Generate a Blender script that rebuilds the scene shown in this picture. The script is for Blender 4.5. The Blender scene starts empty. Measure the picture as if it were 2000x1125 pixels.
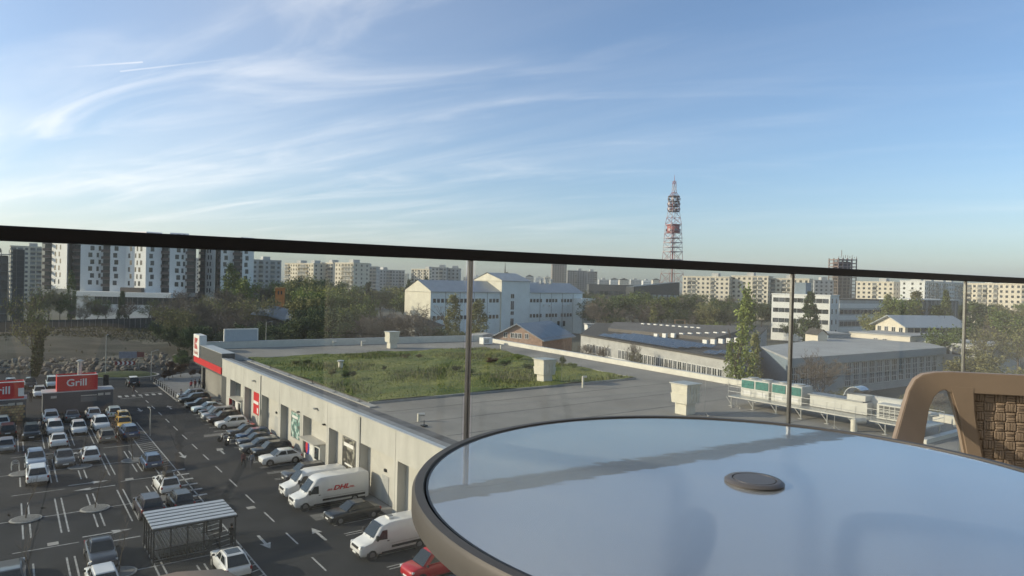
import bpy, bmesh, math, random
import numpy as np
from mathutils import Vector, Matrix

R = random.Random(7)
rad = math.radians
sc = bpy.context.scene
COL = sc.collection

# ------------------------------------------------------------------ camera
F, ROLL, H, HZ = 1333.0, 0.024, 20.5, 552.0           # focal length and horizon in photo pixels, eye height in metres
PITCH = math.atan((562.5 - HZ) / F)
cam_d = bpy.data.cameras.new('camera')
cam_d.sensor_width = 36.0
cam_d.lens = 36.0 * F / 2000.0
cam_d.clip_start = 0.02
cam_d.clip_end = 20000
cam = bpy.data.objects.new('camera', cam_d)
COL.objects.link(cam)
_c, _s = math.cos(ROLL), math.sin(ROLL)
_m = Matrix(((_c, -_s, 0), (0, 0, -1), (_s, _c, 0)))
cam.matrix_world = Matrix.Translation((0, 0, H)) @ (Matrix.Rotation(-PITCH, 3, 'X') @ _m).to_4x4()
sc.camera = cam

# ------------------------------------------------------------------ sun, sky, exposure
SUN_AZ, SUN_EL = rad(-94), rad(20)                    # azimuth from +Y, negative is to the left
sun_dir = Vector((math.sin(SUN_AZ) * math.cos(SUN_EL), math.cos(SUN_AZ) * math.cos(SUN_EL), math.sin(SUN_EL)))
sun_d = bpy.data.lights.new('sun', 'SUN')
sun_d.energy = 2.5
sun_d.angle = rad(0.6)
sun_d.color = (1.0, 0.83, 0.62)
sun = bpy.data.objects.new('sun', sun_d)
COL.objects.link(sun)
sun.rotation_euler = sun_dir.to_track_quat('Z', 'Y').to_euler()
sun.location = (-300, 100, 200)

world = bpy.data.worlds.new('World')
sc.world = world
world.use_nodes = True
wt = world.node_tree
wt.nodes.clear()
def wn(t, **k):
    n = wt.nodes.new(t)
    for a, b in k.items():
        setattr(n, a, b)
    return n
def wl(a, b):
    wt.links.new(a, b)
def wmath(op, a, b=None, clamp=False):
    n = wn('ShaderNodeMath', operation=op, use_clamp=clamp)
    for i, v in enumerate((a, b)):
        if v is None:
            continue
        if isinstance(v, (int, float)):
            n.inputs[i].default_value = v
        else:
            wl(v, n.inputs[i])
    return n.outputs[0]
sky = wn('ShaderNodeTexSky', sky_type='NISHITA')
sky.sun_disc = False
sky.sun_elevation = SUN_EL
sky.sun_rotation = SUN_AZ
sky.altitude = 80
sky.air_density = 1.0
sky.dust_density = 1.1
sky.ozone_density = 3.4
geo = wn('ShaderNodeTexCoord')
sep = wn('ShaderNodeSeparateXYZ')
wl(geo.outputs['Generated'], sep.inputs[0])
den = wmath('ADD', wmath('MAXIMUM', sep.outputs[2], 0.0), 0.10)
cx = wmath('DIVIDE', sep.outputs[0], den)
cy = wmath('DIVIDE', sep.outputs[1], den)
comb = wn('ShaderNodeCombineXYZ')
wl(cx, comb.inputs[0]); wl(cy, comb.inputs[1])
def cloud_layer(rot, scale, seed, nscale, detail, dist, lo, hi, rough=0.6):
    mp = wn('ShaderNodeMapping')
    m0 = wn('ShaderNodeMapping'); m0.inputs['Rotation'].default_value = (0, 0, rad(rot))
    mp.inputs['Scale'].default_value = scale
    mp.inputs['Location'].default_value = (seed, seed * 0.37, 0)
    wl(comb.outputs[0], m0.inputs[0]); wl(m0.outputs[0], mp.inputs[0])
    nz = wn('ShaderNodeTexNoise')
    nz.inputs['Scale'].default_value = nscale
    nz.inputs['Detail'].default_value = detail
    nz.inputs['Roughness'].default_value = rough
    nz.inputs['Distortion'].default_value = dist
    wl(mp.outputs[0], nz.inputs['Vector'])
    mr = wn('ShaderNodeMapRange', interpolation_type='SMOOTHSTEP')
    mr.inputs[1].default_value = lo; mr.inputs[2].default_value = hi
    wl(nz.outputs[0], mr.inputs[0])
    return mr.outputs[0]
streaks = cloud_layer(34, (0.30, 1.7, 1), 3.1, 0.95, 10, 0.7, 0.42, 0.78, 0.56)
wisps = cloud_layer(22, (0.6, 1.9, 1), 8.7, 0.95, 10, 1.3, 0.46, 0.82, 0.56)
veil = cloud_layer(34, (0.22, 0.6, 1), 1.7, 0.55, 4, 0.5, 0.34, 0.70, 0.45)
cover = wmath('ADD', wmath('MULTIPLY', streaks, wmath('ADD', wmath('MULTIPLY', veil, 0.75), 0.15)),
              wmath('ADD', wmath('MULTIPLY', wisps, 0.42), wmath('MULTIPLY', veil, 0.34)), True)
fade = wn('ShaderNodeMapRange'); fade.inputs[1].default_value = 0.0; fade.inputs[2].default_value = 0.10
wl(sep.outputs[2], fade.inputs[0])
west = wn('ShaderNodeMapRange', interpolation_type='SMOOTHSTEP')       # the cirrus thickens towards the west
west.inputs[1].default_value = -0.55; west.inputs[2].default_value = 0.45; west.inputs[3].default_value = 1.0; west.inputs[4].default_value = 0.22
wl(sep.outputs[0], west.inputs[0])
cover = wmath('MULTIPLY', wmath('MULTIPLY', wmath('MULTIPLY', cover, fade.outputs[0]), west.outputs[0]), 0.9)
def trail(p0, p1, w, amp):                             # a condensation trail: a short thin arc between two sky directions
    d0, d1 = Vector(p0).normalized(), Vector(p1).normalized()
    nrm = d0.cross(d1).normalized(); tan = (d1 - d0).normalized()
    def dot(v):
        n_ = wn('ShaderNodeVectorMath', operation='DOT_PRODUCT'); n_.inputs[1].default_value = v
        wl(geo.outputs['Generated'], n_.inputs[0]); return n_.outputs['Value']
    across = wmath('SUBTRACT', 1.0, wmath('DIVIDE', wmath('ABSOLUTE', dot(nrm)), w), True)
    ar = wn('ShaderNodeMapRange', interpolation_type='SMOOTHSTEP'); ar.inputs[1].default_value = d0.dot(tan); ar.inputs[2].default_value = d1.dot(tan)
    wl(dot(tan), ar.inputs[0])
    end = wmath('LESS_THAN', dot(tan), d1.dot(tan))
    return wmath('MULTIPLY', wmath('MULTIPLY', across, wmath('MULTIPLY', ar.outputs[0], end)), amp)
cover = wmath('ADD', cover, trail((-0.655, 0.96, 0.285), (-0.531, 0.97, 0.300), 0.0014, 0.34), True)
cover = wmath('ADD', cover, trail((-0.374, 0.97, 0.312), (-0.563, 0.97, 0.286), 0.0014, 0.28), True)
ccol = wn('ShaderNodeMix', data_type='RGBA', blend_type='MIX')
wl(cover, ccol.inputs['Factor'])
wl(sky.outputs[0], ccol.inputs['A'])
ccol.inputs['B'].default_value = (7.4, 7.2, 6.9, 1)
bg = wn('ShaderNodeBackground')
bg.inputs['Strength'].default_value = 0.088
wl(ccol.outputs['Result'], bg.inputs['Color'])
wo = wn('ShaderNodeOutputWorld')
wl(bg.outputs[0], wo.inputs['Surface'])

sc.view_settings.view_transform = 'Standard'
sc.view_settings.look = 'None'
sc.view_settings.exposure = 1.06
sc.view_settings.gamma = 1.0
sc.render.engine = 'CYCLES'
sc.cycles.use_denoising = True
sc.cycles.max_bounces = 8
sc.cycles.transparent_max_bounces = 24
sc.cycles.caustics_reflective = False
sc.cycles.caustics_refractive = False

# ------------------------------------------------------------------ placing things on the ground
def ray(px, py):
    x = (px - 1000) / F; y = -(py - 562.5) / F
    x2 = x * _c - y * _s; y2 = x * _s + y * _c
    cp, sp = math.cos(PITCH), math.sin(PITCH)
    return x2, cp + y2 * sp, y2 * cp - sp
def at(px, py, z=0.0):
    r = ray(px, py); t = (z - H) / r[2]
    return r[0] * t, r[1] * t
def xat(px, Y):
    r = ray(px, 528 + 0.024 * px)
    return r[0] / r[1] * Y
def zat(px, py, Y):
    r = ray(px, py)
    return H + r[2] / r[1] * Y
TH = math.atan(984 / 1333.0)                           # the street grid is turned by this angle
U = Vector((-math.sin(TH), math.cos(TH)))              # along the road, away from the balcony
W = Vector((math.cos(TH), math.sin(TH)))               # across the road, towards the shop
def G(a, b, z=0.0):
    return Vector((a * U.x + b * W.x, a * U.y + b * W.y, z))
def gab(px, py, z=0.0):
    x, y = at(px, py, z)
    return x * U.x + y * U.y, x * W.x + y * W.y

# ------------------------------------------------------------------ mesh helpers
class MB:
    def __init__(s):
        s.v, s.f, s.m = [], [], []
    def add(s, vs, fs, mi=0):
        o = len(s.v)
        s.v += [tuple(p) for p in vs]
        s.f += [tuple(i + o for i in f) for f in fs]
        s.m += [mi] * len(fs)
        return s
    def box(s, x0, x1, y0, y1, z0, z1, mi=0):
        return s.add([(x0, y0, z0), (x1, y0, z0), (x1, y1, z0), (x0, y1, z0), (x0, y0, z1), (x1, y0, z1), (x1, y1, z1), (x0, y1, z1)],
                     [(3, 2, 1, 0), (4, 5, 6, 7), (0, 1, 5, 4), (1, 2, 6, 5), (2, 3, 7, 6), (3, 0, 4, 7)], mi)
    def quad(s, a, b, c, d, mi=0):
        return s.add([a, b, c, d], [(0, 1, 2, 3)], mi)
    def prism(s, pts, z0, z1, mi=0):                   # pts counter-clockwise seen from above
        n = len(pts)
        vs = [(p[0], p[1], z0) for p in pts] + [(p[0], p[1], z1) for p in pts]
        fs = [tuple(range(n - 1, -1, -1)), tuple(range(n, 2 * n))] + [(i, (i + 1) % n, n + (i + 1) % n, n + i) for i in range(n)]
        return s.add(vs, fs, mi)
    def sheet(s, pts, z, mi=0):
        return s.add([(p[0], p[1], z) for p in pts], [tuple(range(len(pts)))], mi)
    def side(s, pts, y0, y1, mi=0):                    # outline in x-z, extruded along y
        n = len(pts)
        vs = [(p[0], y0, p[1]) for p in pts] + [(p[0], y1, p[1]) for p in pts]
        fs = [tuple(range(n)), tuple(range(2 * n - 1, n - 1, -1))] + [((i + 1) % n, i, n + i, n + (i + 1) % n) for i in range(n)]
        return s.add(vs, fs, mi)
    def tube(s, p0, p1, r0, r1=None, n=8, mi=0, caps=True):
        r1 = r0 if r1 is None else r1
        p0, p1 = Vector(p0), Vector(p1)
        d = (p1 - p0).normalized()
        a = d.orthogonal().normalized(); b = d.cross(a)
        vs = []
        for p, r in ((p0, r0), (p1, r1)):
            for i in range(n):
                t = 2 * math.pi * i / n
                vs.append(p + a * (r * math.cos(t)) + b * (r * math.sin(t)))
        fs = [(i, (i + 1) % n, n + (i + 1) % n, n + i) for i in range(n)]
        if caps:
            fs += [tuple(range(n - 1, -1, -1)), tuple(range(n, 2 * n))]
        return s.add(vs, fs, mi)
    def loft(s, rings, mi=0, caps=True, closed=False):
        n = len(rings[0]); vs = [p for r in rings for p in r]; fs = []
        k = len(rings)
        for j in range(k if closed else k - 1):
            j2 = (j + 1) % k
            fs += [(j * n + i, j * n + (i + 1) % n, j2 * n + (i + 1) % n, j2 * n + i) for i in range(n)]
        if caps and not closed:
            fs += [tuple(range(n - 1, -1, -1)), tuple(range((k - 1) * n, k * n))]
        return s.add(vs, fs, mi)
    def lathe(s, prof, n=24, mi=0, c=(0, 0)):          # prof: (radius, z)
        rings = [[(c[0] + r * math.cos(2 * math.pi * i / n), c[1] + r * math.sin(2 * math.pi * i / n), z) for i in range(n)] for r, z in prof]
        return s.loft(rings, mi)
    def bar(s, p0, p1, w, h, mi=0):                    # square bar between two points
        p0, p1 = Vector(p0), Vector(p1)
        d = (p1 - p0).normalized()
        a = d.cross(Vector((0, 0, 1)))
        a = Vector((1, 0, 0)) if a.length < 1e-4 else a.normalized()
        b = d.cross(a)
        vs = []
        for p in (p0, p1):
            for sx, sy in ((-1, -1), (1, -1), (1, 1), (-1, 1)):
                vs.append(p + a * (sx * w / 2) + b * (sy * h / 2))
        return s.add(vs, [(0, 1, 2, 3), (7, 6, 5, 4), (0, 4, 5, 1), (1, 5, 6, 2), (2, 6, 7, 3), (3, 7, 4, 0)], mi)
    def mesh(s, name, mats, smooth=False, bevel=0, off=(0, 0, 0), seg=1):
        me = bpy.data.meshes.new(name)
        v = [(p[0] - off[0], p[1] - off[1], p[2] - off[2]) for p in s.v] if any(off) else s.v
        me.from_pydata(v, [], s.f)
        if not isinstance(mats, (list, tuple)):
            mats = [mats]
        for m in mats:
            me.materials.append(m)
        if len(mats) > 1:
            me.polygons.foreach_set('material_index', s.m)
        bm = bmesh.new(); bm.from_mesh(me)
        bmesh.ops.recalc_face_normals(bm, faces=bm.faces)
        if bevel:
            es = [e for e in bm.edges if len(e.link_faces) == 2 and e.calc_face_angle(0) > 0.5]
            bmesh.ops.bevel(bm, geom=es, offset=bevel, segments=seg, affect='EDGES', clamp_overlap=True)
        bm.to_mesh(me); bm.free()
        if smooth:
            me.polygons.foreach_set('use_smooth', [True] * len(me.polygons))
            if smooth != 'all':
                me.set_sharp_from_angle(angle=rad(40))
        return me
    def build(s, name, mats, parent=None, loc=None, rz=0, smooth=False, bevel=0, off=(0, 0, 0), seg=1):
        return put(name, s.mesh(name, mats, smooth, bevel, off, seg), parent, loc, rz)

def put(name, me, parent=None, loc=None, rz=0):
    o = bpy.data.objects.new(name, me)
    COL.objects.link(o)
    if parent is not None:
        o.parent = parent
    if loc is not None:
        o.location = loc
    if rz:
        o.rotation_euler = (0, 0, rz)
    return o
def tag(o, label=None, cat=None, group=None, kind=None):
    if label: o['label'] = label
    if cat: o['category'] = cat
    if group: o['group'] = group
    if kind: o['kind'] = kind
    return o
def empty(name, loc, rz=0, label=None, cat=None, group=None):
    o = bpy.data.objects.new(name, None)
    o.empty_display_size = 0.3
    COL.objects.link(o)
    o.location = loc
    o.rotation_euler = (0, 0, rz)
    return tag(o, label, cat, group)
def copy_tree(o, parent=None):
    c = o.copy(); COL.objects.link(c); c.parent = parent
    for ch in list(o.children):
        copy_tree(ch, c)
    return c
def struct(o):
    o['kind'] = 'structure'
    return o

# ------------------------------------------------------------------ materials
MATS = {}
def mat(name, col, rough=0.7, metal=0.0, var=0.12, scale=1.5, bump=0.0, bscale=None, spec=0.4, col2=None, coat=0.0, detail=6, obj_rand=0.0, stretch=None, lo=0.35, hi=0.65):
    if name in MATS:
        return MATS[name]
    m = bpy.data.materials.new(name); m.use_nodes = True
    t = m.node_tree; p = t.nodes['Principled BSDF']
    p.inputs['Roughness'].default_value = rough
    p.inputs['Metallic'].default_value = metal
    p.inputs['Specular IOR Level'].default_value = spec
    p.inputs['Coat Weight'].default_value = coat
    p.inputs['Coat Roughness'].default_value = 0.05
    c1 = tuple(col) + (1,)
    if var or col2:
        tc = t.nodes.new('ShaderNodeTexCoord')
        vec = tc.outputs['Object']
        if stretch:
            mp = t.nodes.new('ShaderNodeMapping'); mp.inputs['Scale'].default_value = stretch
            t.links.new(vec, mp.inputs[0]); vec = mp.outputs[0]
        nz = t.nodes.new('ShaderNodeTexNoise')
        nz.inputs['Scale'].default_value = scale; nz.inputs['Detail'].default_value = detail
        nz.inputs['Roughness'].default_value = 0.62
        t.links.new(vec, nz.inputs['Vector'])
        ramp = t.nodes.new('ShaderNodeValToRGB')
        ramp.color_ramp.elements[0].position = lo; ramp.color_ramp.elements[1].position = hi
        if col2:
            ramp.color_ramp.elements[0].color = c1; ramp.color_ramp.elements[1].color = tuple(col2) + (1,)
        else:
            ramp.color_ramp.elements[0].color = tuple(max(0, c * (1 - var)) for c in col) + (1,)
            ramp.color_ramp.elements[1].color = tuple(min(1, c * (1 + var)) for c in col) + (1,)
        t.links.new(nz.outputs[0], ramp.inputs[0])
        out = ramp.outputs[0]
        if obj_rand:
            oi = t.nodes.new('ShaderNodeObjectInfo')
            hs = t.nodes.new('ShaderNodeHueSaturation')
            ma = t.nodes.new('ShaderNodeMapRange'); ma.inputs[3].default_value = 1 - obj_rand; ma.inputs[4].default_value = 1 + obj_rand
            t.links.new(oi.outputs['Random'], ma.inputs[0]); t.links.new(ma.outputs[0], hs.inputs['Value'])
            mb_ = t.nodes.new('ShaderNodeMapRange'); mb_.inputs[3].default_value = 0.5 - obj_rand * 0.06; mb_.inputs[4].default_value = 0.5 + obj_rand * 0.06
            t.links.new(oi.outputs['Random'], mb_.inputs[0]); t.links.new(mb_.outputs[0], hs.inputs['Hue'])
            t.links.new(out, hs.inputs['Color']); out = hs.outputs[0]
        t.links.new(out, p.inputs['Base Color'])
        if bump:
            n2 = t.nodes.new('ShaderNodeTexNoise'); n2.inputs['Scale'].default_value = bscale or scale * 6; n2.inputs['Detail'].default_value = 5
            t.links.new(tc.outputs['Object'], n2.inputs['Vector'])
            b = t.nodes.new('ShaderNodeBump'); b.inputs['Strength'].default_value = bump; b.inputs['Distance'].default_value = 0.05
            t.links.new(n2.outputs[0], b.inputs['Height']); t.links.new(b.outputs[0], p.inputs['Normal'])
    else:
        p.inputs['Base Color'].default_value = c1
    MATS[name] = m
    return m
def emit(name, col, strength):
    m = mat(name, col, 0.5, var=0)
    p = m.node_tree.nodes['Principled BSDF']
    p.inputs['Emission Color'].default_value = tuple(col) + (1,)
    p.inputs['Emission Strength'].default_value = strength
    return m

M_white = mat('white_paint', (0.72, 0.71, 0.69), 0.6, var=0.06)
M_black = mat('black_plastic', (0.018, 0.018, 0.02), 0.45, var=0)
M_glass_dark = mat('dark_glass', (0.02, 0.025, 0.03), 0.05, var=0, spec=0.6)
M_steel = mat('brushed_steel', (0.55, 0.55, 0.54), 0.28, metal=1.0, var=0.08, scale=8)
M_grey_metal = mat('grey_metal', (0.30, 0.31, 0.32), 0.45, metal=0.6, var=0.1)
M_galv = mat('galvanised', (0.50, 0.50, 0.48), 0.4, metal=0.5, var=0.12, scale=3)
M_window = mat('window_glass', (0.05, 0.06, 0.07), 0.08, var=0.75, scale=0.35, spec=0.6, obj_rand=0.55)
M_concrete = mat('concrete', (0.36, 0.35, 0.33), 0.85, var=0.15, scale=0.8, bump=0.2)
M_trunk = mat('bark', (0.085, 0.068, 0.052), 0.9, var=0.3, scale=3)
M_twig = mat('twigs', (0.15, 0.125, 0.105), 0.9, var=0.25, scale=1, obj_rand=0.18)
M_line = mat('road_paint', (0.36, 0.36, 0.355), 0.7, var=0.38, scale=2.2, detail=8)
M_red = mat('red_panel', (0.55, 0.02, 0.025), 0.45, var=0.06)
M_plate = mat('plate_white', (0.75, 0.75, 0.74), 0.5, var=0)
m_galv = M_galv
# ================================================================== THE SETTING
# ground sheet out to the horizon
m_ground = mat('city_ground', (0.075, 0.08, 0.055), 0.95, var=0, col2=(0.13, 0.12, 0.10), scale=0.02, detail=10)
struct(MB().sheet([(-3200, -600), (3200, -600), (3200, 4600), (-3200, 4600)], -0.02).build('ground', m_ground))

# asphalt car park, with road; grid frame: local x = across (b), local y = along (a)
m_asph = mat('asphalt', (0.023, 0.024, 0.027), 0.85, var=0, col2=(0.050, 0.051, 0.055), scale=0.22, bump=0.08, bscale=14, detail=12, lo=0.3, hi=0.72, spec=0.12)
lot = MB().sheet([(-60, -10), (27.6, -10), (27.6, 152), (60, 168), (60, 176), (20, 171), (-60, 166)], 0.0)
car_park = struct(lot.build('car_park', m_asph, rz=TH))
m_seam = mat('asphalt_patch', (0.02, 0.021, 0.023), 0.85, var=0.2, scale=1.0)
m_patch2 = mat('concrete_patch', (0.15, 0.148, 0.142), 0.9, var=0.18, scale=1.2)

def flat(name, pts, m=M_line, z=0.006, parent=car_park):
    return MB().sheet(pts, z).build(name, m, parent)
def strip(name, b0, a0, b1, a1, w, m=M_line, z=0.006):
    d = Vector((b1 - b0, a1 - a0)); n = Vector((-d.y, d.x)).normalized() * (w / 2)
    return flat(name, [(b0 - n.x, a0 - n.y), (b0 + n.x, a0 + n.y), (b1 + n.x, a1 + n.y), (b1 - n.x, a1 - n.y)][::-1], m, z)
def ccw(p):
    s = sum(p[i][0] * p[(i + 1) % len(p)][1] - p[(i + 1) % len(p)][0] * p[i][1] for i in range(len(p)))
    return p if s > 0 else p[::-1]
# centre dashes of the road
for k in range(22):
    a = 24.0 + 5.8 * k
    strip('road_dash', 18.22, a - 1.4, 18.22, a + 1.4, 0.14)
def arrow(b, a, d, L=3.2, w=0.85):                      # straight arrow painted on the road, d = +1 away from the balcony
    pts = [(b - 0.11, a - d * L / 2), (b + 0.11, a - d * L / 2), (b + 0.11, a + d * (L / 2 - 1.2)), (b + w / 2, a + d * (L / 2 - 1.35)), (b, a + d * L / 2),
           (b - w / 2, a + d * (L / 2 - 1.35)), (b - 0.11, a + d * (L / 2 - 1.2))]
    flat('direction_arrow', ccw(pts))
for (px, py) in ((533, 1055), (365, 888), (280, 800)):
    a, b = gab(px, py); arrow(16.2, a, -1)
for (px, py) in ((612, 1045), (424, 882), (326, 796)):
    a, b = gab(px, py); arrow(20.3, a, 1)
# aisle arrows run across the lot
def aisle_arrow(b, a, d, L=3.4):
    pts = [(b - d * L / 2, a - 0.10), (b + d * (L / 2 - 1.3), a - 0.10), (b + d * (L / 2 - 1.45), a - 0.45), (b + d * L / 2, a), (b + d * (L / 2 - 1.45), a + 0.45), (b + d * (L / 2 - 1.3), a + 0.10), (b - d * L / 2, a + 0.10)]
    flat('aisle_arrow', ccw(pts))
ROWS = [53.0, 68.7, 84.4, 100.1]
for r in ROWS[:3]:
    am = r + 7.85
    strip('aisle_line', 0.5, am, 4.6, am, 0.12); strip('aisle_line', -6, am, -2.2, am, 0.12)
    strip('aisle_line', 9.2, am, 12.4, am, 0.12)
    aisle_arrow(6.6, am + 1.0, 1); aisle_arrow(6.9, am - 1.1, -1)
# stall lines: pairs of parallel lines, run through the row centre
BND = [-3.5, -1.0, 1.45, 3.9, 6.35, 8.8, 11.25]
m_cob = mat('cobble_island', (0.17, 0.17, 0.165), 0.9, var=0.45, scale=9, bump=0.6, bscale=9)
m_kerb = mat('kerb_stone', (0.34, 0.33, 0.31), 0.85, var=0.12, scale=2)
islands = []
for r in ROWS:
    strip('row_line', -8, r, 12.6, r, 0.12)
    for i, b in enumerate(BND):
        isl = (i % 2 == 0) and r < 100
        for s in (-0.24, 0.24):
            if isl:
                strip('stall_line', b + s, r - 5, b + s, r - 1.35, 0.12); strip('stall_line', b + s, r + 1.35, b + s, r + 5, 0.12)
            else:
                strip('stall_line', b + s, r - 5, b + s, r + 5, 0.12, z=0.010)
        if isl and not (r < 60 and b > 8):
            pts = []
            for k in range(16):
                t = 2 * math.pi * k / 16
                pts.append((b + 1.15 * math.copysign(abs(math.cos(t)) ** 1.25, math.cos(t)), r + 1.1 * math.copysign(abs(math.sin(t)) ** 1.0, math.sin(t))))
            isl_o = MB().prism(pts, 0.001, 0.10).build('planter_island', m_kerb, car_park, bevel=0.03)
            MB().prism([(b + (p[0] - b) * 0.86, r + (p[1] - r) * 0.86) for p in pts], 0.1, 0.125).build('cobble_fill', m_cob, isl_o)
            islands.append((r, b))
# hatched strip between lot and road
strip('lot_edge_line', 14.5, 20, 14.5, 106, 0.12); strip('lot_edge_line', 12.75, 62, 12.75, 106, 0.12)
for k in range(66):
    a = 40 + k * 1.0
    if 66 < a < 80:
        if k % 2 == 0: strip('hatch_bar', 13.0, a, 15.3, a + 0.1, 0.42)      # zebra across the strip
    elif a < 104:
        strip('hatch_bar', 12.8, a, 14.45, a + 0.55, 0.12)
# stall lines along the shop wall, drawn in pairs
for k in range(34):
    a = 38.7 + 2.56 * k
    for s in (-0.2, 0.2):
        strip('bay_line', 22.0, a + s, 26.9, a + s, 0.11)
# zebra crossing and stop lines near the roundabout
for k in range(7):
    b = 15.2 + k * 1.0
    strip('zebra_bar', b, 128.6, b, 130.4, 0.5)
strip('stop_line', 15.0, 127.2, 18.1, 127.2, 0.2); strip('stop_line', 18.6, 131.6, 22, 131.6, 0.2)
# worn patches
flat('asphalt_patch', ccw([(21.2, 57.4), (25.0, 57.2), (25.0, 55.6), (21.2, 55.8)]), m_patch2, 0.004)
flat('asphalt_patch', ccw([(20.5, 93.6), (24.5, 93.9), (24.5, 92.4), (20.2, 92.2)]), m_patch2, 0.004)
for (b, a, w, l) in ((17.0, 70, .8, 9), (9, 92.3, 9, .7), (18.9, 104, .8, 12)):
    flat('asphalt_patch', ccw([(b - w / 2, a - l / 2), (b + w / 2, a - l / 2 + 0.2), (b + w / 2 + 0.1, a + l / 2), (b - w / 2 + 0.15, a + l / 2 - 0.3)]), m_seam, 0.003)
for i in range(46):                                    # oil stains in the stalls
    r_ = R.choice(ROWS); b = R.choice((0.2, 2.65, 5.1, 7.6, 10.0, 12.3)) + R.uniform(-.4, .4); a = r_ + R.choice((-1, 1)) * R.uniform(1.6, 4.2)
    if i > 30: b, a = R.uniform(15, 21), R.uniform(45, 125)
    q = R.uniform(.3, .8)
    flat('oil_stain', [(b + q * R.uniform(.7, 1.2) * math.cos(t_), a + q * R.uniform(.6, 1.5) * math.sin(t_)) for t_ in np.linspace(0, 6.28, 11)[:-1]], m_seam, 0.0035)
# drain covers
for (b, a) in ((17.6, 62), (10, 77), (20.4, 85), (3, 61.5)):
    flat('drain_cover', ccw([(b - .35, a - .35), (b + .35, a - .35), (b + .35, a + .35), (b - .35, a + .35)]), m_kerb, 0.008)

# pavement at the shop entrance with kerb, and along the wall
m_pave = mat('paving', (0.20, 0.20, 0.20), 0.85, var=0.15, scale=1.2, bump=0.15)
pave = MB().prism(ccw([(22.2, 120.5), (27.6, 118.0), (46, 118.0), (46, 158), (30, 154), (24.5, 149), (22.2, 143)]), 0.0, 0.13)
struct(pave.build('pavement', m_pave, rz=TH, bevel=0.02))
struct(MB().prism([(26.75, 12), (27.9, 12), (27.9, 119), (26.75, 119)], 0.0, 0.12).build('wall_pavement', m_pave, rz=TH))

# roundabout island with grass
rb = Vector(at(242, 733))
m_grass = mat('grass', (0.028, 0.042, 0.012), 0.95, var=0, col2=(0.075, 0.092, 0.028), scale=0.9, detail=10, bump=0.5, bscale=9)
ring = [(6.5 * math.cos(2 * math.pi * k / 40), 4.6 * math.sin(2 * math.pi * k / 40)) for k in range(40)]
rb_o = struct(MB().prism(ring, 0, 0.12).build('roundabout_island', m_kerb, loc=(rb.x, rb.y, 0), rz=0.2, bevel=0.04))
MB().loft([[(x * .93, y * .93, 0.122) for x, y in ring], [(x * .7, y * .7, 0.5) for x, y in ring], [(x * .3, y * .3, 0.7) for x, y in ring]]).build('grass_mound', m_grass, rb_o, smooth=True)
# far road behind the roundabout
m_road2 = mat('far_asphalt', (0.055, 0.056, 0.058), 0.85, var=0.2, scale=0.15)
struct(MB().sheet([(-260, 120), (-70, 146), (-30, 157), (-26, 163), (-70, 153), (-260, 134)], -0.006).build('road', m_road2))

# vacant lot of bare earth behind the boulders
m_earth = mat('bare_earth', (0.024, 0.026, 0.017), 0.95, var=0, col2=(0.064, 0.058, 0.047), scale=0.22, detail=12, bump=0.6, bscale=1.2, lo=0.36, hi=0.62, stretch=(0.35, 1.0, 1.0))
def terrain(name, x0, x1, y0, y1, nx, ny, fz, m):
    xs = np.linspace(x0, x1, nx); ys = np.linspace(y0, y1, ny)
    vs = [(x, y, fz(x, y)) for y in ys for x in xs]
    fs = [(j * nx + i, j * nx + i + 1, (j + 1) * nx + i + 1, (j + 1) * nx + i) for j in range(ny - 1) for i in range(nx - 1)]
    mb = MB(); mb.add(vs, fs)
    return mb.build(name, m, smooth='all')
def lotz(x, y):
    e = min(1, max(0, (y - (158 + 0.12 * (x + 90))) / 6.0))
    return e * (0.9 + 0.55 * math.sin(x * 0.11 + y * 0.05) + 0.4 * math.sin(y * 0.16 + x * 0.03) + 0.25 * math.sin(x * .37) * math.sin(y * .29)) - 0.05
struct(terrain('vacant_lot', -260, -62, 148, 262, 80, 60, lotz, m_earth))
m_dryg = mat('dry_grass', (0.035, 0.042, 0.016), 0.95, var=0, col2=(0.085, 0.08, 0.04), scale=0.25, detail=10)
# scrub grass on the vacant lot
def blades(n, fpos, h0, h1, w, seed, lean=0.35):
    r = np.random.default_rng(seed)
    P = np.array([fpos(r) for _ in range(n)])
    a = r.uniform(0, 2 * np.pi, n); hh = r.uniform(h0, h1, n); l = r.uniform(-lean, lean, (n, 2)) * hh[:, None]
    dx, dy = np.cos(a) * w / 2, np.sin(a) * w / 2
    v = np.empty((n, 3, 3))
    v[:, 0] = P + np.stack([dx, dy, 0 * dx], 1); v[:, 1] = P - np.stack([dx, dy, 0 * dx], 1)
    v[:, 2] = P + np.stack([l[:, 0], l[:, 1], hh], 1)
    mb = MB(); mb.v = v.reshape(-1, 3).tolist(); mb.f = [(3 * i, 3 * i + 1, 3 * i + 2) for i in range(n)]; mb.m = [0] * n
    return mb
def raw(name, mb, m, parent=None):
    me = bpy.data.meshes.new(name); me.from_pydata(mb.v, [], mb.f); me.materials.append(m)
    return put(name, me, parent)
def fp(r):
    while True:
        x, y = r.uniform(-240, -64), r.uniform(168, 260)
        g = math.sin(x * .05 + 1) * math.sin(y * .09) + (y - 205) / 40 + r.normal(0, .35)
        if g > 0.0:
            return x, y, lotz(x, y)
tag(raw('scrub_grass', blades(16000, fp, 0.2, 0.7, 0.5, 3), m_dryg), 'dry scrub grass on the bare earth lot', 'grass', kind='stuff')

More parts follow.
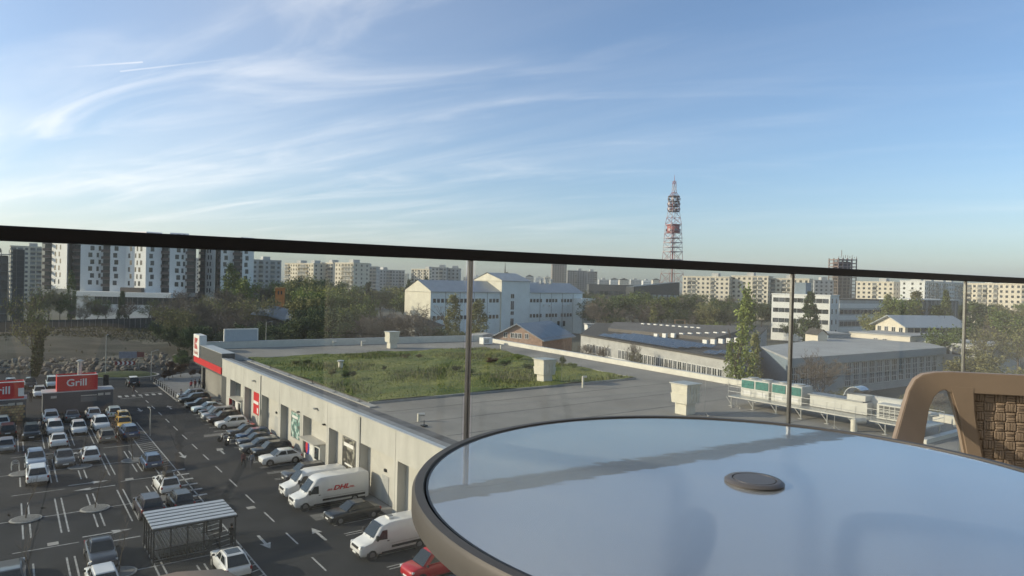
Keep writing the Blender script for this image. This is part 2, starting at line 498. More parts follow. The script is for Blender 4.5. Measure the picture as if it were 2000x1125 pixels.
# row of loose boulders along the road
m_rock = mat('boulder', (0.19, 0.165, 0.14), 0.9, var=0.3, scale=1.3, bump=0.5, bscale=4, obj_rand=0.3)
def rock_mesh(seed):
    bm = bmesh.new(); bmesh.ops.create_icosphere(bm, subdivisions=1, radius=0.5)
    r = random.Random(seed)
    for v in bm.verts:
        v.co *= r.uniform(0.68, 1.2)
        v.co.z *= 0.8
    me = bpy.data.meshes.new('boulder'); bm.to_mesh(me); bm.free(); me.materials.append(m_rock)
    return me
rocks = [rock_mesh(i) for i in range(8)]
bank = empty('boulder_bank', (-90, 146, 0), 0, 'long heap of grey boulders between the road and the bare earth lot', 'boulders')
for i in range(290):
    px = R.uniform(-40, 372); 
    py = R.uniform(704, 727) - (0 if px < 250 else 6)
    x, y = at(px, py, 0.5)
    t = (727 - py) / 23
    o = put('boulder', rocks[i % 8], bank, (x + 90, y - 146, 0.15 + t * 0.9))
    s = R.uniform(.7, 1.5)
    o.scale = (s * R.uniform(.8, 1.3), s, s * R.uniform(.7, 1.0)); o.rotation_euler = (R.uniform(0, 1), R.uniform(0, 1), R.uniform(0, 6))

# dark mesh fence at the back of the lot
m_fence = mat('fence_panel', (0.035, 0.04, 0.045), 0.7, var=0.15)
def panel_fence(p0, p1, h, n, label, m, name='panel_fence', z=0.0):
    p0, p1 = Vector(p0), Vector(p1); d = p1 - p0; L = d.length
    e = empty(name, (p0.x, p0.y, z), math.atan2(d.y, d.x), label, 'fence')
    w = L / n
    pm = MB().box(0.06, w - 0.06, -0.02, 0.02, 0.08, h).mesh('panel', m)
    qm = MB().box(-0.05, 0.05, -0.05, 0.05, 0, h + 0.1).mesh('post', M_grey_metal)
    for k in range(n):
        put('panel', pm, e, (k * w, 0, 0)); put('post', qm, e, (k * w, 0, 0))
    put('post', qm, e, (L, 0, 0))
    return e
panel_fence(at(-60, 655), at(345, 641), 3.6, 34, 'long dark panel fence at the back of the bare earth lot', m_fence, z=0.6)
panel_fence(at(345, 641), at(432, 678), 2.6, 26, 'pale upright fence running down behind the shop sign', mat('pale_fence', (0.42, 0.41, 0.38), 0.7, var=0.15))
# ================================================================== SUPERMARKET (grid frame, origin at a=60, b=27.3)
OB, OA = 27.3, 60.0
shop = empty('supermarket', G(OA, OB), TH, 'low beige supermarket with a grass covered flat roof and red entrance band', 'supermarket')
def sp(mb, name, m, parent=shop, **k):
    return mb.build(name, m, parent, off=(OB, OA, 0), **k)
m_render = mat('beige_render', (0.43, 0.42, 0.385), 0.85, var=0, col2=(0.53, 0.515, 0.475), scale=0.5, detail=10, bump=0.1, bscale=20, stretch=(1, 1, 0.35))
m_render2 = mat('beige_render_recess', (0.50, 0.482, 0.44), 0.85, var=0.07, scale=0.5)
m_membrane = mat('roof_membrane', (0.19, 0.18, 0.165), 0.85, var=0, col2=(0.29, 0.275, 0.25), scale=0.12, detail=12, bump=0.15, bscale=5, lo=0.3, hi=0.7)
m_coping = mat('grey_coping', (0.50, 0.51, 0.52), 0.4, metal=0.3, var=0.08)
m_dkpanel = mat('anthracite_panel', (0.07, 0.072, 0.075), 0.55, var=0.08)
m_gravel = mat('gravel', (0.36, 0.35, 0.33), 0.9, var=0.4, scale=10, bump=0.6, bscale=14)
m_lightwall = mat('pale_parapet', (0.62, 0.60, 0.54), 0.8, var=0.08, scale=0.6)
ZR = 7.0
def right_b(a):                                        # the right-hand edge is slightly skewed
    return 79.1 + (a - 30.6) * 0.0927
AN, AF = 12.0, 134.0
foot = [(27.3, AN), (right_b(AN) - 0.5, AN), (right_b(130) - 0.5, 130), (27.3, AF)]
sp(MB().prism([(28.6, AN), (right_b(AN) - 0.5, AN), (right_b(130) - 0.5, 130), (28.6, AF - 0.5)], 0.0, ZR), 'roof_slab', m_membrane)
# front wall: lintel above the bays, pilasters between them, recessed panel in each bay
BAYT = 4.85
bay_far = [108.3, 100.5, 92.4, 84.5, 76.5, 68.7, 60.8, 53.0, 45.1, 37.2, 29.3, 21.4]
BW, PW = 7.0, 0.9
sp(MB().box(27.3, 28.6, AN, 113.4, BAYT, 7.45), 'upper_wall', m_render)
edges = [113.4] + [x for f in bay_far for x in (f, f - BW)] + [AN]
for i in range(0, len(edges), 2):
    sp(MB().box(27.3, 28.6, edges[i + 1], edges[i], 0.0, BAYT - 0.002), 'pilaster', m_render)
for i, f in enumerate(bay_far):
    sp(MB().box(28.12, 28.6, f - BW + 0.003, f - 0.003, 0.0, BAYT - 0.004), 'bay_panel', m_render2)
    if i in (2, 6):                                     # service doors
        sp(MB().box(28.07, 28.12, f - 4.6, f - 3.2, 0.1, 2.5), 'service_door', mat('grey_door', (0.40, 0.40, 0.39), 0.6, var=0.06))
        o = sp(MB().box(27.97, 28.12, f - 4.1, f - 3.75, 2.9, 3.15), 'wall_lamp', M_black)
    if i in (4, 7, 3):
        sp(MB().box(27.0, 27.3, f - 6.9, f - 6.55, 4.9, 5.05), 'wall_lamp', M_black, bevel=0.03)
for a in (95.5, 72.2):
    sp(MB().box(26.9, 27.3, a - 0.25, a + 0.25, 6.2, 6.35), 'wall_lamp', M_grey_metal, bevel=0.03)
for f in bay_far[1:]:
    sp(MB().box(27.288, 27.3, f + .44, f + .47, 0.0, 7.44), 'panel_joint', mat('joint_grey', (0.26, 0.25, 0.23), 0.9, var=0.1))
for a in (93.0, 61.1, 45.5):
    sp(MB().tube((27.24, a - .3, 0.1), (27.24, a - .3, 7.3), .05, n=6), 'downpipe', M_grey_metal)
# coping on the wall and the dark gutter strip with gravel kerb behind it
sp(MB().box(27.22, 27.75, AN, 113.4, 7.45, 7.53), 'coping', m_coping)
sp(MB().box(28.6, 30.6, AN, 113.5, ZR, ZR + 0.06), 'gutter_strip', mat('bitumen_strip', (0.12, 0.12, 0.125), 0.8, var=0.3, scale=0.6))
sp(MB().box(27.75, 28.6, AN, 113.4, 7.448, 7.47), 'wall_cap', mat('wall_cap_grey', (0.24, 0.245, 0.25), 0.7, var=0.15))
sp(MB().box(30.6, 31.5, 66, 114.6, ZR, ZR + 0.16), 'gravel_strip', m_gravel)
# far parapet and right parapet with copings
def wall_seg(name, b0, a0, b1, a1, t, z0, z1, m, cop=True):
    d = Vector((b1 - b0, a1 - a0)); n = Vector((-d.y, d.x)).normalized() * t
    pts = ccw([(b0, a0), (b1, a1), (b1 + n.x, a1 + n.y), (b0 + n.x, a0 + n.y)])
    o = sp(MB().prism(pts, z0, z1), name, m)
    if cop:
        n2 = n.normalized()
        pts = ccw([(b0 - n2.x * .05, a0 - n2.y * .05), (b1 - n2.x * .05, a1 - n2.y * .05), (b1 + n.x + n2.x * .05, a1 + n.y + n2.y * .05), (b0 + n.x + n2.x * .05, a0 + n.y + n2.y * .05)])
        sp(MB().prism(pts, z1, z1 + 0.06), 'coping', m_coping)
    return o
wall_seg('far_parapet', 28.7, AF - 0.6, right_b(130) - 0.7, 129.4, 0.5, ZR - 0.5, 8.25, m_lightwall)
wall_seg('side_parapet', right_b(129.3), 129.3, right_b(22), 22, 0.45, ZR - 0.5, 7.72, m_lightwall)
wall_seg('near_parapet', 66, 27.2, right_b(27) - 0.1, 27.2, -0.5, ZR - 0.2, 7.35, m_lightwall)
# outer walls on the other sides
# grass field on the roof
NX, NY = 110, 110
def gz(b, a):
    return ZR + 0.27 + 0.14 * math.sin(b * .5 + a * .13) * math.sin(a * .31) + 0.10 * math.sin(b * 1.1) * math.sin(a * .9 + 1)
def field_lim(a):
    return 31.5, 77.6 - (115 - a) * 0.10
vs, fs = [], []
for j in range(NY):
    a = 68.3 + (114.6 - 68.3) * j / (NY - 1)
    l, r_ = field_lim(a)
    for i in range(NX):
        b = l + (r_ - l) * i / (NX - 1)
        vs.append((b, a, gz(b, a)))
fs = [(j * NX + i, j * NX + i + 1, (j + 1) * NX + i + 1, (j + 1) * NX + i) for j in range(NY - 1) for i in range(NX - 1)]
m_rgrass = mat('roof_grass', (0.070, 0.108, 0.022), 0.95, var=0, col2=(0.185, 0.195, 0.050), scale=0.16, detail=12, bump=0.7, bscale=5, stretch=(0.5, 1.3, 1), lo=0.38, hi=0.62)
o = sp(MB().add(vs, fs), 'grass_bed', m_rgrass, smooth='all')
for (b0, a0, b1, a1) in ((31.5, 68.3, 72.9, 68.3), (31.5, 114.6, 77.6, 114.6), (72.9, 68.3, 77.6, 114.6)):
    d = Vector((b1 - b0, a1 - a0)); n = Vector((-d.y, d.x)).normalized() * 0.12
    sp(MB().prism(ccw([(b0 - n.x, a0 - n.y), (b1 - n.x, a1 - n.y), (b1 + n.x, a1 + n.y), (b0 + n.x, a0 + n.y)]), ZR, ZR + 0.24), 'grass_kerb', m_kerb)
def nz2(b, a):
    return math.sin(b * .23 + 1.3 * math.sin(a * .11)) * math.sin(a * .27 + .8 * math.sin(b * .17))
def fpr(r, thr):
    while True:
        a = r.uniform(68.8, 114.2); l, rr = field_lim(a); b = r.uniform(l + .2, rr - .2)
        if nz2(b, a) + r.normal(0, .3) > thr:
            return b - OB, a - OA, gz(b, a) - 0.02
m_blade = mat('grass_blades', (0.080, 0.130, 0.024), 0.9, var=0, col2=(0.24, 0.25, 0.062), scale=0.22, detail=8, lo=0.36, hi=0.64)
tag(raw('roof_meadow_grass', blades(18000, lambda r: fpr(r, -9), 0.06, 0.17, 0.16, 5), m_blade, shop), kind='stuff')
m_blade2 = mat('tall_grass', (0.060, 0.092, 0.024), 0.9, var=0, col2=(0.19, 0.205, 0.060), scale=0.3, detail=8)
tag(raw('roof_tall_grass', blades(6500, lambda r: fpr(r, 0.42), 0.2, 0.5, 0.14, 6), m_blade2, shop), kind='stuff')
m_blade3 = mat('seed_heads', (0.17, 0.16, 0.10), 0.9, var=0.3, scale=0.4)
tag(raw('roof_dry_stalks', blades(2200, lambda r: fpr(r, 0.55), 0.3, 0.65, 0.09, 9), m_blade3, shop), kind='stuff')

for a in np.arange(20, 66, 6.2):                       # welded seams of the roof membrane
    sp(MB().box(31, right_b(a) - 1.2, a - .07, a + .07, ZR + .001, ZR + .012), 'membrane_seam', mat('seam_grey', (0.15, 0.145, 0.135), 0.8, var=0.2))
# entrance canopy: dark fascia, red band, sign
sp(MB().box(27.25, 29.2, 113.4, 128.4, 6.0, 8.15), 'fascia', m_dkpanel)
sp(MB().box(27.18, 29.2, 113.4, 128.4, 8.15, 8.24), 'coping', m_coping)
sp(MB().box(27.12, 29.25, 113.3, 132.9, 4.95, 6.0), 'red_band', M_red)
sp(MB().box(27.3, 46, 113.4, 132.6, 4.6, 4.949), 'canopy_soffit', m_dkpanel)
sp(MB().box(27.6, 29.0, 128.4, 130.0, 6.0, 7.9), 'fascia_return', m_dkpanel)
sp(MB().box(28.2, 29.0, 130.6, 131.4, 0.0, 4.6), 'canopy_column', m_dkpanel)
sp(MB().box(30.5, 31.2, 112.6, 113.35, 0.0, 4.6), 'canopy_column', m_dkpanel)
sp(MB().box(29.3, 45, 113.35, 113.6, 0.0, 4.6), 'entrance_wall', mat('entrance_glass', (0.05, 0.055, 0.06), 0.15, var=0.2, spec=0.6))
sp(MB().box(27.27, 27.299, 110.6, 113.39, 0.0, 4.84), 'dark_corner_panel', m_dkpanel)
# sign box with the square letter mark
sign = sp(MB().box(27.05, 28.3, 128.5, 133.0, 5.99, 9.9), 'sign_box', mat('sign_white', (0.74, 0.73, 0.71), 0.5, var=0.04), bevel=0.05)
def signbit(pts, m):                                   # outline in (a, z) on the road-side face
    mb = MB(); mb.add([(27.03, p[0], p[1]) for p in pts], [tuple(range(len(pts)))])
    return sp(mb, 'logo_stroke', m, parent=shop)
# the sign face looks to -b; a runs right-to-left there
x0, x1, zb, zt = 132.1, 129.6, 7.35, 9.35               # left edge, right edge as seen from the road
m_logo = mat('logo_red', (0.42, 0.03, 0.03), 0.5, var=0)
def lg(u, v):
    return (x0 + (x1 - x0) * u, zb + (zt - zb) * v)
for poly in ([(0.0, 0.0), (0.28, 0.0), (0.28, 1.0), (0.0, 1.0)], [(0.36, 0.54), (0.36, 0.98), (1.0, 0.98), (1.0, 0.92), (0.62, 0.54)][::1], [(0.36, 0.46), (0.62, 0.46), (1.0, 0.08), (1.0, 0.02), (0.36, 0.02)],
             ):
    signbit([lg(*p) for p in poly], m_logo)
def text_mesh(txt, size, m, shear=0.0, bold=0.0, ext=0.0):
    cu = bpy.data.curves.new('lettering', 'FONT')
    cu.body = txt; cu.size = size; cu.shear = shear; cu.offset = bold; cu.extrude = ext; cu.align_x = 'CENTER'; cu.align_y = 'CENTER'
    cu.resolution_u = 3
    o = bpy.data.objects.new('tmp', cu); COL.objects.link(o)
    dg = bpy.context.evaluated_depsgraph_get()
    me = bpy.data.meshes.new_from_object(o.evaluated_get(dg))
    bpy.data.objects.remove(o); bpy.data.curves.remove(cu)
    me.materials.clear(); me.materials.append(m)
    return me
def text_on(parent, txt, size, m, loc, rot, **k):
    o = put('lettering', text_mesh(txt, size, m, **k), parent, loc)
    o.rotation_euler = rot
    return o
RL = (rad(90), 0, rad(-90))                            # text that reads from the road (faces -x in the grid frame)
text_on(shop, 'Kaufland', 0.92, m_logo, (27.03 - OB, 130.85 - OA, 6.75), RL)

# advertising on the wall
def poster(name, f0, f1, z0, z1, m, frame=True, b=28.07):
    p = sp(MB().box(b - 0.05, b + 0.05, f1, f0, z0, z1), name, m)
    if frame:
        mb = MB(); t = 0.06
        for (c0, c1, d0, d1) in ((f1 - t, f1, z0 - t, z1 + t), (f0, f0 + t, z0 - t, z1 + t), (f1, f0, z0 - t, z0), (f1, f0, z1, z1 + t)):
            mb.box(b - 0.07, b + 0.05, c0, c1, d0, d1)
        sp(mb, 'poster_frame', M_grey_metal)
    return p
def print_mat(name, ca, cb, cc, scale, rows=0):
    m = bpy.data.materials.new(name); m.use_nodes = True; t = m.node_tree; p = t.nodes['Principled BSDF']; p.inputs['Roughness'].default_value = 0.5
    tc = t.nodes.new('ShaderNodeTexCoord'); nz = t.nodes.new('ShaderNodeTexNoise'); nz.inputs['Scale'].default_value = scale; nz.inputs['Detail'].default_value = 4
    t.links.new(tc.outputs['Object'], nz.inputs['Vector'])
    r = t.nodes.new('ShaderNodeValToRGB'); r.color_ramp.elements[0].color = tuple(ca) + (1,); r.color_ramp.elements[1].color = tuple(cc) + (1,)
    e = r.color_ramp.elements.new(0.52); e.color = tuple(cb) + (1,)
    r.color_ramp.elements[0].position = 0.40; r.color_ramp.elements[-1].position = 0.62
    t.links.new(nz.outputs[0], r.inputs[0]); t.links.new(r.outputs[0], p.inputs['Base Color'])
    return m
mp1 = print_mat('poster_print_green', (0.08, 0.10, 0.09), (0.14, 0.30, 0.27), (0.55, 0.62, 0.58), 1.3)
mp2 = print_mat('poster_print_dark', (0.02, 0.02, 0.02), (0.06, 0.055, 0.045), (0.30, 0.29, 0.24), 1.6)
poster('red_banner', 98.6, 95.9, 1.3, 4.3, M_red, False)
sp(MB().box(27.97, 28.01, 96.1, 98.4, 2.75, 3.15), 'banner_stripe', M_white)
poster('poster', 82.6, 79.6, 1.2, 4.2, mp1)
sp(MB().box(27.97, 28.01, 80.2, 82.2, 3.55, 3.85), 'poster_stripe', M_white)
poster('poster', 66.7, 63.5, 1.15, 4.25, mp2)
sp(MB().box(27.97, 28.01, 63.9, 66.3, 3.42, 3.78), 'poster_stripe', M_white)
sp(MB().box(27.97, 28.01, 64.1, 66.0, 1.55, 1.72), 'poster_stripe', M_white)
# window strip in the first bay
sp(MB().box(28.05, 28.13, 105.6, 107.9, 0.6, 4.6), 'bay_window', M_window)

# booth boxes against the wall: things of their own
def booth(f0, f1, label, red):
    e = empty('wall_booth', G((f0 + f1) / 2, 27.6), TH, label, 'booth')
    L = f0 - f1
    MB().box(-0.3, 0.7, -L / 2, L / 2, 0.12, 2.45).build('cabinet', mat('booth_white', (0.62, 0.62, 0.60), 0.55, var=0.06), e)
    MB().box(-1.0, 0.72, -L / 2 - 0.1, L / 2 + 0.1, 2.45, 2.55).build('awning', mat('booth_awning', (0.46, 0.44, 0.40), 0.6, var=0.06), e)
    for k in range(3):
        MB().box(-0.33, -0.3, -L / 2 + 0.3 + k * L / 3, -L / 2 + 0.3 + k * L / 3 + L / 4, 0.7, 2.0).build('hatch', M_glass_dark if k != 1 else M_white, e)
    if red:
        MB().box(-0.9, -0.5, L / 2 - 0.1, L / 2 + 0.0, 0.9, 2.3).build('side_panel', M_red, e)
    else:
        mb = MB(); mb.add([(-0.35, L / 2 - 1.2 + 0.62 * math.cos(t), 1.55 + 0.85 * math.sin(t)) for t in [2 * math.pi * k / 20 for k in range(20)]], [tuple(range(20))])
        mb.build('round_mark', mat('mark_blue', (0.03, 0.06, 0.35), 0.5, var=0), e)
        mb = MB(); mb.add([(-0.36, L / 2 - 1.0 + 0.36 * math.cos(t), 1.6 + 0.75 * math.sin(t)) for t in [2 * math.pi * k / 20 for k in range(20)]], [tuple(range(20))])
        mb.build('inner_mark', mat('mark_red', (0.55, 0.03, 0.04), 0.5, var=0), e)
    return e
booth(106.4, 102.2, 'white service booth with a red side panel near the shop corner', True)
booth(76.0, 71.2, 'white service booth with a round blue and red mark on the wall', False)

# ------------------------------------------------------------------ things on the shop roof
m_duct = mat('cream_duct', (0.62, 0.59, 0.50), 0.55, var=0.08, scale=1)
def duct(a, b, s, label):
    e = empty('ventilation_hood', G(a, b, ZR), TH, label, 'roof vent', 'ventilation hoods on the shop roof')
    MB().box(-0.75 * s, 0.75 * s, -0.75 * s, 0.75 * s, 0, 1.2 * s).build('base', m_duct, e, bevel=0.02)
    for k in range(2):
        z0 = (1.2 + k * 1.0) * s; w0 = 1.0 * s; w1 = w0 + 0.10 * s
        MB().loft([[(-w0, -w0, z0 + .003), (w0, -w0, z0 + .003), (w0, w0, z0 + .003), (-w0, w0, z0 + .003)], [(-w1, -w1, z0 + 1.0 * s), (w1, -w1, z0 + 1.0 * s), (w1, w1, z0 + 1.0 * s), (-w1, w1, z0 + 1.0 * s)]]).build('louvre_box', m_duct, e)
    MB().box(-1.22 * s, 1.22 * s, -1.22 * s, 1.22 * s, 3.205 * s, 3.31 * s).build('lid', m_galv, e)
    for sx in (-0.5, 0.0, 0.5):
        MB().box(sx * s - 0.03, sx * s + 0.03, -1.13 * s, -1.0 * s, 1.4 * s, 3.1 * s).build('rib', m_duct, e)
    return e
duct(122.2, 61.1, 1.0, 'cream ventilation hood at the far edge of the roof grass')
duct(71.6, 58.7, 1.0, 'cream ventilation hood at the near edge of the roof grass')
duct(47.2, 58.1, 1.0, 'cream ventilation hood on bare roof just beyond the table')
def vent_pipe(a, b, h, label, elbow=True, r=0.16):
    e = empty('vent_pipe', G(a, b, ZR), TH, label, 'vent pipe')
    MB().tube((0, 0, 0), (0, 0, h), r, n=12).build('pipe', m_duct, e, smooth=True)
    if elbow:
        MB().tube((0, 0, h - r * .6), (r * 3.0, -r * 2, h - r * .4), r * 1.02, n=12).build('elbow', m_galv, e, smooth=True)
    else:
        MB().lathe([(r * 1.5, h), (r * 1.6, h + .12), (r * .5, h + .25)], 12).build('cap', m_galv, e, smooth=True)
    return e
vent_pipe(57.6, 31.8, 0.75, 'short white vent pipe by the near roof gutter')
vent_pipe(131.0, 52.6, 0.95, 'left of two small white elbow vents along the far parapet', r=0.2)
vent_pipe(129.0, 57.8, 0.95, 'right of two small white elbow vents along the far parapet', r=0.2)
vent_pipe(96.2, 39.8, 1.2, 'grey capped vent standing in the roof grass', False, 0.35)
vent_pipe(66.0, 60.6, 1.5, 'slim grey vent rising behind the middle ventilation hood', True, 0.14)
vent_pipe(112.0, 80.3, 0.9, 'low cream vent by the right end of the far parapet', True, 0.2)
vent_pipe(30.8, 76.8, 1.0, 'left of two low vents seen through the chair arm', True, 0.22)
vent_pipe(28.6, 77.2, 1.0, 'right of two low vents seen through the chair arm', True, 0.22)
vent_pipe(33.0, 65.6, 1.15, 'white square-headed vent stub below the roof plant railing', True, 0.3)
# lightning rods on tripod feet
def rod(a, b, h, label):
    e = empty('lightning_rod', G(a, b, ZR), TH, label, 'lightning rod')
    MB().tube((0, 0, 0.1), (0, 0, h), 0.022, 0.01, n=6).build('rod', m_galv, e)
    for k in range(3):
        t = k * 2.094 + 0.4
        lg_ = MB().tube((0, 0, 0.35), (0.55 * math.cos(t), 0.55 * math.sin(t), 0.05), 0.02, n=5).build('leg', m_galv, e)
        MB().lathe([(0.14, 0), (0.14, 0.09), (0.1, 0.1)], 10, c=(0.55 * math.cos(t), 0.55 * math.sin(t))).build('foot', M_concrete, e)
for a, b, l in ((69.8, 60.2, 'thin lightning rod beside the middle ventilation hood'), (45.5, 59.2, 'thin lightning rod beside the nearest ventilation hood'), (46.6, 66.3, 'thin lightning rod at the left end of the roof plant'),
                (34.5, 64.8, 'thin lightning rod in front of the roof plant railing'), (58.0, 80.5, 'thin lightning rod by the right roof parapet')):
    rod(a, b, 3.6, l)
# small anchor posts along the gutter
for k, a in enumerate((110, 101, 92.5, 84, 76.5, 69.5, 55.2)):
    e = empty('roof_anchor', G(a, 31.05, ZR + 0.16), TH, 'small dark anchor post along the edge of the shop roof', 'anchor post', 'roof anchor posts')
    MB().tube((0, 0, 0), (0, 0, 0.45), 0.035, n=6).build('post', M_black, e)
    MB().box(-0.25, 0.25, -0.25, 0.25, -0.1, 0.02).build('base', M_black, e)
# row of fan units in front of the far parapet
ac = None
for k in range(7):
    if k == 0:
        ac = empty('fan_unit', (0, 0, 0), TH, 'small white outdoor fan unit in the row along the far parapet', 'air conditioner', 'fan units along the far parapet')
        MB().box(-0.45, 0.45, -0.18, 0.18, 0.15, 0.95).build('casing', mat('ac_white', (0.62, 0.62, 0.60), 0.5, var=0.05), ac, bevel=0.02)
        MB().tube((-0.1, -0.2, 0.55), (-0.1, -0.18, 0.55), 0.28, n=16).build('fan_grille', M_black, ac)
        for sx in (-0.35, 0.35):
            MB().box(sx - .03, sx + .03, -0.2, 0.2, 0, 0.15).build('foot', M_grey_metal, ac)
        u = ac
    else:
        u = copy_tree(ac)
    u.location = G(131.4 - 0.09 * (k * 1.7), 69.5 + k * 1.75, ZR)
e = empty('roof_cabinet', G(122, 83.4, ZR), TH, 'white plant cabinet where the far and side parapets meet', 'roof cabinet')
MB().box(-1.2, 1.2, -0.8, 0.8, 0.1, 1.5).build('casing', M_white, e, bevel=0.03)
MB().box(-0.9, 0.3, -0.83, -0.8, 0.4, 1.2).build('grille', M_grey_metal, e)
# white screen standing behind the entrance fascia
e = empty('roof_screen', G(133.6, 35.5, ZR), TH, 'white framed screen standing on the far left roof corner', 'screen')
MB().box(-2.9, 2.9, 0.0, 0.25, 0.6, 3.4).build('panel', mat('screen_blue', (0.42, 0.46, 0.50), 0.6, var=0.05), e)
for (x0_, x1_, z0_, z1_) in ((-3.1, -2.9, 0, 3.6), (2.9, 3.1, 0, 3.6), (-2.9, 2.9, 3.4, 3.6)):
    MB().box(x0_, x1_, -0.05, 0.35, z0_, z1_).build('frame_bar', M_white, e)

# roof plant on a railed steel platform
pl = empty('plant_platform', G(36, 69.0, ZR), TH, 'galvanised steel platform with railings carrying the roof cooling plant', 'platform')
A0, A1, B0, B1, ZP = -8.5, 12.0, -2.4, 2.6, 1.15        # local extents: y along a, x along b
MB().box(B0, B1, A0, A1, ZP - 0.12, ZP).build('deck', m_galv, pl)
for a in np.linspace(A0 + 0.3, A1 - 0.3, 8):
    for b in (B0 + 0.2, B1 - 0.2):
        lg_ = MB().tube((b, a, 0.05), (b, a, ZP - 0.12), 0.06, n=6).build('leg', m_galv, pl)
        MB().box(b - .2, b + .2, a - .2, a + .2, 0, 0.05).build('foot_plate', m_galv, pl)
    MB().bar((B0 + .2, a, 0.2), (B0 + .2, a + 0.7, ZP - .15), 0.05, 0.05).build('brace', m_galv, pl)
for a in np.arange(A0, A1 + 0.01, (A1 - A0) / 14):
    for b in (B0, B1):
        MB().tube((b, a, ZP), (b, a, ZP + 1.1), 0.025, n=5).build('rail_post', m_galv, pl)
for z in (0.55, 1.1):
    for b in (B0, B1):
        MB().tube((b, A0, ZP + z), (b, A1, ZP + z), 0.022, n=5).build('rail_bar', m_galv, pl)
    for a in (A0, A1):
        MB().tube((B0, a, ZP + z), (B1, a, ZP + z), 0.022, n=5).build('rail_bar', m_galv, pl)
m_coil = mat('green_coil', (0.03, 0.17, 0.15), 0.5, var=0.25, scale=3, bump=0.4, bscale=30)
m_unit = mat('plant_white', (0.54, 0.535, 0.50), 0.5, var=0.06)
def chiller(a, L, label):
    e = empty('cooling_unit', G(36 + a, 69.2, ZR + ZP), TH, label, 'cooling unit')
    MB().box(-1.1, 1.1, -L / 2, L / 2, 0.0, 0.8).build('lower_casing', m_unit, e, bevel=0.02)
    MB().box(-1.05, 1.05, -L / 2, L / 2, 0.803, 1.95).build('upper_casing', m_unit, e, bevel=0.02)
    for s in (-1, 1):
        MB().box(-1.12, -1.06, s * L / 4 - L / 4 + 0.12, s * L / 4 + L / 4 - 0.12, 0.95, 1.82).build('coil_panel', m_coil, e)
        MB().box(-1.13, -1.1, s * L / 4 - 0.5, s * L / 4 + 0.5, 0.2, 0.65).build('access_panel', M_white, e)
    for k in (-1, 1):
        MB().lathe([(0.6, 1.95), (0.62, 2.1), (0.5, 2.11)], 16, c=(0, k * L / 4)).build('fan_shroud', m_galv, e, smooth=True)
chiller(9.6, 3.6, 'left white cooling unit with green coils on the roof platform')
chiller(5.7, 3.6, 'right white cooling unit with green coils on the roof platform')
e = empty('air_handler', G(36 + 0.2, 69.4, ZR + ZP), TH, 'long cream air handling unit with a curved silver intake hood', 'air handler')
MB().box(-0.9, 0.9, -3.0, 3.0, 0.05, 1.25).build('casing', m_unit, e, bevel=0.02)
MB().box(-1.0, 1.0, -2.6, 3.2, 1.253, 1.36).build('roof_sheet', M_grey_metal, e)
pr = [(-1.6 + 1.1 * math.cos(t), 1.36 + 1.35 * math.sin(t)) for t in np.linspace(0.3, 2.2, 9)]
mb = MB(); rings = []
for (y, z) in pr:
    rings.append([(-0.85, y, z), (0.85, y, z), (0.85, y - .05, z - .06), (-0.85, y - .05, z - .06)])
mb.loft(rings).build('intake_hood', mat('hood_silver', (0.62, 0.66, 0.70), 0.25, metal=0.7, var=0.05), e, smooth=True)
MB().box(-0.8, 0.8, -2.75, -0.9, 1.363, 1.9).build('hood_base', m_unit, e)
e = empty('condenser', G(36 - 5.2, 68.6, ZR + ZP), TH, 'square white condenser with a dark barred grille on the platform', 'condenser')
MB().box(-0.7, 0.7, -1.2, 1.2, 0.05, 1.5).build('casing', m_unit, e, bevel=0.03)
gr_ = MB().box(-0.73, -0.7, -0.95, 0.95, 0.25, 1.35).build('grille', mat('grille_dark', (0.09, 0.09, 0.09), 0.6, var=0), e)
for z in (0.5, 0.78, 1.06):
    MB().box(-0.76, -0.73, -0.95, 0.95, z - .03, z + .03).build('grille_bar', m_unit, gr_)
for y in (-0.5, 0.0, 0.5):
    MB().box(-0.765, -0.735, y - .03, y + .03, 0.25, 1.35).build('grille_bar', m_unit, gr_)
e = empty('round_tank', G(36 - 3.0, 70.6, ZR + ZP), TH, 'white rounded tank behind the square condenser', 'tank')
MB().tube((-0.2, -2.4, 1.1), (-0.2, 0.6, 1.1), 0.75, n=20).build('drum', m_unit, e, smooth=True)
for y in (-2.0, 0.2):
    MB().box(-0.7, 0.3, y - .1, y + .1, 0, 0.6).build('cradle', m_galv, e)
# ================================================================== VEHICLES
def paint(name, col, rough=0.32, metal=0.0):
    return mat('paint_' + name, col, rough, metal, var=0.04, scale=2, coat=0.6)
PAINT = dict(white=paint('white', (0.70, 0.70, 0.70)), silver=paint('silver', (0.42, 0.43, 0.44), metal=0.5), grey=paint('grey', (0.14, 0.145, 0.15), metal=0.4), black=paint('black', (0.012, 0.012, 0.014)),
             blue=paint('blue', (0.035, 0.075, 0.16), metal=0.3), yellow=paint('yellow', (0.62, 0.36, 0.03)), beige=paint('beige', (0.26, 0.22, 0.17), metal=0.3), brown=paint('brown', (0.055, 0.035, 0.03), metal=0.2),
             red=paint('red', (0.40, 0.012, 0.018)), slate=paint('slate', (0.05, 0.055, 0.07), metal=0.3), purple=paint('purple', (0.03, 0.02, 0.03), metal=0.2), paleblue=paint('paleblue', (0.36, 0.42, 0.50), metal=0.4), cyan=paint('ice', (0.58, 0.66, 0.68), metal=0.2))
M_tyre = mat('tyre', (0.015, 0.015, 0.015), 0.9, var=0)
M_rim = mat('rim', (0.35, 0.35, 0.36), 0.35, metal=0.8, var=0)
M_hl = mat('headlight', (0.60, 0.62, 0.64), 0.1, var=0, spec=0.8)
M_tl = mat('tail_light', (0.30, 0.012, 0.012), 0.2, var=0, spec=0.6)
M_trim = mat('black_trim', (0.02, 0.02, 0.022), 0.6, var=0)
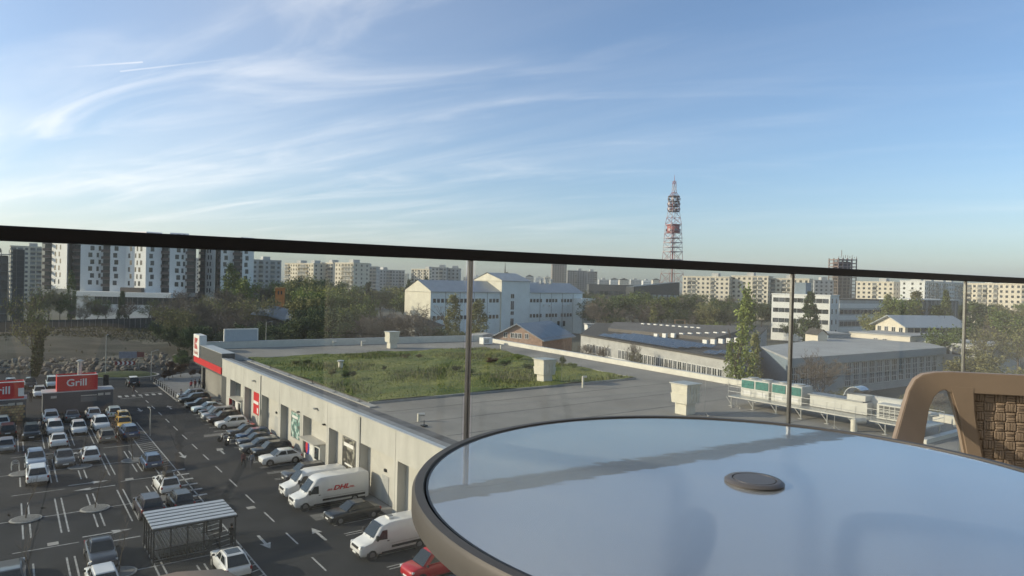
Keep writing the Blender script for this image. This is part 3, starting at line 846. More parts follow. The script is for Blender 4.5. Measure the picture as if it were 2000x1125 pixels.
KIND = {  # L, W, H, belt, ground clearance, hood height, cabin (bottom front, top front, top rear, bottom rear), tail height
    'hatch': (4.05, 1.74, 1.50, 0.98, 0.20, 0.93, (0.95, 0.30, -1.55, -1.93), 0.98),
    'sedan': (4.60, 1.80, 1.45, 0.96, 0.18, 0.90, (0.95, 0.22, -1.05, -1.75), 0.99),
    'suv': (4.45, 1.86, 1.68, 1.10, 0.26, 1.06, (1.05, 0.42, -1.72, -2.12), 1.10),
    'wagon': (4.65, 1.80, 1.50, 0.98, 0.18, 0.92, (0.98, 0.25, -1.85, -2.25), 0.98),
    'coupe': (4.35, 1.80, 1.55, 1.05, 0.22, 1.00, (0.95, 0.25, -1.20, -2.10), 1.05),
    'mpv': (4.50, 1.82, 1.82, 1.08, 0.20, 1.05, (1.35, 0.55, -2.00, -2.18), 1.08),
}
def inset_quad(q, f=0.06, off=0.012, ref=(0, 0, 0.9)):
    q = [Vector(p) for p in q]
    c = sum(q, Vector()) / len(q)
    n = (q[1] - q[0]).cross(q[2] - q[0]).normalized()
    if n.dot(c - Vector(ref)) < 0:
        n = -n; q = q[::-1]
    return [p + (c - p) * f + n * off for p in q]
def pane(q, **k):
    q = inset_quad(q, **k)
    return MB().add(q, [tuple(range(len(q)))])
def wheel_meshes(r, w=0.2):
    ty = MB().lathe([(r * .62, -w / 2), (r * .95, -w / 2), (r, -w / 2 + .03), (r, w / 2 - .03), (r * .95, w / 2), (r * .62, w / 2)], 18).mesh('tyre', M_tyre, smooth=True)
    rm = MB().lathe([(r * .60, -w / 2 - .004), (r * .64, -w / 2 + .01), (r * .64, w / 2 - .01), (r * .6, w / 2 + .004)], 18).mesh('rim', M_rim, smooth=True)
    return ty, rm
WH = {r: wheel_meshes(r) for r in (0.32, 0.36)}
PROTO = {}
def car_parts(kind):
    if kind in PROTO:
        return PROTO[kind]
    L, Wd, Hh, belt, zb, hood, (xbf, xtf, xtr, xbr), tail = KIND[kind]
    h = L / 2; hw = Wd / 2
    st = [(h, zb + .15, hood - .28, .72), (h - .06, zb + .05, hood - .16, .86), (h - .25, zb, hood - .06, .95), (h - .6, zb, hood, .985), (xbf + .05, zb, belt - .02, 1.0), (0, zb, belt + .01, 1.0),
          (xbr + .25 if kind == 'sedan' else -h + .75, zb, tail, 1.0), (-h + .3, zb + .02, tail - .005, .97), (-h + .07, zb + .08, tail - .08, .92), (-h, zb + .16, tail - .24, .84)]
    rings = []
    for x, b, t, w in st:
        y = hw * w
        half = [(y * .86, b), (y, b + .16), (y, b + (t - b) * .55), (y * .985, t - .16), (y * .93, t - .035), (y * .76, t)]
        rings.append([(x, p[0], p[1]) for p in half] + [(x, -p[0], p[1]) for p in half[::-1]])
    mb = MB().loft(rings)
    body = mb.mesh('body', M_white, smooth='all')
    yb, yt = hw * .90, hw * .72
    cab = MB().loft([[(xbf, -yb, belt - .05), (xbf, yb, belt - .05), (xbr, yb, belt - .05), (xbr, -yb, belt - .05)], [(xtf, -yt, Hh), (xtf, yt, Hh), (xtr, yt, Hh), (xtr, -yt, Hh)]])
    cabin = cab.mesh('cabin', M_white, smooth=True, bevel=0.09, seg=3)
    def C(u, v, s):                                     # u along length 0 front..1 rear, v up; side s
        x = (xbf + (xbr - xbf) * u) * (1 - v) + (xtf + (xtr - xtf) * u) * v
        return (x, s * (yb + (yt - yb) * v), belt - .05 + (Hh - belt + .05) * v)
    parts = [('cabin', cabin, 'body')]
    ws = pane([(xbf, -yb, belt - .05), (xbf, yb, belt - .05), (xtf, yt, Hh), (xtf, -yt, Hh)], f=0.09).mesh('windscreen', M_glass_dark)
    rw = pane([(xbr, -yb, belt - .05), (xbr, yb, belt - .05), (xtr, yt, Hh), (xtr, -yt, Hh)], f=0.14).mesh('rear_window', M_glass_dark)
    parts += [('windscreen', ws, None), ('rear_window', rw, None)]
    for s in (-1, 1):
        for (u0, u1) in ((0.06, 0.46), (0.50, 0.90)):
            m = pane([C(u0 + (.05 if u0 < .1 else 0), .16, s), C(u1, .16, s), C(u1 - .02, .84, s), C(u0 + (.10 if u0 < .1 else 0), .84, s)], f=0.02, off=0.014).mesh('side_window', M_glass_dark)
            parts.append(('side_window', m, None))
        hl = MB().box(h - .34, h - .08, s * hw * .88 - .14, s * hw * .88 + .04, hood - .30, hood - .15).mesh('headlight', M_hl, bevel=0.03)
        tl = MB().box(-h + .0, -h + .22, s * hw * .86 - .10, s * hw * .86 + .06, tail - .34, tail - .12).mesh('tail_light', M_tl, bevel=0.02)
        mr = MB().box(xbf - .35, xbf - .22, s * (hw * .98) - .02, s * (hw * .98 + .17), belt - .02, belt + .13).mesh('mirror', M_trim, bevel=0.03)
        parts += [('headlight', hl, None), ('tail_light', tl, None), ('mirror', mr, None)]
    parts.append(('front_bumper', MB().box(h - .20, h + .015, -hw * .72, hw * .72, zb + .02, zb + .28).mesh('front_bumper', M_trim, bevel=0.05), None))
    parts.append(('rear_bumper', MB().box(-h - .015, -h + .2, -hw * .80, hw * .80, zb + .04, zb + .24).mesh('rear_bumper', M_trim, bevel=0.05), None))
    parts.append(('number_plate', MB().box(h + .0, h + .03, -.26, .26, zb + .22, zb + .33).mesh('number_plate', M_plate), None))
    parts.append(('number_plate', MB().box(-h - .03, -h + .0, -.26, .26, tail - .36, tail - .25).mesh('number_plate', M_plate), None))
    r = 0.36 if kind in ('suv', 'coupe') else 0.32
    arches = []
    for s in (-1, 1):
        for x in (h - .82, -h + .78):
            arches.append(MB().tube((x, s * (hw - .05), r), (x, s * (hw + .008), r), r + .065, n=18).mesh('wheel_arch', M_trim))
    PROTO[kind] = (body, parts, arches, r, (h - .82, -h + .78), hw)
    return PROTO[kind]
def set_mat(o, m):
    o.material_slots[0].link = 'OBJECT'; o.material_slots[0].material = m
def car(kind, color, a, b, head, label, group, cat='car', extra=None, loc=None, rz=None):
    body, parts, arches, r, xs, hw = car_parts(kind)
    if rz is None:
        rz = {'front': TH - math.pi / 2, 'rear': TH + math.pi / 2, 'road': TH + math.pi, 'wall': TH}[head] + R.uniform(-.025, .025)
    e = empty('parked_car' if cat != 'taxi' else 'taxi', loc or G(a, b), rz, label, cat, group)
    m = PAINT[color]
    set_mat(put('body', body, e), m)
    for n, me, how in parts:
        o = put(n, me, e)
        if how == 'body':
            set_mat(o, m)
    for i, (s, x) in enumerate(((-1, xs[0]), (-1, xs[1]), (1, xs[0]), (1, xs[1]))):
        put('wheel_arch', arches[i], e)
        w = put('wheel', WH[r][0], e, (x, s * (hw - .075), r)); w.rotation_euler = (math.pi / 2, 0, 0)
        put('rim', WH[r][1], w)
    if extra:
        extra(e, KIND[kind])
    return e
def roof_box(e, k):
    MB().loft([[(0.2, -.35, k[2] + .08), (0.2, .35, k[2] + .08), (0.1, .3, k[2] + .2), (0.1, -.3, k[2] + .2)], [(-.4, -.42, k[2] + .05), (-.4, .42, k[2] + .05), (-.4, .38, k[2] + .42), (-.4, -.38, k[2] + .42)], [(-1.4, -.40, k[2] + .05), (-1.4, .40, k[2] + .05), (-1.35, .34, k[2] + .38), (-1.35, -.34, k[2] + .38)]]).build('roof_box', M_trim, e, bevel=0.04)
    for x in (-.1, -1.1):
        MB().box(x - .03, x + .03, -.7, .7, k[2] - .01, k[2] + .05).build('roof_bar', M_grey_metal, e)
def taxi_sign(e, k):
    MB().box(-.35, -.2, -.25, .25, k[2] + .0, k[2] + .14).build('roof_sign', M_plate, e, bevel=0.02)
def rails(e, k):
    for s in (-1, 1):
        MB().box(-1.5, .2, s * .58 - .02, s * .58 + .02, k[2] + .0, k[2] + .05).build('roof_rail', M_grey_metal, e)
def dark_roof(e, k):
    MB().box(k[6][2] + .25, k[6][1] - .25, -.45, .45, k[2] + .002, k[2] + .012).build('sunroof', M_glass_dark, e)
def green_marks(e, k):
    for s in (-.45, 0.0, .45):
        MB().box(-k[0] / 2 - .02, -k[0] / 2 + .01, s - .1, s + .1, .62, .85).build('green_sticker', mat('sticker_green', (0.05, 0.22, 0.08), 0.5, var=0), e)

g1 = 'cars in the rows left of the road'
g2 = 'cars parked along the shop wall'
# left rows, from the back to the front
car('suv', 'silver', 147.4, 0.6, 'front', 'silver off-roader in the farthest row at the left edge', g1, extra=rails)
car('suv', 'black', 146.8, 3.4, 'front', 'black off-roader next to the silver one in the farthest row', g1)
car('mpv', 'cyan', 146.4, 6.5, 'front', 'pale people carrier in the farthest row just left of the flue', g1)
car('suv', 'white', 141.5, -1.0, 'front', 'white car half hidden behind the cut-off grill kiosk', g1)
car('suv', 'white', 135.5, 4.4, 'front', 'white car with roof rails right behind the dark grill kiosk', g1, extra=rails)
car('suv', 'white', 112.2, 4.9, 'rear', 'white car leftmost of four backed against the dark kiosk wall', g1)
car('sedan', 'grey', 112.2, 7.35, 'rear', 'dark grey car second from left against the dark kiosk wall', g1)
car('hatch', 'white', 112.4, 9.9, 'rear', 'white hatchback third from left against the dark kiosk wall', g1)
car('wagon', 'cyan', 112.2, 12.4, 'rear', 'white estate with green stickers on its tailgate by the kiosk corner', g1, extra=green_marks)
car('hatch', 'yellow', 106.9, 13.0, 'front', 'yellow taxi farther from the balcony of the two', g1, 'taxi', extra=taxi_sign)
car('sedan', 'yellow', 103.0, 12.6, 'front', 'yellow taxi nearer the balcony of the two', g1, 'taxi', extra=taxi_sign)
car('suv', 'blue', 96.9, 12.4, 'rear', 'dark blue car directly in front of the yellow taxis', g1)
car('suv', 'white', 103.6, 10.0, 'front', 'white car nose on, left of the yellow taxi', g1)
car('wagon', 'beige', 96.6, 9.95, 'rear', 'beige old estate car in front of a white car', g1)
car('hatch', 'white', 102.6, 7.5, 'front', 'white car nose on with an empty stall in front', g1)
car('suv', 'white', 103.6, 5.0, 'front', 'white car nose on behind the white saloon', g1)
car('sedan', 'white', 96.6, 5.05, 'rear', 'white saloon showing its tail, nose to nose with a white car', g1)
car('suv', 'black', 102.2, 2.55, 'front', 'black car nose on with people at its side', g1)
car('hatch', 'cyan', 111.5, -0.4, 'rear', 'pale car at the left edge in front of the cut-off kiosk', g1)
car('suv', 'brown', 104.6, 0.2, 'rear', 'dark brown car at the left edge behind a silver hatchback', g1)
car('hatch', 'silver', 96.7, 0.1, 'rear', 'silver hatchback at the left edge showing its tail', g1)
car('wagon', 'paleblue', 87.7, 2.6, 'front', 'pale blue estate nose on behind the white car with a dark rear window', g1, extra=rails)
car('suv', 'white', 80.9, 2.55, 'rear', 'white car nose to nose with the pale blue estate', g1)
car('sedan', 'grey', 86.8, 5.1, 'front', 'dark grey saloon between a pale blue estate and a white hatchback', g1)
car('hatch', 'white', 87.0, 7.45, 'rear', 'white hatchback on the right of the dark grey saloon', g1)
car('hatch', 'blue', 81.0, 12.5, 'rear', 'blue hatchback parked alone beside the hatched strip', g1)
car('wagon', 'white', 71.6, 12.4, 'rear', 'white estate with a black roof box', g1, extra=roof_box)
car('suv', 'purple', 65.2, 9.95, 'rear', 'dark purple car left of the black hatchback behind the trolley shelter', g1)
car('hatch', 'black', 65.6, 12.5, 'rear', 'black hatchback just behind the trolley shelter roof', g1)
car('sedan', 'slate', 56.2, 5.6, 'front', 'dark saloon nose on, left of the trolley shelter', g1)
car('hatch', 'white', 51.3, 5.2, 'rear', 'white car in front of the dark saloon, cut by the lower edge', g1)
car('wagon', 'grey', 55.2, 0.3, 'rear', 'grey car in the lower left corner', g1)
car('coupe', 'white', 49.4, 12.7, 'rear', 'white coupe with a dark roof panel in front of the trolley shelter', g1, extra=dark_roof)
car('suv', 'black', 141.5, 18.6, 'rear', 'black off-roader with a pale roof driving beyond the zebra crossing', 'cars on the road', extra=lambda e, k: MB().box(k[6][2] + .1, k[6][1] - .1, -.6, .6, k[2] + .002, k[2] + .02).build('roof_panel', M_plate, e))
# along the shop wall, from the entrance towards the balcony
car('suv', 'silver', 121.6, 24.6, 'road', 'silver car at the far end of the wall row by the entrance', g2, extra=rails)
car('wagon', 'black', 118.4, 24.4, 'road', 'black estate second in the wall row from the entrance', g2)
car('sedan', 'black', 113.3, 24.3, 'road', 'black saloon third in the wall row from the entrance', g2)
car('sedan', 'cyan', 109.4, 24.5, 'road', 'pale saloon fourth in the wall row from the entrance', g2)
car('hatch', 'black', 105.9, 24.5, 'road', 'black hatchback tucked behind a silver people carrier', g2)
car('mpv', 'silver', 102.8, 24.4, 'road', 'silver people carrier in the wall row', g2)
car('suv', 'brown', 99.9, 24.5, 'road', 'brown car between the silver people carrier and the white hatchback', g2)
car('hatch', 'white', 96.5, 24.6, 'road', 'white hatchback before the gap in the wall row', g2)
car('sedan', 'black', 90.6, 24.9, 'road', 'black saloon behind the motorcycles', g2)
car('hatch', 'blue', 87.7, 25.0, 'road', 'blue hatchback behind the motorcycles', g2)
car('sedan', 'slate', 85.0, 24.6, 'road', 'dark slate saloon beside the nearer motorcycle', g2)
car('wagon', 'grey', 81.9, 24.2, 'road', 'grey estate in the wall row next to a black off-roader', g2)
car('suv', 'black', 78.9, 24.6, 'road', 'black off-roader on the far side of the white crossover', g2)
car('coupe', 'white', 75.3, 24.4, 'road', 'white crossover with black wheel arches in the wall row', g2)
car('suv', 'slate', 67.8, 24.5, 'road', 'slate blue off-roader on the far side of the vans', g2)
car('sedan', 'black', 54.7, 24.0, 'road', 'black saloon between the long white van and the nearest white van', g2)
car('mpv', 'red', 41.2, 24.2, 'road', 'red car half hidden by the table rim', g2)

# ------------------------------------------------------------------ vans
def van(a, b, L, Hh, label, logo=False, beacon=False):
    e = empty('delivery_van', G(a, b), TH + math.pi + R.uniform(-.01, .01), label, 'van', 'white vans along the shop wall')
    h = L / 2; hw = 0.99; m = PAINT['white']
    st = [(h, .42, .92, .80, .70), (h - .10, .34, 1.08, .90, .80), (h - .45, .30, 1.22, .97, .86), (h - .95, .30, 1.36, 1.0, .86), (h - 1.05, .30, 1.46, 1.0, .84), (h - 1.62, .30, 2.22, 1.0, .80), (h - 1.95, .30, Hh - .16, 1.0, .82),
          (h - 2.4, .30, Hh - .02, 1.0, .84), (0, .30, Hh, 1.0, .84), (-h + .25, .30, Hh - .02, 1.0, .84), (-h, .34, Hh - .10, .98, .82)]
    rings = []
    for x, zb, zt, w0, w1 in st:
        y0, y1 = hw * w0, hw * w1
        mid = zb + (zt - zb) * .5
        half = [(y0 * .9, zb), (y0, zb + .12), (y0, mid), ((y0 + y1) / 2 + .03, zt - (zt - mid) * .22), (y1 * .97, zt - .03), (y1 * .7, zt)]
        rings.append([(x, p[0], p[1]) for p in half] + [(x, -p[0], p[1]) for p in half[::-1]])
    MB().loft(rings).build('body', m, e, smooth=True)
    ws = pane([(h - 1.06, -hw * .80, 1.50), (h - 1.06, hw * .80, 1.50), (h - 1.80, hw * .70, 2.36), (h - 1.80, -hw * .70, 2.36)], f=0.04, off=0.05, ref=(0, 0, 1)).build('windscreen', M_glass_dark, e)
    for s in (-1, 1):
        q = [(h - 1.30, s * (hw + .004), 1.36), (h - 2.15, s * (hw + .004), 1.30), (h - 2.15, s * (hw * .965), 2.02), (h - 1.72, s * (hw * .965), 2.02)]
        pane(q, f=0.05, off=0.012, ref=(h - 1.8, 0, 1.6)).build('side_window', M_glass_dark, e)
        MB().box(-h + .35, h - 2.5, s * hw - .012, s * hw + .02, .62, .80).build('side_moulding', M_trim, e)
        MB().box(-h + .35, h - 1.7, s * hw - .05, s * hw + .012, .28, .45).build('sill', M_trim, e)
        MB().box(h - .42, h - .06, s * hw * .80 - .13, s * hw * .80 + .1, .88, 1.12).build('headlight', M_hl, e, bevel=0.05)
        MB().box(-h - .012, -h + .1, s * hw * .92 - .07, s * hw * .92 + .05, .9, 1.6).build('tail_light', M_tl, e)
        mi = MB().box(h - 1.35, h - 1.15, s * (hw + .05), s * (hw + .30), 1.38, 1.78).build('mirror', M_trim, e, bevel=0.05)
        MB().bar((h - 1.3, s * (hw - .05), 1.40), (h - 1.25, s * (hw + .1), 1.45), .05, .05).build('mirror_arm', M_trim, e)
        MB().box(h - 2.30, h - 2.12, s * hw - .006, s * hw + .03, 1.16, 1.22).build('door_handle', M_trim, e)
        for x in (h - .95, -h + 1.35):
            MB().tube((x, s * (hw - .06), .35), (x, s * (hw + .008), .36), .44, n=18).build('wheel_arch', M_trim, e)
            w = put('wheel', WH[0.36][0], e, (x, s * (hw - .08), .36)); w.rotation_euler = (math.pi / 2, 0, 0); put('rim', WH[0.36][1], w)
        MB().tube((-h + .3, s * (hw + .006), .95), (h - 2.4, s * (hw + .006), .95), .008, n=4).build('door_rail', M_trim, e)
    MB().box(h - .16, h + .02, -hw * .55, hw * .55, .82, 1.02).build('grille', M_trim, e, bevel=0.03)
    MB().box(h - .2, h + .03, -hw * .82, hw * .82, .32, .62).build('front_bumper', M_trim, e, bevel=0.06)
    MB().box(h + .02, h + .05, -.26, .26, .48, .59).build('number_plate', M_plate, e)
    for s in (-.45, .45):
        MB().bar((h - 1.02, s, 1.46), (h - 1.25, s * .2, 1.68), .03, .03).build('wiper', M_trim, e)
    if beacon:
        MB().box(h - 3.0, h - 2.55, -.35, .35, Hh - .02, Hh + .16).build('roof_vent', M_plate, e, bevel=0.05)
        MB().box(h - 2.98, h - 2.57, -.2, .2, Hh + .165, Hh + .2).build('vent_lid', M_grey_metal, e)
    if logo:
        # the side towards the balcony is local +y
        red = mat('lettering_red', (0.50, 0.012, 0.02), 0.45, var=0)
        t = text_on(e, 'DHL', 0.56, red, (-0.75, hw + .016, 1.62), (rad(90), 0, math.pi), shear=0.32, bold=0.026)
        t.scale = (1.35, 1, 1)
        for dz in (-.12, -.06, 0.0):
            MB().box(-.75 + .82, -.75 + 1.2 - dz, hw + .008, hw + .016, 1.58 + dz, 1.615 + dz).build('speed_line', red, e)
            MB().box(-.75 - 1.2 + dz, -.75 - .82, hw + .008, hw + .016, 1.58 + dz, 1.615 + dz).build('speed_line', red, e)
    return e
van(59.6, 23.8, 6.9, 2.72, 'long white delivery van with red lettering on its side', logo=True)
van(63.2, 23.6, 5.9, 2.35, 'white van almost hidden behind the lettered delivery van')
van(46.7, 23.8, 6.2, 2.50, 'white van with a roof vent nearest the table', beacon=True)

# ------------------------------------------------------------------ motorcycles
def motorcycle(a, b, rz, label, chrome):
    e = empty('motorcycle', G(a, b), rz, label, 'motorcycle', 'motorcycles in the wall row')
    mw = MB().lathe([(.22, -.06), (.31, -.05), (.33, 0), (.31, .05), (.22, .06)], 18).mesh('wheel', M_tyre, smooth=True)
    for x in (.72, -.70):
        w = put('wheel', mw, e, (x, 0, .33)); w.rotation_euler = (math.pi / 2, 0, 0)
        put('rim', MB().lathe([(.21, -.03), (.24, -.03), (.24, .03), (.21, .03)], 18).mesh('rim', M_rim), w)
    MB().loft([[(.35, -.12, .80), (.35, .12, .80), (.35, .08, .98), (.35, -.08, .98)], [(0, -.17, .76), (0, .17, .76), (0, .12, 1.02), (0, -.12, 1.02)], [(-.22, -.10, .74), (-.22, .10, .74), (-.22, .08, .88), (-.22, -.08, .88)]]).build('fuel_tank', PAINT['black'], e, bevel=.03, smooth=True)
    MB().box(-.85, -.2, -.13, .13, .72, .84).build('seat', M_trim, e, bevel=.05)
    MB().box(-.28, .32, -.17, .17, .30, .70).build('engine', M_rim if chrome else M_grey_metal, e, bevel=.04)
    for s in (-.09, .09):
        MB().tube((.72, s, .33), (.42, s, 1.0), .03, n=6).build('fork', M_rim, e)
    MB().tube((.40, -.36, 1.06), (.40, .36, 1.06), .018, n=6).build('handlebar', M_trim, e)
    MB().tube((.50, 0, .92), (.60, 0, .90), .10, n=12).build('headlight', M_hl, e)
    MB().tube((.2, -.19, .30), (-.9, -.2, .42), .05, n=8).build('exhaust', M_rim, e, smooth=True)
    MB().box(-1.0, -.55, -.10, .10, .62, .70).build('rear_mudguard', PAINT['black'], e)
    for s in (-1, 1):
        MB().tube((.38, s * .3, 1.08), (.34, s * .36, 1.24), .012, n=5).build('mirror_stalk', M_trim, e)
    return e
motorcycle(88.6, 22.0, TH + math.pi, 'black motorcycle with bright chrome farther along the wall row', True)
motorcycle(86.4, 22.2, TH + math.pi + .15, 'black motorcycle nearer the balcony, its wheel turned', True)

# ------------------------------------------------------------------ trolley shelter and trolleys
sh = empty('trolley_shelter', G(55.3, 11.25), TH, 'open trolley shelter with a striped pale roof and dark posts', 'shelter')
m_shf = mat('shelter_frame', (0.022, 0.025, 0.03), 0.5, var=0)
m_shr = mat('shelter_roof', (0.42, 0.45, 0.50), 0.35, var=0.08, scale=2)
hx, hy = 2.75, 2.05
for k in range(6):
    y0 = -hy - 0.15 + k * (2 * hy + 0.3) / 6
    MB().box(-hx - .1, hx + .1, y0 + .11, y0 + (2 * hy + .3) / 6 - .11, 2.52, 2.60).build('roof_panel', m_shr, sh)
    MB().box(-hx - .1, hx + .1, y0 - .09, y0 + .09, 2.46, 2.57).build('roof_rib', m_shf, sh)
MB().box(-hx - .1, hx + .1, hy + .15 - .09, hy + .15 + .09, 2.46, 2.57).build('roof_rib', m_shf, sh)
for y in (-hy, hy):
    for x in np.linspace(-hx, hx, 6):
        MB().box(x - .05, x + .05, y - .05, y + .05, 0, 2.46).build('post', m_shf, sh)
    MB().box(-hx, hx, y - .03, y + .03, .98, 1.06).build('side_rail', m_shf, sh)
    MB().box(-hx, hx, y - .03, y + .03, .18, .26).build('side_rail', m_shf, sh)
for y in np.linspace(-hy, hy, 5)[1:-1]:
    MB().box(-hx - .05, -hx + .05, y - .04, y + .04, 0, 2.46).build('post', m_shf, sh)
m_pglass = bpy.data.materials.new('clear_panel'); m_pglass.use_nodes = True
def thin_glass(m, tint, rough=0.0, ior=1.45, dirt=0.0, dirtcol=(0.6, 0.6, 0.56)):
    t = m.node_tree; t.nodes.clear()
    o = t.nodes.new('ShaderNodeOutputMaterial'); tr = t.nodes.new('ShaderNodeBsdfTransparent'); gl = t.nodes.new('ShaderNodeBsdfGlossy'); mx = t.nodes.new('ShaderNodeMixShader'); fr = t.nodes.new('ShaderNodeFresnel')
    tr.inputs[0].default_value = tuple(tint) + (1,); gl.inputs['Roughness'].default_value = rough; ge = t.nodes.new('ShaderNodeNewGeometry'); io = t.nodes.new('ShaderNodeMapRange'); io.inputs[3].default_value = ior; io.inputs[4].default_value = 1 / ior
    t.links.new(ge.outputs['Backfacing'], io.inputs[0]); t.links.new(io.outputs[0], fr.inputs[0])
    t.links.new(fr.outputs[0], mx.inputs[0]); t.links.new(tr.outputs[0], mx.inputs[1]); t.links.new(gl.outputs[0], mx.inputs[2])
    last = mx.outputs[0]
    if dirt:
        tc = t.nodes.new('ShaderNodeTexCoord'); nz = t.nodes.new('ShaderNodeTexNoise'); nz.inputs['Scale'].default_value = 2.2; nz.inputs['Detail'].default_value = 9; nz.inputs['Roughness'].default_value = 0.7
        mp = t.nodes.new('ShaderNodeMapping'); mp.inputs['Scale'].default_value = (1.6, 1, 0.35)
        t.links.new(tc.outputs['Object'], mp.inputs[0]); t.links.new(mp.outputs[0], nz.inputs['Vector'])
        mr = t.nodes.new('ShaderNodeMapRange'); mr.inputs[1].default_value = 0.45; mr.inputs[2].default_value = 0.75; mr.inputs[3].default_value = dirt * 0.2; mr.inputs[4].default_value = dirt * 1.8
        t.links.new(nz.outputs[0], mr.inputs[0])
        df = t.nodes.new('ShaderNodeBsdfDiffuse'); df.inputs[0].default_value = tuple(dirtcol) + (1,)
        m2 = t.nodes.new('ShaderNodeMixShader'); t.links.new(mr.outputs[0], m2.inputs[0]); t.links.new(last, m2.inputs[1]); t.links.new(df.outputs[0], m2.inputs[2]); last = m2.outputs[0]
    t.links.new(last, o.inputs['Surface'])
thin_glass(m_pglass, (0.86, 0.89, 0.9))
for k in range(5):
    x = -hx + k * 2 * hx / 5
    for y in (-hy, hy):
        MB().box(x + .07, x + 2 * hx / 5 - .07, y - .012, y + .012, .3, .94).build('glass_panel', m_pglass, sh)
# nested trolleys in three lanes
cart = empty('shopping_trolley', (0, 0, 0), 0)
m_wire = mat('trolley_wire', (0.45, 0.46, 0.48), 0.35, metal=0.8, var=0)
mb = MB()
for z in (.5, .68, .86, 1.0):
    f = (z - .5) / .5
    xx0, xx1, yy = -.42 - .06 * f, .38 + .1 * f, .24 + .06 * f
    for p, q in (((xx0, -yy, z), (xx1, -yy, z)), ((xx0, yy, z), (xx1, yy, z)), ((xx1, -yy, z), (xx1, yy, z)), ((xx0, -yy, z), (xx0, yy, z))):
        mb.bar(p, q, .018, .018)
for t in np.linspace(-1, 1, 6):
    mb.bar((-.42, .24 * t, .5), (.38, .24 * t, .5), .012, .012); mb.bar((.38, .24 * t, .5), (.48, .3 * t, 1.0), .014, .014); mb.bar((-.02 + .4 * t, -.24, .5), (-.01 + .45 * t, -.30, 1.0), .014, .014); mb.bar((-.02 + .4 * t, .24, .5), (-.01 + .45 * t, .30, 1.0), .014, .014)
mb.build('basket', m_wire, cart)
MB().tube((-.52, -.28, 1.04), (-.52, .28, 1.04), .02, n=6).build('handle', M_trim, cart)
MB().bar((-.45, -.24, .12), (.42, -.20, .14), .025, .025).build('chassis_bar', m_wire, cart)
MB().bar((-.45, .24, .12), (.42, .20, .14), .025, .025).build('chassis_bar', m_wire, cart)
for s in (-1, 1):
    MB().bar((-.45, s * .24, .12), (-.45, s * .25, .95), .025, .025).build('upright', m_wire, cart)
    for x in (-.42, .40):
        MB().tube((x, s * .22 - .015, .06), (x, s * .22 + .015, .06), .06, n=10).build('castor', M_tyre, cart)
first = True
for lane, n in ((-1.35, 11), (-.65, 11), (.05, 10), (.75, 11), (1.4, 9)):
    for k in range(n):
        c = cart if first else copy_tree(cart); first = False
        p = G(55.3 + lane, 11.25 - 2.2 + k * .27); c.location = (p.x, p.y, 0); c.rotation_euler = (0, 0, TH)
        tag(c, 'wire shopping trolley nested in the rows under the shelter', 'shopping trolley', 'trolleys nested in the shelter')

# ------------------------------------------------------------------ grill kiosks
def kiosk(a, b0, b1, dep, h, label, sign_b, flue, sign_a=0.0):
    e = empty('grill_kiosk', G(a, (b0 + b1) / 2), TH, label, 'kiosk')
    w = (b1 - b0) / 2
    m_k = mat('kiosk_grey', (0.075, 0.085, 0.10), 0.6, var=0.08)
    MB().box(-w, w, 0, dep, 0.05, h).build('cabin', m_k, e)
    for k in range(9):
        x = -w + (k + .5) * 2 * w / 9
        MB().box(x - w / 9 + .03, x + w / 9 - .03, -.03, 0.0, .15, h - .15).build('wall_panel', m_k, e)
    MB().box(-w - .12, w + .12, -.12, dep + .12, h, h + .14).build('roof', mat('kiosk_roof', (0.45, 0.46, 0.47), 0.6, var=0.1), e)
    MB().box(-w + 4.6, -w + 6.6, -.07, -.032, 1.5, 2.2).build('shutter', mat('kiosk_shutter', (0.16, 0.17, 0.18), 0.5, var=0.05), e)
    for x in (-w + 1.3, w - 1.6, w - .7):
        MB().box(x - .35, x + .35, -.075, -.032, h - .75, h - .4).build('vent_grille', m_galv, e)
    MB().box(-w + 4.6, -w + 6.6, -.08, -.032, 2.35, 2.5).build('shelf', m_galv, e)
    s0, s1 = sign_b
    sg = MB().box(s0, s1, 0.1, 0.35, h + .14, h + 2.35).build('sign_panel', M_red, e)
    MB().box(s0, s0 + .12, .35, dep - .2, h + .14, h + 2.35).build('sign_side', M_red, e); MB().box(s1 - .12, s1, .35, dep - .2, h + .14, h + 2.35).build('sign_side', M_red, e)
    MB().box(s0, s1, dep - .3, dep - .2, h + .14, h + 2.35).build('sign_back', M_red, e)
    MB().box(s0 - .03, s1 + .03, .06, .40, h + 2.35, h + 2.44).build('sign_cap', M_white, e)
    text_on(e, 'Grill', 1.45, mat('lettering_white', (0.75, 0.75, 0.75), 0.5, var=0), ((s0 + s1) / 2 - .1, .07, h + 1.3), (rad(90), 0, 0), bold=0.02)
    if flue is not None:
        MB().tube((flue, dep - 1.2, h), (flue, dep - 1.2, h + 4.2), .28, n=14).build('flue', m_galv, e, smooth=True)
        MB().lathe([(.5, h + 4.2), (.5, h + 4.3), (.1, h + 4.5)], 14, c=(flue, dep - 1.2)).build('flue_cap', m_galv, e)
    return e
kiosk(117.6, 4.2, 12.9, 3.2, 3.05, 'dark kiosk with a red Grill sign and a tall steel flue', (-2.7, 2.35), 0.2)
k2 = kiosk(113.8, -6.2, 2.2, 3.0, 3.05, 'kiosk cut by the left edge, red sign over a log stack front', (-1.4, 3.95), None)
m_log = mat('log_ends', (0.26, 0.18, 0.10), 0.9, var=0.3, scale=3, obj_rand=0.35)
lm = MB().tube((0, -.12, 0), (0, .02, 0), .19, n=10).mesh('log', m_log)
for i in range(9):
    for j in range(6):
        put('log', lm, k2, (.7 + i * .38 + (.19 if j % 2 else 0), -.1, .35 + j * .36))
MB().box(3.3, 3.95, -.02, .08, 3.5, 4.6).build('sign_badge', M_white, k2)

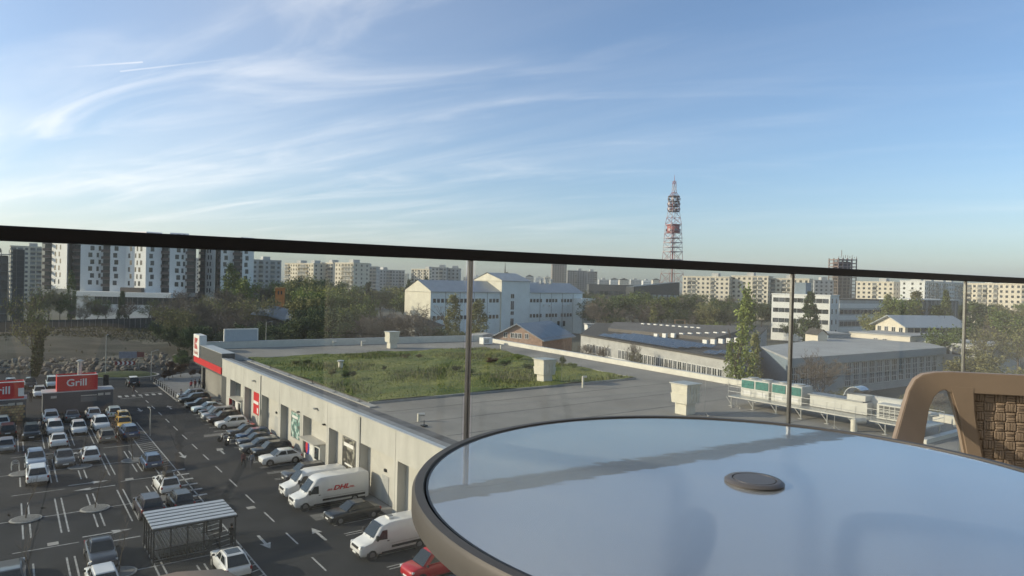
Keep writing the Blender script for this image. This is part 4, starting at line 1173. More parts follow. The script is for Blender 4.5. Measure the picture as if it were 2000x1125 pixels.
# ------------------------------------------------------------------ street furniture
bol = None
for k in range(12):
    if bol is None:
        bol = empty('bollard', (0, 0, 0), 0)
        MB().lathe([(.09, 0), (.09, .95), (.06, 1.0)], 10).build('post', M_black, bol, smooth=True)
        MB().lathe([(.093, .75), (.093, .85)], 10).build('band', m_galv, bol)
        o = bol
    else:
        o = copy_tree(bol)
    o.location = G(120.6 + k * 2.05, 22.45, .13 if k < 11 else .13)
    tag(o, 'black bollard in the row along the entrance kerb', 'bollard', 'bollards along the entrance kerb')
def lamp_post(x, y, h, label, arm=1.2, heads=1, z=0.0):
    e = empty('street_lamp', (x, y, z), R.uniform(0, 6), label, 'street lamp')
    MB().tube((0, 0, 0), (0, 0, h), .085, .05, n=8).build('pole', m_galv, e, smooth=True)
    for k in range(heads):
        s = 1 if k == 0 else -1
        MB().tube((0, 0, h - .05), (s * arm, 0, h + .15), .035, n=6).build('arm', m_galv, e)
        MB().box(s * arm - .35, s * arm + .35, -.13, .13, h + .1, h + .22).build('lamp_head', M_grey_metal, e, bevel=.04)
    return e
x, y = at(295, 742); lamp_post(x, y, 5.5, 'short lamp post at the kerb by the bollards')
x, y = at(206, 735); lamp_post(x, y, 8, 'slim lamp post left of the roundabout')
x, y = at(371, 668); lamp_post(x, y, 11, 'tall lamp post standing by the far end of the dark fence')
lamp_post(xat(522, 165), 165, 9.5, 'lamp post behind the left part of the far parapet')
lamp_post(xat(664, 168), 168, 9.5, 'lamp post behind the middle of the far parapet')
x, y = at(293, 852); lamp_post(x, y, 3.4, 'thin post on the hatched strip beside the road', .5)
x, y = G(92.6, 26.9).xy; 
e = empty('parking_sign', (x, y, 0.12), TH, 'small sign on a post in front of the shop wall', 'sign')
MB().tube((0, 0, 0), (0, 0, 2.9), .03, n=6).build('post', m_galv, e); MB().box(-.05, -.03, -.25, .25, 2.2, 2.9).build('plate', M_plate, e)
# roundabout chevron board
x, y = at(244, 722)
e = empty('chevron_board', (x, y, .6), 0.35, 'red and white chevron board on the roundabout', 'sign')
e.scale = (.8, .8, .8); MB().box(-2.4, 2.4, 0, .06, .5, 1.5).build('board', mat('board_red', (0.22, 0.035, 0.035), 0.5, var=0), e)
for k in range(4):
    mb = MB(); x0_ = -1.9 + k * 1.05
    mb.add([(x0_, -.012, .55), (x0_ + .45, -.012, .55), (x0_ + .75, -.012, 1.0), (x0_ + .45, -.012, 1.45), (x0_, -.012, 1.45), (x0_ + .3, -.012, 1.0)], [(0, 1, 2, 5), (5, 2, 3, 4)])
    mb.build('chevron', M_plate, e)
for s in (-1.8, 1.8):
    MB().tube((s, .1, -.5), (s, .1, 1.4), .04, n=6).build('post', m_galv, e)
e = empty('direction_board', (x + .3, y + 1.5, .6), 0.35, 'pale direction board with a red end above the chevrons', 'sign')
MB().box(-2.2, 1.2, 0, .06, 1.7, 3.1).build('board', mat('board_pale', (0.24, 0.25, 0.30), 0.5, var=0.2, scale=2), e); MB().box(1.2, 2.6, 0, .06, 1.9, 3.0).build('red_end', mat('board_red2', (0.20, 0.06, 0.055), 0.6, var=0.1), e)
for s in (-1.6, 1.6):
    MB().tube((s, .1, -.5), (s, .1, 2.4), .04, n=6).build('post', m_galv, e)
# dark bins by the kiosk corner, trolleys bicycle rack
for k in range(2):
    x, y = at(204.5 + k * 4.5, 753)
    e = empty('advert_totem', (x, y, 0), TH, ['left', 'right'][k] + ' of two slim black boards right of the flue', 'totem')
    MB().box(-.25, .25, -.06, .06, .1, 1.95).build('board', M_black, e); MB().box(-.3, .3, -.2, .2, 0, .1).build('foot', M_black, e)
# bicycle rack island at the left
x, y = at(30, 918)
e = empty('bicycle_rack', (x, y, 0), TH, 'metal hoop rack on the paved spot at the left edge', 'bicycle rack')
for k in range(3):
    pts = [(.35 * math.cos(t), .7 * k, .35 + .35 * math.sin(t) + (0 if t > 0 else -.3)) for t in np.linspace(0, math.pi, 9)]
    pts = [(.35, .7 * k, 0)] + pts + [(-.35, .7 * k, 0)]
    mb = MB()
    for p, q in zip(pts, pts[1:]):
        mb.tube(p, q, .03, n=6)
    mb.build('hoop', m_galv, e, smooth=True)
for s in (-.3, .3):
    MB().box(s - .03, s + .03, -.1, 1.5, 0, .04).build('ground_rail', m_galv, e)

# ------------------------------------------------------------------ people
m_skin = mat('skin', (0.34, 0.20, 0.14), 0.6, var=0); m_hair = mat('hair', (0.025, 0.018, 0.014), 0.7, var=0)
def body_mesh(pose):
    st, sw = pose                                       # stride and arm swing
    J = {'pelvis': (0, 0, .95), 'waist': (0, .0, 1.10), 'chest': (0.01, 0, 1.32), 'neck': (0.0, 0, 1.50), 'chin': (.02, 0, 1.58), 'head': (.02, 0, 1.68)}
    rr = {'pelvis': (.15, .12), 'waist': (.135, .10), 'chest': (.16, .115), 'neck': (.06, .06), 'chin': (.072, .08), 'head': (.085, .098)}
    E_ = [('pelvis', 'waist'), ('waist', 'chest'), ('chest', 'neck'), ('neck', 'chin'), ('chin', 'head')]
    for s, n in ((1, 'l'), (-1, 'r')):
        f = st * s
        J.update({'hip' + n: (0, .10 * s, .88), 'knee' + n: (.03 + f * .22, .10 * s, .50), 'ankle' + n: (f * .42 - .02, .10 * s, .09), 'toe' + n: (f * .42 + .16, .12 * s, .04),
                  'sh' + n: (0, .19 * s, 1.42), 'el' + n: (-f * sw * .5 - .02, .25 * s, 1.14), 'wr' + n: (-f * sw + .06, .25 * s, .90), 'hd' + n: (-f * sw + .09, .245 * s, .80)})
        rr.update({'hip' + n: (.095, .09), 'knee' + n: (.062, .062), 'ankle' + n: (.045, .045), 'toe' + n: (.04, .035), 'sh' + n: (.065, .065), 'el' + n: (.045, .045), 'wr' + n: (.032, .03), 'hd' + n: (.04, .025)})
        E_ += [('pelvis', 'hip' + n), ('hip' + n, 'knee' + n), ('knee' + n, 'ankle' + n), ('ankle' + n, 'toe' + n), ('chest', 'sh' + n), ('sh' + n, 'el' + n), ('el' + n, 'wr' + n), ('wr' + n, 'hd' + n)]
    names = list(J); me = bpy.data.meshes.new('tmp'); bm = bmesh.new(); lay = bm.verts.layers.skin.verify(); V = {}
    for n in names:
        V[n] = bm.verts.new(J[n]); V[n][lay].radius = rr[n]
    V['pelvis'][lay].use_root = True
    for p, q in E_:
        bm.edges.new((V[p], V[q]))
    bm.to_mesh(me); bm.free()
    o = bpy.data.objects.new('tmp', me); COL.objects.link(o)
    o.modifiers.new('s', 'SKIN'); o.modifiers.new('d', 'SUBSURF').levels = 1
    dg = bpy.context.evaluated_depsgraph_get(); out = bpy.data.meshes.new_from_object(o.evaluated_get(dg))
    bpy.data.objects.remove(o)
    out.materials.clear()
    for m in (m_skin, M_white, M_white, M_black):
        out.materials.append(m)
    for p in out.polygons:
        z = p.center.z; y = abs(p.center.y); x = p.center.x
        i = 0
        if z < .10: i = 3
        elif z < .98 and y < .20: i = 2
        elif z < 1.50 and not (z < .87 and y > .2): i = 1
        p.material_index = i; p.use_smooth = True
    return out
POSES = [body_mesh((.9, .28)), body_mesh((.12, .1)), body_mesh((-.75, .25))]
hair_me = MB().lathe([(.02, 1.80), (.075, 1.78), (.105, 1.72), (.108, 1.66), (.09, 1.60)], 12).mesh('hair', m_hair, smooth='all')
CL = {}
def cloth(c):
    if c not in CL:
        CL[c] = mat('cloth_%d' % len(CL), c, 0.9, var=0.1, scale=6)
    return CL[c]
def person(px, py, pose, top, legs, ang, label, z=0.0, pos=None):
    x, y = pos if pos else at(px, py, z)
    e = empty('person', (x, y, z), ang, label, 'person')
    b = put('body', POSES[pose], e)
    for i, m in ((1, cloth(top)), (2, cloth(legs))):
        b.material_slots[i].link = 'OBJECT'; b.material_slots[i].material = m
    put('hair', hair_me, e)
    return e
DK, JN = (.02, .02, .024), (.05, .06, .09)
tw = TH - math.pi / 2
person(475, 914, 0, (.09, .03, .035), DK, tw, 'person in a dark red jacket walking on the road beside another')
person(491, 915, 2, (.22, .25, .30), JN, tw, 'person in a pale grey top walking on the road beside another')
person(452, 1068, 1, DK, DK, tw + 2.2, 'person in black standing at the right end of the trolley shelter')
person(261, 773, 0, (.10, .09, .09), JN, tw + .3, 'person crossing by the zebra behind the black off-roader')
person(219, 853, 1, DK, DK, tw + 1.5, 'person in dark clothes left of the dark blue car')
person(227, 855, 1, (.08, .07, .07), JN, tw - 1.5, 'person in a brownish top between beige estate and dark blue car')
person(77, 846, 1, (.30, .32, .36), DK, tw + 2, 'person in a light top at the side of the black car')
person(84, 850, 1, DK, DK, tw, 'person in black bending at the side of the white car')
x, y = G(103.9, 26.4).xy; person(0, 0, 1, DK, DK, TH, 'left of two people in black at the wall booth', .12, (x, y))
x, y = G(102.6, 26.5).xy; person(0, 0, 1, (.03, .03, .04), JN, TH + .5, 'right of two people in black at the wall booth', .12, (x, y))
for i, (px, py, c, l) in enumerate(((373, 762, (.30, .03, .05), 'person in a red jacket at the left of the entrance group'), (381, 760, (.12, .02, .03), 'person in a maroon coat in the entrance group'), (389, 759, DK, 'person in black under the entrance canopy column'),
                                   (396, 761, (.04, .04, .05), 'person in charcoal right of the canopy column'), (416, 759, DK, 'person alone in black under the canopy on the right'), (353, 781, (.28, .28, .30), 'person in pale grey by the last bollard'))):
    person(px, py, i % 3, c, DK if i % 2 else JN, R.uniform(0, 6), l, .13)
person(60, 786, 1, DK, DK, tw, 'person in black standing right of the cut-off kiosk')
# ================================================================== BUILDINGS BEYOND
def facade(pxl, yl, pxr, yr):
    p, q = Vector((xat(pxl, yl), yl)), Vector((xat(pxr, yr), yr))
    d = q - p
    return p, math.atan2(d.y, d.x), d.length
m_white_w = mat('white_render', (0.76, 0.76, 0.75), 0.8, var=0.05, scale=0.3)
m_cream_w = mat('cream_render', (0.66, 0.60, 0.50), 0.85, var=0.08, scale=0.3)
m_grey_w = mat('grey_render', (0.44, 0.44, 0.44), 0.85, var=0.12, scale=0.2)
m_dkglass = mat('balcony_glass', (0.045, 0.048, 0.055), 0.35, var=0.3, scale=0.5)
m_tileblue = mat('blue_roof_metal', (0.26, 0.29, 0.33), 0.5, metal=0.2, var=0.1, scale=0.6)
m_dkroof = mat('dark_roof', (0.07, 0.065, 0.06), 0.8, var=0.2, scale=0.4)
m_brick = mat('pale_brick', (0.38, 0.265, 0.21), 0.9, var=0.2, scale=1.4)
m_greywall = mat('grey_wall', (0.40, 0.395, 0.385), 0.9, var=0.12, scale=0.4)
m_bluewall = mat('blue_grey_wall', (0.20, 0.25, 0.30), 0.8, var=0.08)
m_flat = mat('flat_roof', (0.36, 0.37, 0.38), 0.85, var=0.12, scale=0.15)

WIN = {}
def win_mesh(w, h, frame=True):
    k = (round(w, 2), round(h, 2), frame)
    if k not in WIN:
        g = MB().box(-w / 2, w / 2, -.04, .10, 0, h).mesh('window', M_window)
        mb = MB(); t = .09
        for (x0, x1, z0, z1) in ((-w / 2 - t, -w / 2, -t, h + t), (w / 2, w / 2 + t, -t, h + t), (-w / 2, w / 2, -t, 0), (-w / 2, w / 2, h, h + t), (-t / 2, t / 2, 0, h)):
            mb.box(x0, x1, -.08, .02, z0, z1)
        WIN[k] = (g, mb.mesh('window_frame', M_white) if frame else None)
    return WIN[k]
def window(parent, x, z, w, h, y=0.0, frame=False):
    g, f = win_mesh(w, h, frame)
    o = put('window', g, parent, (x, y, z))
    if f:
        put('window_frame', f, o)
    return o

# ---- block of flats with rows of windows; windows too small to pick apart are one part
def flats(pxl, yl, pxr, yr, top_py, dep, label, m=m_cream_w, fh=2.9, ww=1.5, sp_=3.1, roof_h=2.2, name='block_of_flats', seed=1, balc=0.35, z0=0.0):
    p, rz, L = facade(pxl, yl, pxr, yr)
    top = zat((pxl + pxr) / 2, top_py, (yl + yr) / 2)
    e = empty(name, (p.x, p.y, z0), rz, label, 'apartment block')
    rr = random.Random(seed)
    MB().box(0, L, 0, dep, 0, top).build('wall', m, e)
    MB().box(-.3, L + .3, -.3, dep + .3, top, top + .5).build('roof_edge', m, e)
    n = max(1, int(L / 16))
    for k in range(n):
        x = (k + .3 + .3 * rr.random()) * L / n
        MB().box(x, x + 4.5, dep * .35, dep * .75, top + .5, top + .5 + roof_h).build('stair_head', m_grey_w, e)
    wb, bb, bc = MB(), MB(), MB()
    nf = int(top / fh); nx = max(2, int(L / sp_))
    cols = [rr.random() < balc for _ in range(nx)]
    for f in range(nf):
        z = top - (f + 1) * fh + .75
        for i in range(nx):
            x = (i + .5) * L / nx
            if cols[i]:
                (bb if rr.random() < .5 else wb).box(x - sp_ * .44, x + sp_ * .44, -.06, .1, z - .1, z + 1.6)
                bc.box(x - sp_ * .46, x + sp_ * .46, -.9, 0, z - .85, z + .02)
            else:
                wb.box(x - ww / 2, x + ww / 2, -.05, .1, z, z + 1.45)
        for j in range(max(1, int(dep / 4))):
            y = (j + .5) * dep / max(1, int(dep / 4))
            wb.box(-.05, .1, y - .6, y + .6, z, z + 1.4)
            wb.box(L - .1, L + .05, y - .6, y + .6, z, z + 1.4)
    tag(raw('facade_windows', wb, M_window, e), kind='stuff')
    if bc.v:
        tag(raw('balcony_fronts', bc, mat('balcony_front', (0.40, 0.38, 0.34), 0.8, var=0.25, scale=0.3), e), kind='stuff')
    if bb.v:
        tag(raw('glazed_balconies', bb, mat('balcony_glazing', (0.16, 0.17, 0.18), 0.3, var=0.4, scale=0.4), e), kind='stuff')
    return e
# right-hand long blocks in evening sun
flats(1333, 470, 1424, 452, 541, 12, 'long cream block of flats right of the radio mast, its left third', seed=2)
flats(1428, 458, 1500, 444, 540, 12, 'cream block of flats behind the tall poplar', seed=3)
flats(1504, 450, 1580, 436, 545, 12, 'cream block of flats above the white office roof', seed=4)
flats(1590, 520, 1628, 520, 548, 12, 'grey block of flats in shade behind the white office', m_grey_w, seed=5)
flats(1672, 470, 1745, 452, 551, 14, 'bright cream block of flats left of the shaded pale one', seed=6, balc=.2)
flats(1750, 500, 1800, 486, 553, 14, 'cream block of flats with dark balconies behind trees', seed=16, balc=.6)
flats(1806, 420, 1886, 470, 552, 14, 'pale block of flats in shade with scattered windows', m_white_w, seed=7)
flats(1888, 420, 2030, 380, 555, 14, 'cream block of flats at the right edge behind trees', seed=8)
# left-centre blocks
flats(492, 430, 549, 440, 509, 16, 'grey block of flats right of the second white tower', m_grey_w, seed=9, balc=.2)
flats(556, 520, 612, 500, 515, 14, 'cream block of flats above the orange shaft', seed=10, balc=.6)
flats(616, 520, 650, 505, 514, 14, 'narrow cream block of flats in the middle of the left skyline', seed=11, balc=.6)
flats(654, 470, 690, 458, 514, 14, 'cream block of flats with clear balconies above the green trees', seed=12, balc=.5)
flats(693, 560, 735, 560, 521, 14, 'grey flats stepping down behind the railing', m_grey_w, seed=13)
flats(735, 620, 790, 640, 528, 14, 'low grey flats left of the white factory gable', m_grey_w, seed=14)
flats(803, 640, 838, 630, 526, 14, 'small cream flats behind the white factory gable', seed=15)
flats(842, 560, 872, 560, 523, 18, 'grey slab block just behind the factory roof, left half', m_grey_w, seed=17, balc=.7)
flats(873, 570, 897, 570, 525, 18, 'grey slab block just behind the factory roof, right half', m_grey_w, seed=18, balc=.1)
flats(1078, 900, 1106, 900, 517, 26, 'tall distant tower block behind the factory roof', mat('far_brown', (0.30, 0.26, 0.24), 0.85, var=0.1), seed=19, roof_h=4)
flats(1108, 950, 1146, 950, 529, 26, 'distant tower block beside the tallest one', mat('far_grey', (0.26, 0.26, 0.27), 0.85, var=0.1), seed=20, roof_h=3)
flats(1147, 900, 1166, 900, 531, 26, 'rightmost of the distant tower cluster', mat('far_dark', (0.20, 0.21, 0.23), 0.85, var=0.1), seed=21, roof_h=3)
flats(20, 430, 82, 440, 482, 16, 'grey block of flats behind the scaffolded building', m_cream_w, seed=22, balc=.5)
flats(376, 600, 390, 600, 505, 14, 'sliver of grey flats between the two white towers', m_grey_w, seed=23)
# low skyline of small buildings far away
kfar = 0
for px, Yd, hp, wp in [(905, 1100, 541, 18), (925, 1300, 540, 14), (944, 1500, 541, 20), (968, 1500, 539, 14), (985, 1200, 535, 10), (1000, 1500, 541, 22), (1026, 1400, 540, 16), (1045, 1700, 542, 18), (1063, 1300, 541, 12), (1170, 1200, 546, 20), (1192, 1500, 546, 16), (1210, 1300, 547, 18), (1232, 1500, 546, 20),
                       (1256, 1300, 548, 16), (1275, 1500, 547, 14), (560, 900, 529, 14), (575, 1000, 531, 20), (700, 1000, 534, 18), (722, 1100, 533, 22), (752, 1200, 535, 16), (778, 1100, 534, 18), (1600, 1000, 556, 22), (1640, 1100, 557, 18), (1780, 900, 560, 20)]:
    x0, x1 = xat(px, Yd), xat(px + wp, Yd)
    top = zat(px, hp, Yd)
    e = empty('distant_building', (x0, Yd, 0), 0, '', 'distant building', 'far skyline buildings')
    kfar += 1; ci = kfar % 3; m = (m_cream_w, m_grey_w, m_white_w)[ci]
    e['label'] = 'small far-off ' + ('cream', 'grey', 'white')[ci] + (' wide' if wp > 17 else ' narrow') + ' building on the skyline ' + ('left of the factory' if px < 800 else 'above the factory roof' if px < 1070 else 'left of the radio mast' if px < 1300 else 'behind the cream flats')
    MB().box(0, x1 - x0, 0, 16, 0, top).build('wall', m, e)
    if R.random() < .5:
        MB().side([(-.5, top), (x1 - x0 + .5, top), ((x1 - x0) / 2, top + 4)], -.5, 16.5).build('roof', m_dkroof, e)
    else:
        MB().box((x1 - x0) * .3, (x1 - x0) * .6, 3, 10, top, top + 3).build('roof_house', m_grey_w, e)
    mb = MB()
    for z in np.arange(2, top - 2, 3):
        for x in np.arange(1.5, x1 - x0 - 1.5, 3.2):
            mb.box(x, x + 1.5, -.06, .1, z, z + 1.4)
    if mb.v:
        tag(raw('facade_windows', mb, M_window, e), kind='stuff')
# thin spire on the skyline
e = empty('distant_spire', (xat(986, 1200), 1195, 0), 0, 'thin dark spire on the far skyline above the factory roof', 'spire')
MB().loft([[(-5, -5, 0), (5, -5, 0), (5, 5, 0), (-5, 5, 0)], [(-4, -4, 32), (4, -4, 32), (4, 4, 32), (-4, 4, 32)]]).build('tower', m_grey_w, e)
MB().tube((0, 0, 32), (0, 0, 56), 1.6, .2, n=8).build('spire', m_dkroof, e)

# ---- the two white apartment towers on a podium
m_tw = mat('tower_white', (0.80, 0.80, 0.80), 0.75, var=0.04, scale=0.2)
def tower(segs, Y, zb, zt, label, wins):
    cx_ = (segs[0][0] + segs[-1][1]) / 2
    e = empty('apartment_tower', (xat(cx_, Y), Y, 0), 0, label, 'apartment tower')
    ex = e.location.x
    fl = 3.02
    for (p0, p1, kind, oL, oR) in segs:
        x0, x1 = xat(p0, Y) - ex, xat(p1, Y) - ex
        k0, k1 = xat(p0, Y + 14) - ex, xat(p1, Y + 14) - ex
        if kind == 'd':                                 # recessed dark balcony strip
            MB().prism([(x0, 2.0), (x1, 2.0), (k1, 14), (k0, 14)], zb - 2, zt - 1).build('balcony_recess', m_dkglass, e)
            z = zb
            while z < zt - 2:
                MB().box(x0, x1, .3, 2.2, z - .12, z + .1).build('balcony_slab', mat('slab_grey', (0.20, 0.19, 0.19), 0.8, var=0.1), e)
                MB().box(x0 + .05, x1 - .05, .3, .42, z + .1, z + 1.1).build('balustrade', mat('balustrade_brown', (0.10, 0.075, 0.07), 0.6, var=0.15), e)
                if x1 - x0 > 4:
                    MB().box((x0 + x1) / 2 + .2, (x0 + x1) / 2 + 1.5, 1.9, 2.0, z + .9, z + 2.3).build('balcony_window', mat('pale_window', (0.35, 0.33, 0.33), 0.3, var=0.1), e)
                z += fl
        else:
            MB().prism([(x0, oL), (x1, oR), (k1, 14), (k0, 14)], zb - (1.5 if kind == 'c' else 3), zt).build('facade_bay', m_tw, e)
            L = math.hypot(x1 - x0, oR - oL); rz = math.atan2(oR - oL, x1 - x0)
            z = zb + .6; i = 0
            while z < zt - 2.2:
                for u, w in wins[kind]:
                    sh_ = (.05 if i % 2 else -.03)
                    uu = min(.93, max(.07, u + sh_))
                    g, _ = win_mesh(w, 2.0, False)
                    o = put('window', g, e, (x0 + (x1 - x0) * uu, oL + (oR - oL) * uu, z)); o.rotation_euler = (0, 0, rz)
                z += fl; i += 1
    return e
wn_ = {'c': [(.26, .8), (.52, .8)], 'b': [(.42, 1.5), (.72, .9)], 's': [(.35, 1.5)], 'w': [(.22, 1.2), (.53, .8), (.72, 1.2)]}
tower([(81, 95, 'd', 0, 0), (95, 139, 'c', 1.9, -3), (139, 161, 'd', 0, 0), (161, 196, 'b', -1.5, 3.5), (196, 220, 'd', 0, 0), (220, 242, 's', -2, 1), (242, 294, 'w', 1, -4), (294, 313, 's', -4, 1), (313, 333, 'd', 0, 0), (333, 361, 'b', -1, 3), (361, 378, 'd', 0, 0)],
      300, 14.6, 38.8, 'wide white apartment tower with dark balcony strips, left of two', wn_)
tower([(387, 397, 'd', 0, 0), (397, 423, 'c', 1.9, -1.5), (423, 434, 'd', 0, 0), (434, 453, 's', -2, 1.9), (453, 476, 'd', 0, 0), (476, 492, 's', -2, 1.9)], 312, 12.0, 38.2, 'narrower white apartment tower with dark balcony strips, right of two', wn_)
pd = empty('podium_building', (xat(230, 292), 292, 0), 0, 'low white podium with a dark glass band below the wide tower', 'podium')
px0, px1 = xat(150, 292) - pd.location.x, xat(335, 292) - pd.location.x
MB().box(px0, px1, 0, 30, 0, 7.2).build('lower_wall', m_tw, pd)
MB().box(px0 + 8, px1, -.2, 30, 7.2, 10.4).build('glass_band', m_dkglass, pd)
MB().box(px0, px0 + 8, -.1, 29, 7.202, 10.4).build('end_wall', m_tw, pd)
MB().box(px0 - .5, px1 + .5, -1.2, 30, 10.4, 12.4).build('roof_slab', m_tw, pd)
for k in range(14):
    x = px0 + 9 + k * (px1 - px0 - 10) / 14
    MB().box(x - .08, x + .08, -.26, -.2, 7.25, 10.35).build('mullion', M_grey_metal, pd)
MB().box(0, 9, 2, 6, 12.4, 14.4).build('roof_pavilion', mat('pavilion_brown', (0.16, 0.13, 0.11), 0.7, var=0.1), pd)

# ---- scaffolded shell at the left edge
sc_ = empty('scaffolded_building', (xat(-60, 235), 235, 0), 0.62, 'dark concrete building under scaffolding at the left edge', 'building')
w_ = 15.5; top = zat(20, 487, 235)
MB().box(0, w_ - 5, 1.5, 16, 0, top - 2).build('wall', mat('raw_concrete', (0.17, 0.16, 0.15), 0.9, var=0.2, scale=0.3), sc_)
for z in np.arange(2.0, top, 3.0):
    MB().box(-.2, w_ - 3.8, -.2, 1.6, z, z + .22).build('floor_edge', mat('slab_edge', (0.26, 0.25, 0.24), 0.9, var=0.15), sc_)
    for x in np.arange(1.0, w_ - 6, 3.0):
        MB().box(x, x + 1.6, 1.3, 1.55, z + .8, z + 2.3).build('window_opening', M_window, sc_)
m_scaf = mat('scaffold_tube', (0.13, 0.13, 0.135), 0.6, var=0.1)
for x in np.arange(0, w_ + .1, 2.2):
    MB().tube((x, -1.2, 0), (x, -1.2, top), .10, n=5).build('scaffold_post', m_scaf, sc_)
for z in np.arange(2.2, top, 2.0):
    MB().bar((0, -1.2, z), (w_, -1.2, z), .10, .10).build('scaffold_rail', m_scaf, sc_)
MB().box(w_ - 3.5, w_, -.6, 12, 0, top + .3).build('hoist_tower', mat('hoist_mesh', (0.06, 0.06, 0.065), 0.8, var=0.2), sc_)

# ---- blue-roofed hall with an orange shaft, in the trees
e = empty('blue_roof_hall', (xat(492, 200), 200, 0), 0.12, 'low hall with a sagging blue metal roof among bare trees', 'hall')
L = xat(598, 200) - xat(492, 200)
MB().box(.5, L - .5, .3, 12, 0, 7.8).build('wall', mat('hall_dark', (0.10, 0.09, 0.085), 0.9, var=0.2), e)
MB().loft([[(0, -.6, 9.6), (0, 6, 10.4), (0, 13, 9.6), (0, 13, 9.3), (0, -.6, 9.3)], [(L * .3, -.6, 9.4), (L * .3, 6, 11.9), (L * .3, 13, 9.4), (L * .3, 13, 9.0), (L * .3, -.6, 9.0)], [(L * .6, -.6, 8.0), (L * .6, 6, 10.9), (L * .6, 13, 8.6), (L * .6, 13, 8.2), (L * .6, -.6, 7.6)], [(L, -.6, 9.9), (L, 6, 10.8), (L, 13, 9.9), (L, 13, 9.6), (L, -.6, 9.6)]]).build('roof', m_tileblue, e)
x = xat(548, 215)
e = empty('orange_shaft', (x, 215, 0), 0.2, 'orange brick shaft standing up behind the blue roof', 'chimney')
MB().box(-1.3, 1.3, -1.3, 1.3, 0, zat(548, 564, 215)).build('shaft', mat('orange_brick', (0.52, 0.20, 0.06), 0.85, var=0.15, scale=1), e)
MB().box(-1.5, 1.5, -1.5, 1.5, zat(548, 564, 215), zat(548, 564, 215) + .35).build('cap', mat('orange_cap', (0.40, 0.17, 0.06), 0.85, var=0.1), e)
for s in (-.6, .3):
    MB().box(s, s + .45, -1.36, -1.3, zat(548, 575, 215), zat(548, 568, 215)).build('slot', M_black, e)

# ---- grey-white house hidden by bare trees
p, rz, L = facade(722, 206, 812, 190)
e = empty('old_house', (p.x, p.y, 0), rz, 'off-white old house with a dark roof behind bare trees', 'house')
MB().box(0, L, 0, 10, 0, 7.6).build('wall', mat('old_white', (0.45, 0.44, 0.42), 0.9, var=0.25, scale=0.5), e)
MB().loft([[(-.7, -.8, 7.5), (L + .7, -.8, 7.5), (L + .7, 10.8, 7.5), (-.7, 10.8, 7.5)], [(4, 5, 10.2), (L - 4, 5, 10.2), (L - 4, 5.2, 10.2), (4, 5.2, 10.2)]]).build('roof', m_dkroof, e)
for x in np.arange(1.5, L - 1, 2.6):
    window(e, x, 4.4, 1.0, 1.6, frame=True)
    window(e, x, 1.2, 1.0, 1.6, frame=True)

# ---- big white factory with gables
p, rz, L = facade(842, 235, 1146, 292)
fa = empty('white_factory', (p.x, p.y, 0), rz, 'long white factory with pitched grey-blue roofs and a raised centre bay', 'factory')
EV, RG, GW = 17.0, 20.8, 15.5
def fpx(px):                                            # local x on the facade for a photo column
    lo, hi = 0.0, L
    for _ in range(40):
        m_ = (lo + hi) / 2; X = p.x + math.cos(rz) * m_; Y = p.y + math.sin(rz) * m_
        if xat(px, Y) > X: lo = m_
        else: hi = m_
    return lo
c0, c1, r1 = fpx(978), fpx(1033), fpx(1120)
m_fw = mat('factory_white', (0.72, 0.76, 0.76), 0.8, var=0.06, scale=0.25)
m_fg = mat('factory_gable', (0.66, 0.62, 0.52), 0.85, var=0.08, scale=0.4)
m_froof = mat('factory_roof', (0.34, 0.37, 0.41), 0.45, metal=0.3, var=0.08, scale=0.5)
def wing(x0, x1, ev, rg, dy=0.0):
    MB().box(x0, x1, dy, GW, 0, ev).build('wall', m_fw, fa)
    rf = MB()
    mid = GW / 2
    rf.add([(x0 - .3, dy - .5, ev - .15), (x1 + .3, dy - .5, ev - .15), (x1 + .3, mid, rg), (x0 - .3, mid, rg), (x0 - .3, GW + .5, ev - .15), (x1 + .3, GW + .5, ev - .15),
            (x0 - .3, dy - .5, ev - .4), (x1 + .3, dy - .5, ev - .4), (x0 - .3, GW + .5, ev - .4), (x1 + .3, GW + .5, ev - .4)],
           [(0, 1, 2, 3), (3, 2, 5, 4), (0, 6, 7, 1), (4, 5, 9, 8), (6, 8, 9, 7)])
    rf.build('roof', m_froof, fa)
    for s, x in ((-1, x0), (1, x1)):
        g = MB().add([(x + s * .02, dy, 0), (x + s * .02, GW, 0), (x + s * .02, GW, ev), (x + s * .02, mid, rg - .25), (x + s * .02, dy, ev)], [(0, 1, 2, 3, 4)])
        g.build('gable', m_fg, fa)
wing(0, c0, EV, RG); wing(c1, r1 + 6, EV, RG); wing(c0 + .05, c1 - .05, RG + .6, RG + 3.4, -.6)
for x in np.linspace(0, c0, 6)[1:-1]:
    MB().box(x - .12, x + .12, -.06, .02, 0, EV - .4).build('downpipe', M_grey_metal, fa)
for x in np.linspace(c1, r1, 5)[1:]:
    MB().box(x - .12, x + .12, -.06, .02, 0, EV - .4).build('downpipe', M_grey_metal, fa)
for z, h in ((12.9, 1.4), (6.9, 1.4)):
    for seg0, seg1 in ((0.8, c0 - .6), (c1 + .6, r1 - .4)):
        n = int((seg1 - seg0) / 1.7)
        for k in range(n):
            if k % 5 == 4:
                continue
            window(fa, seg0 + (k + .5) * (seg1 - seg0) / n, z, 1.25, h)
for k in range(5):
    window(fa, c1 + 6 + k * 3.4 + (1.5 if k > 2 else 0), 3.0, 1.4, 2.2)
for z, h in ((14.5, 1.6), (10.2, 3.2), (8.2, 1.3), (3.6, 3.2)):
    window(fa, c0 + (c1 - c0) * .38, z, 1.7, h, y=-.6, frame=True)
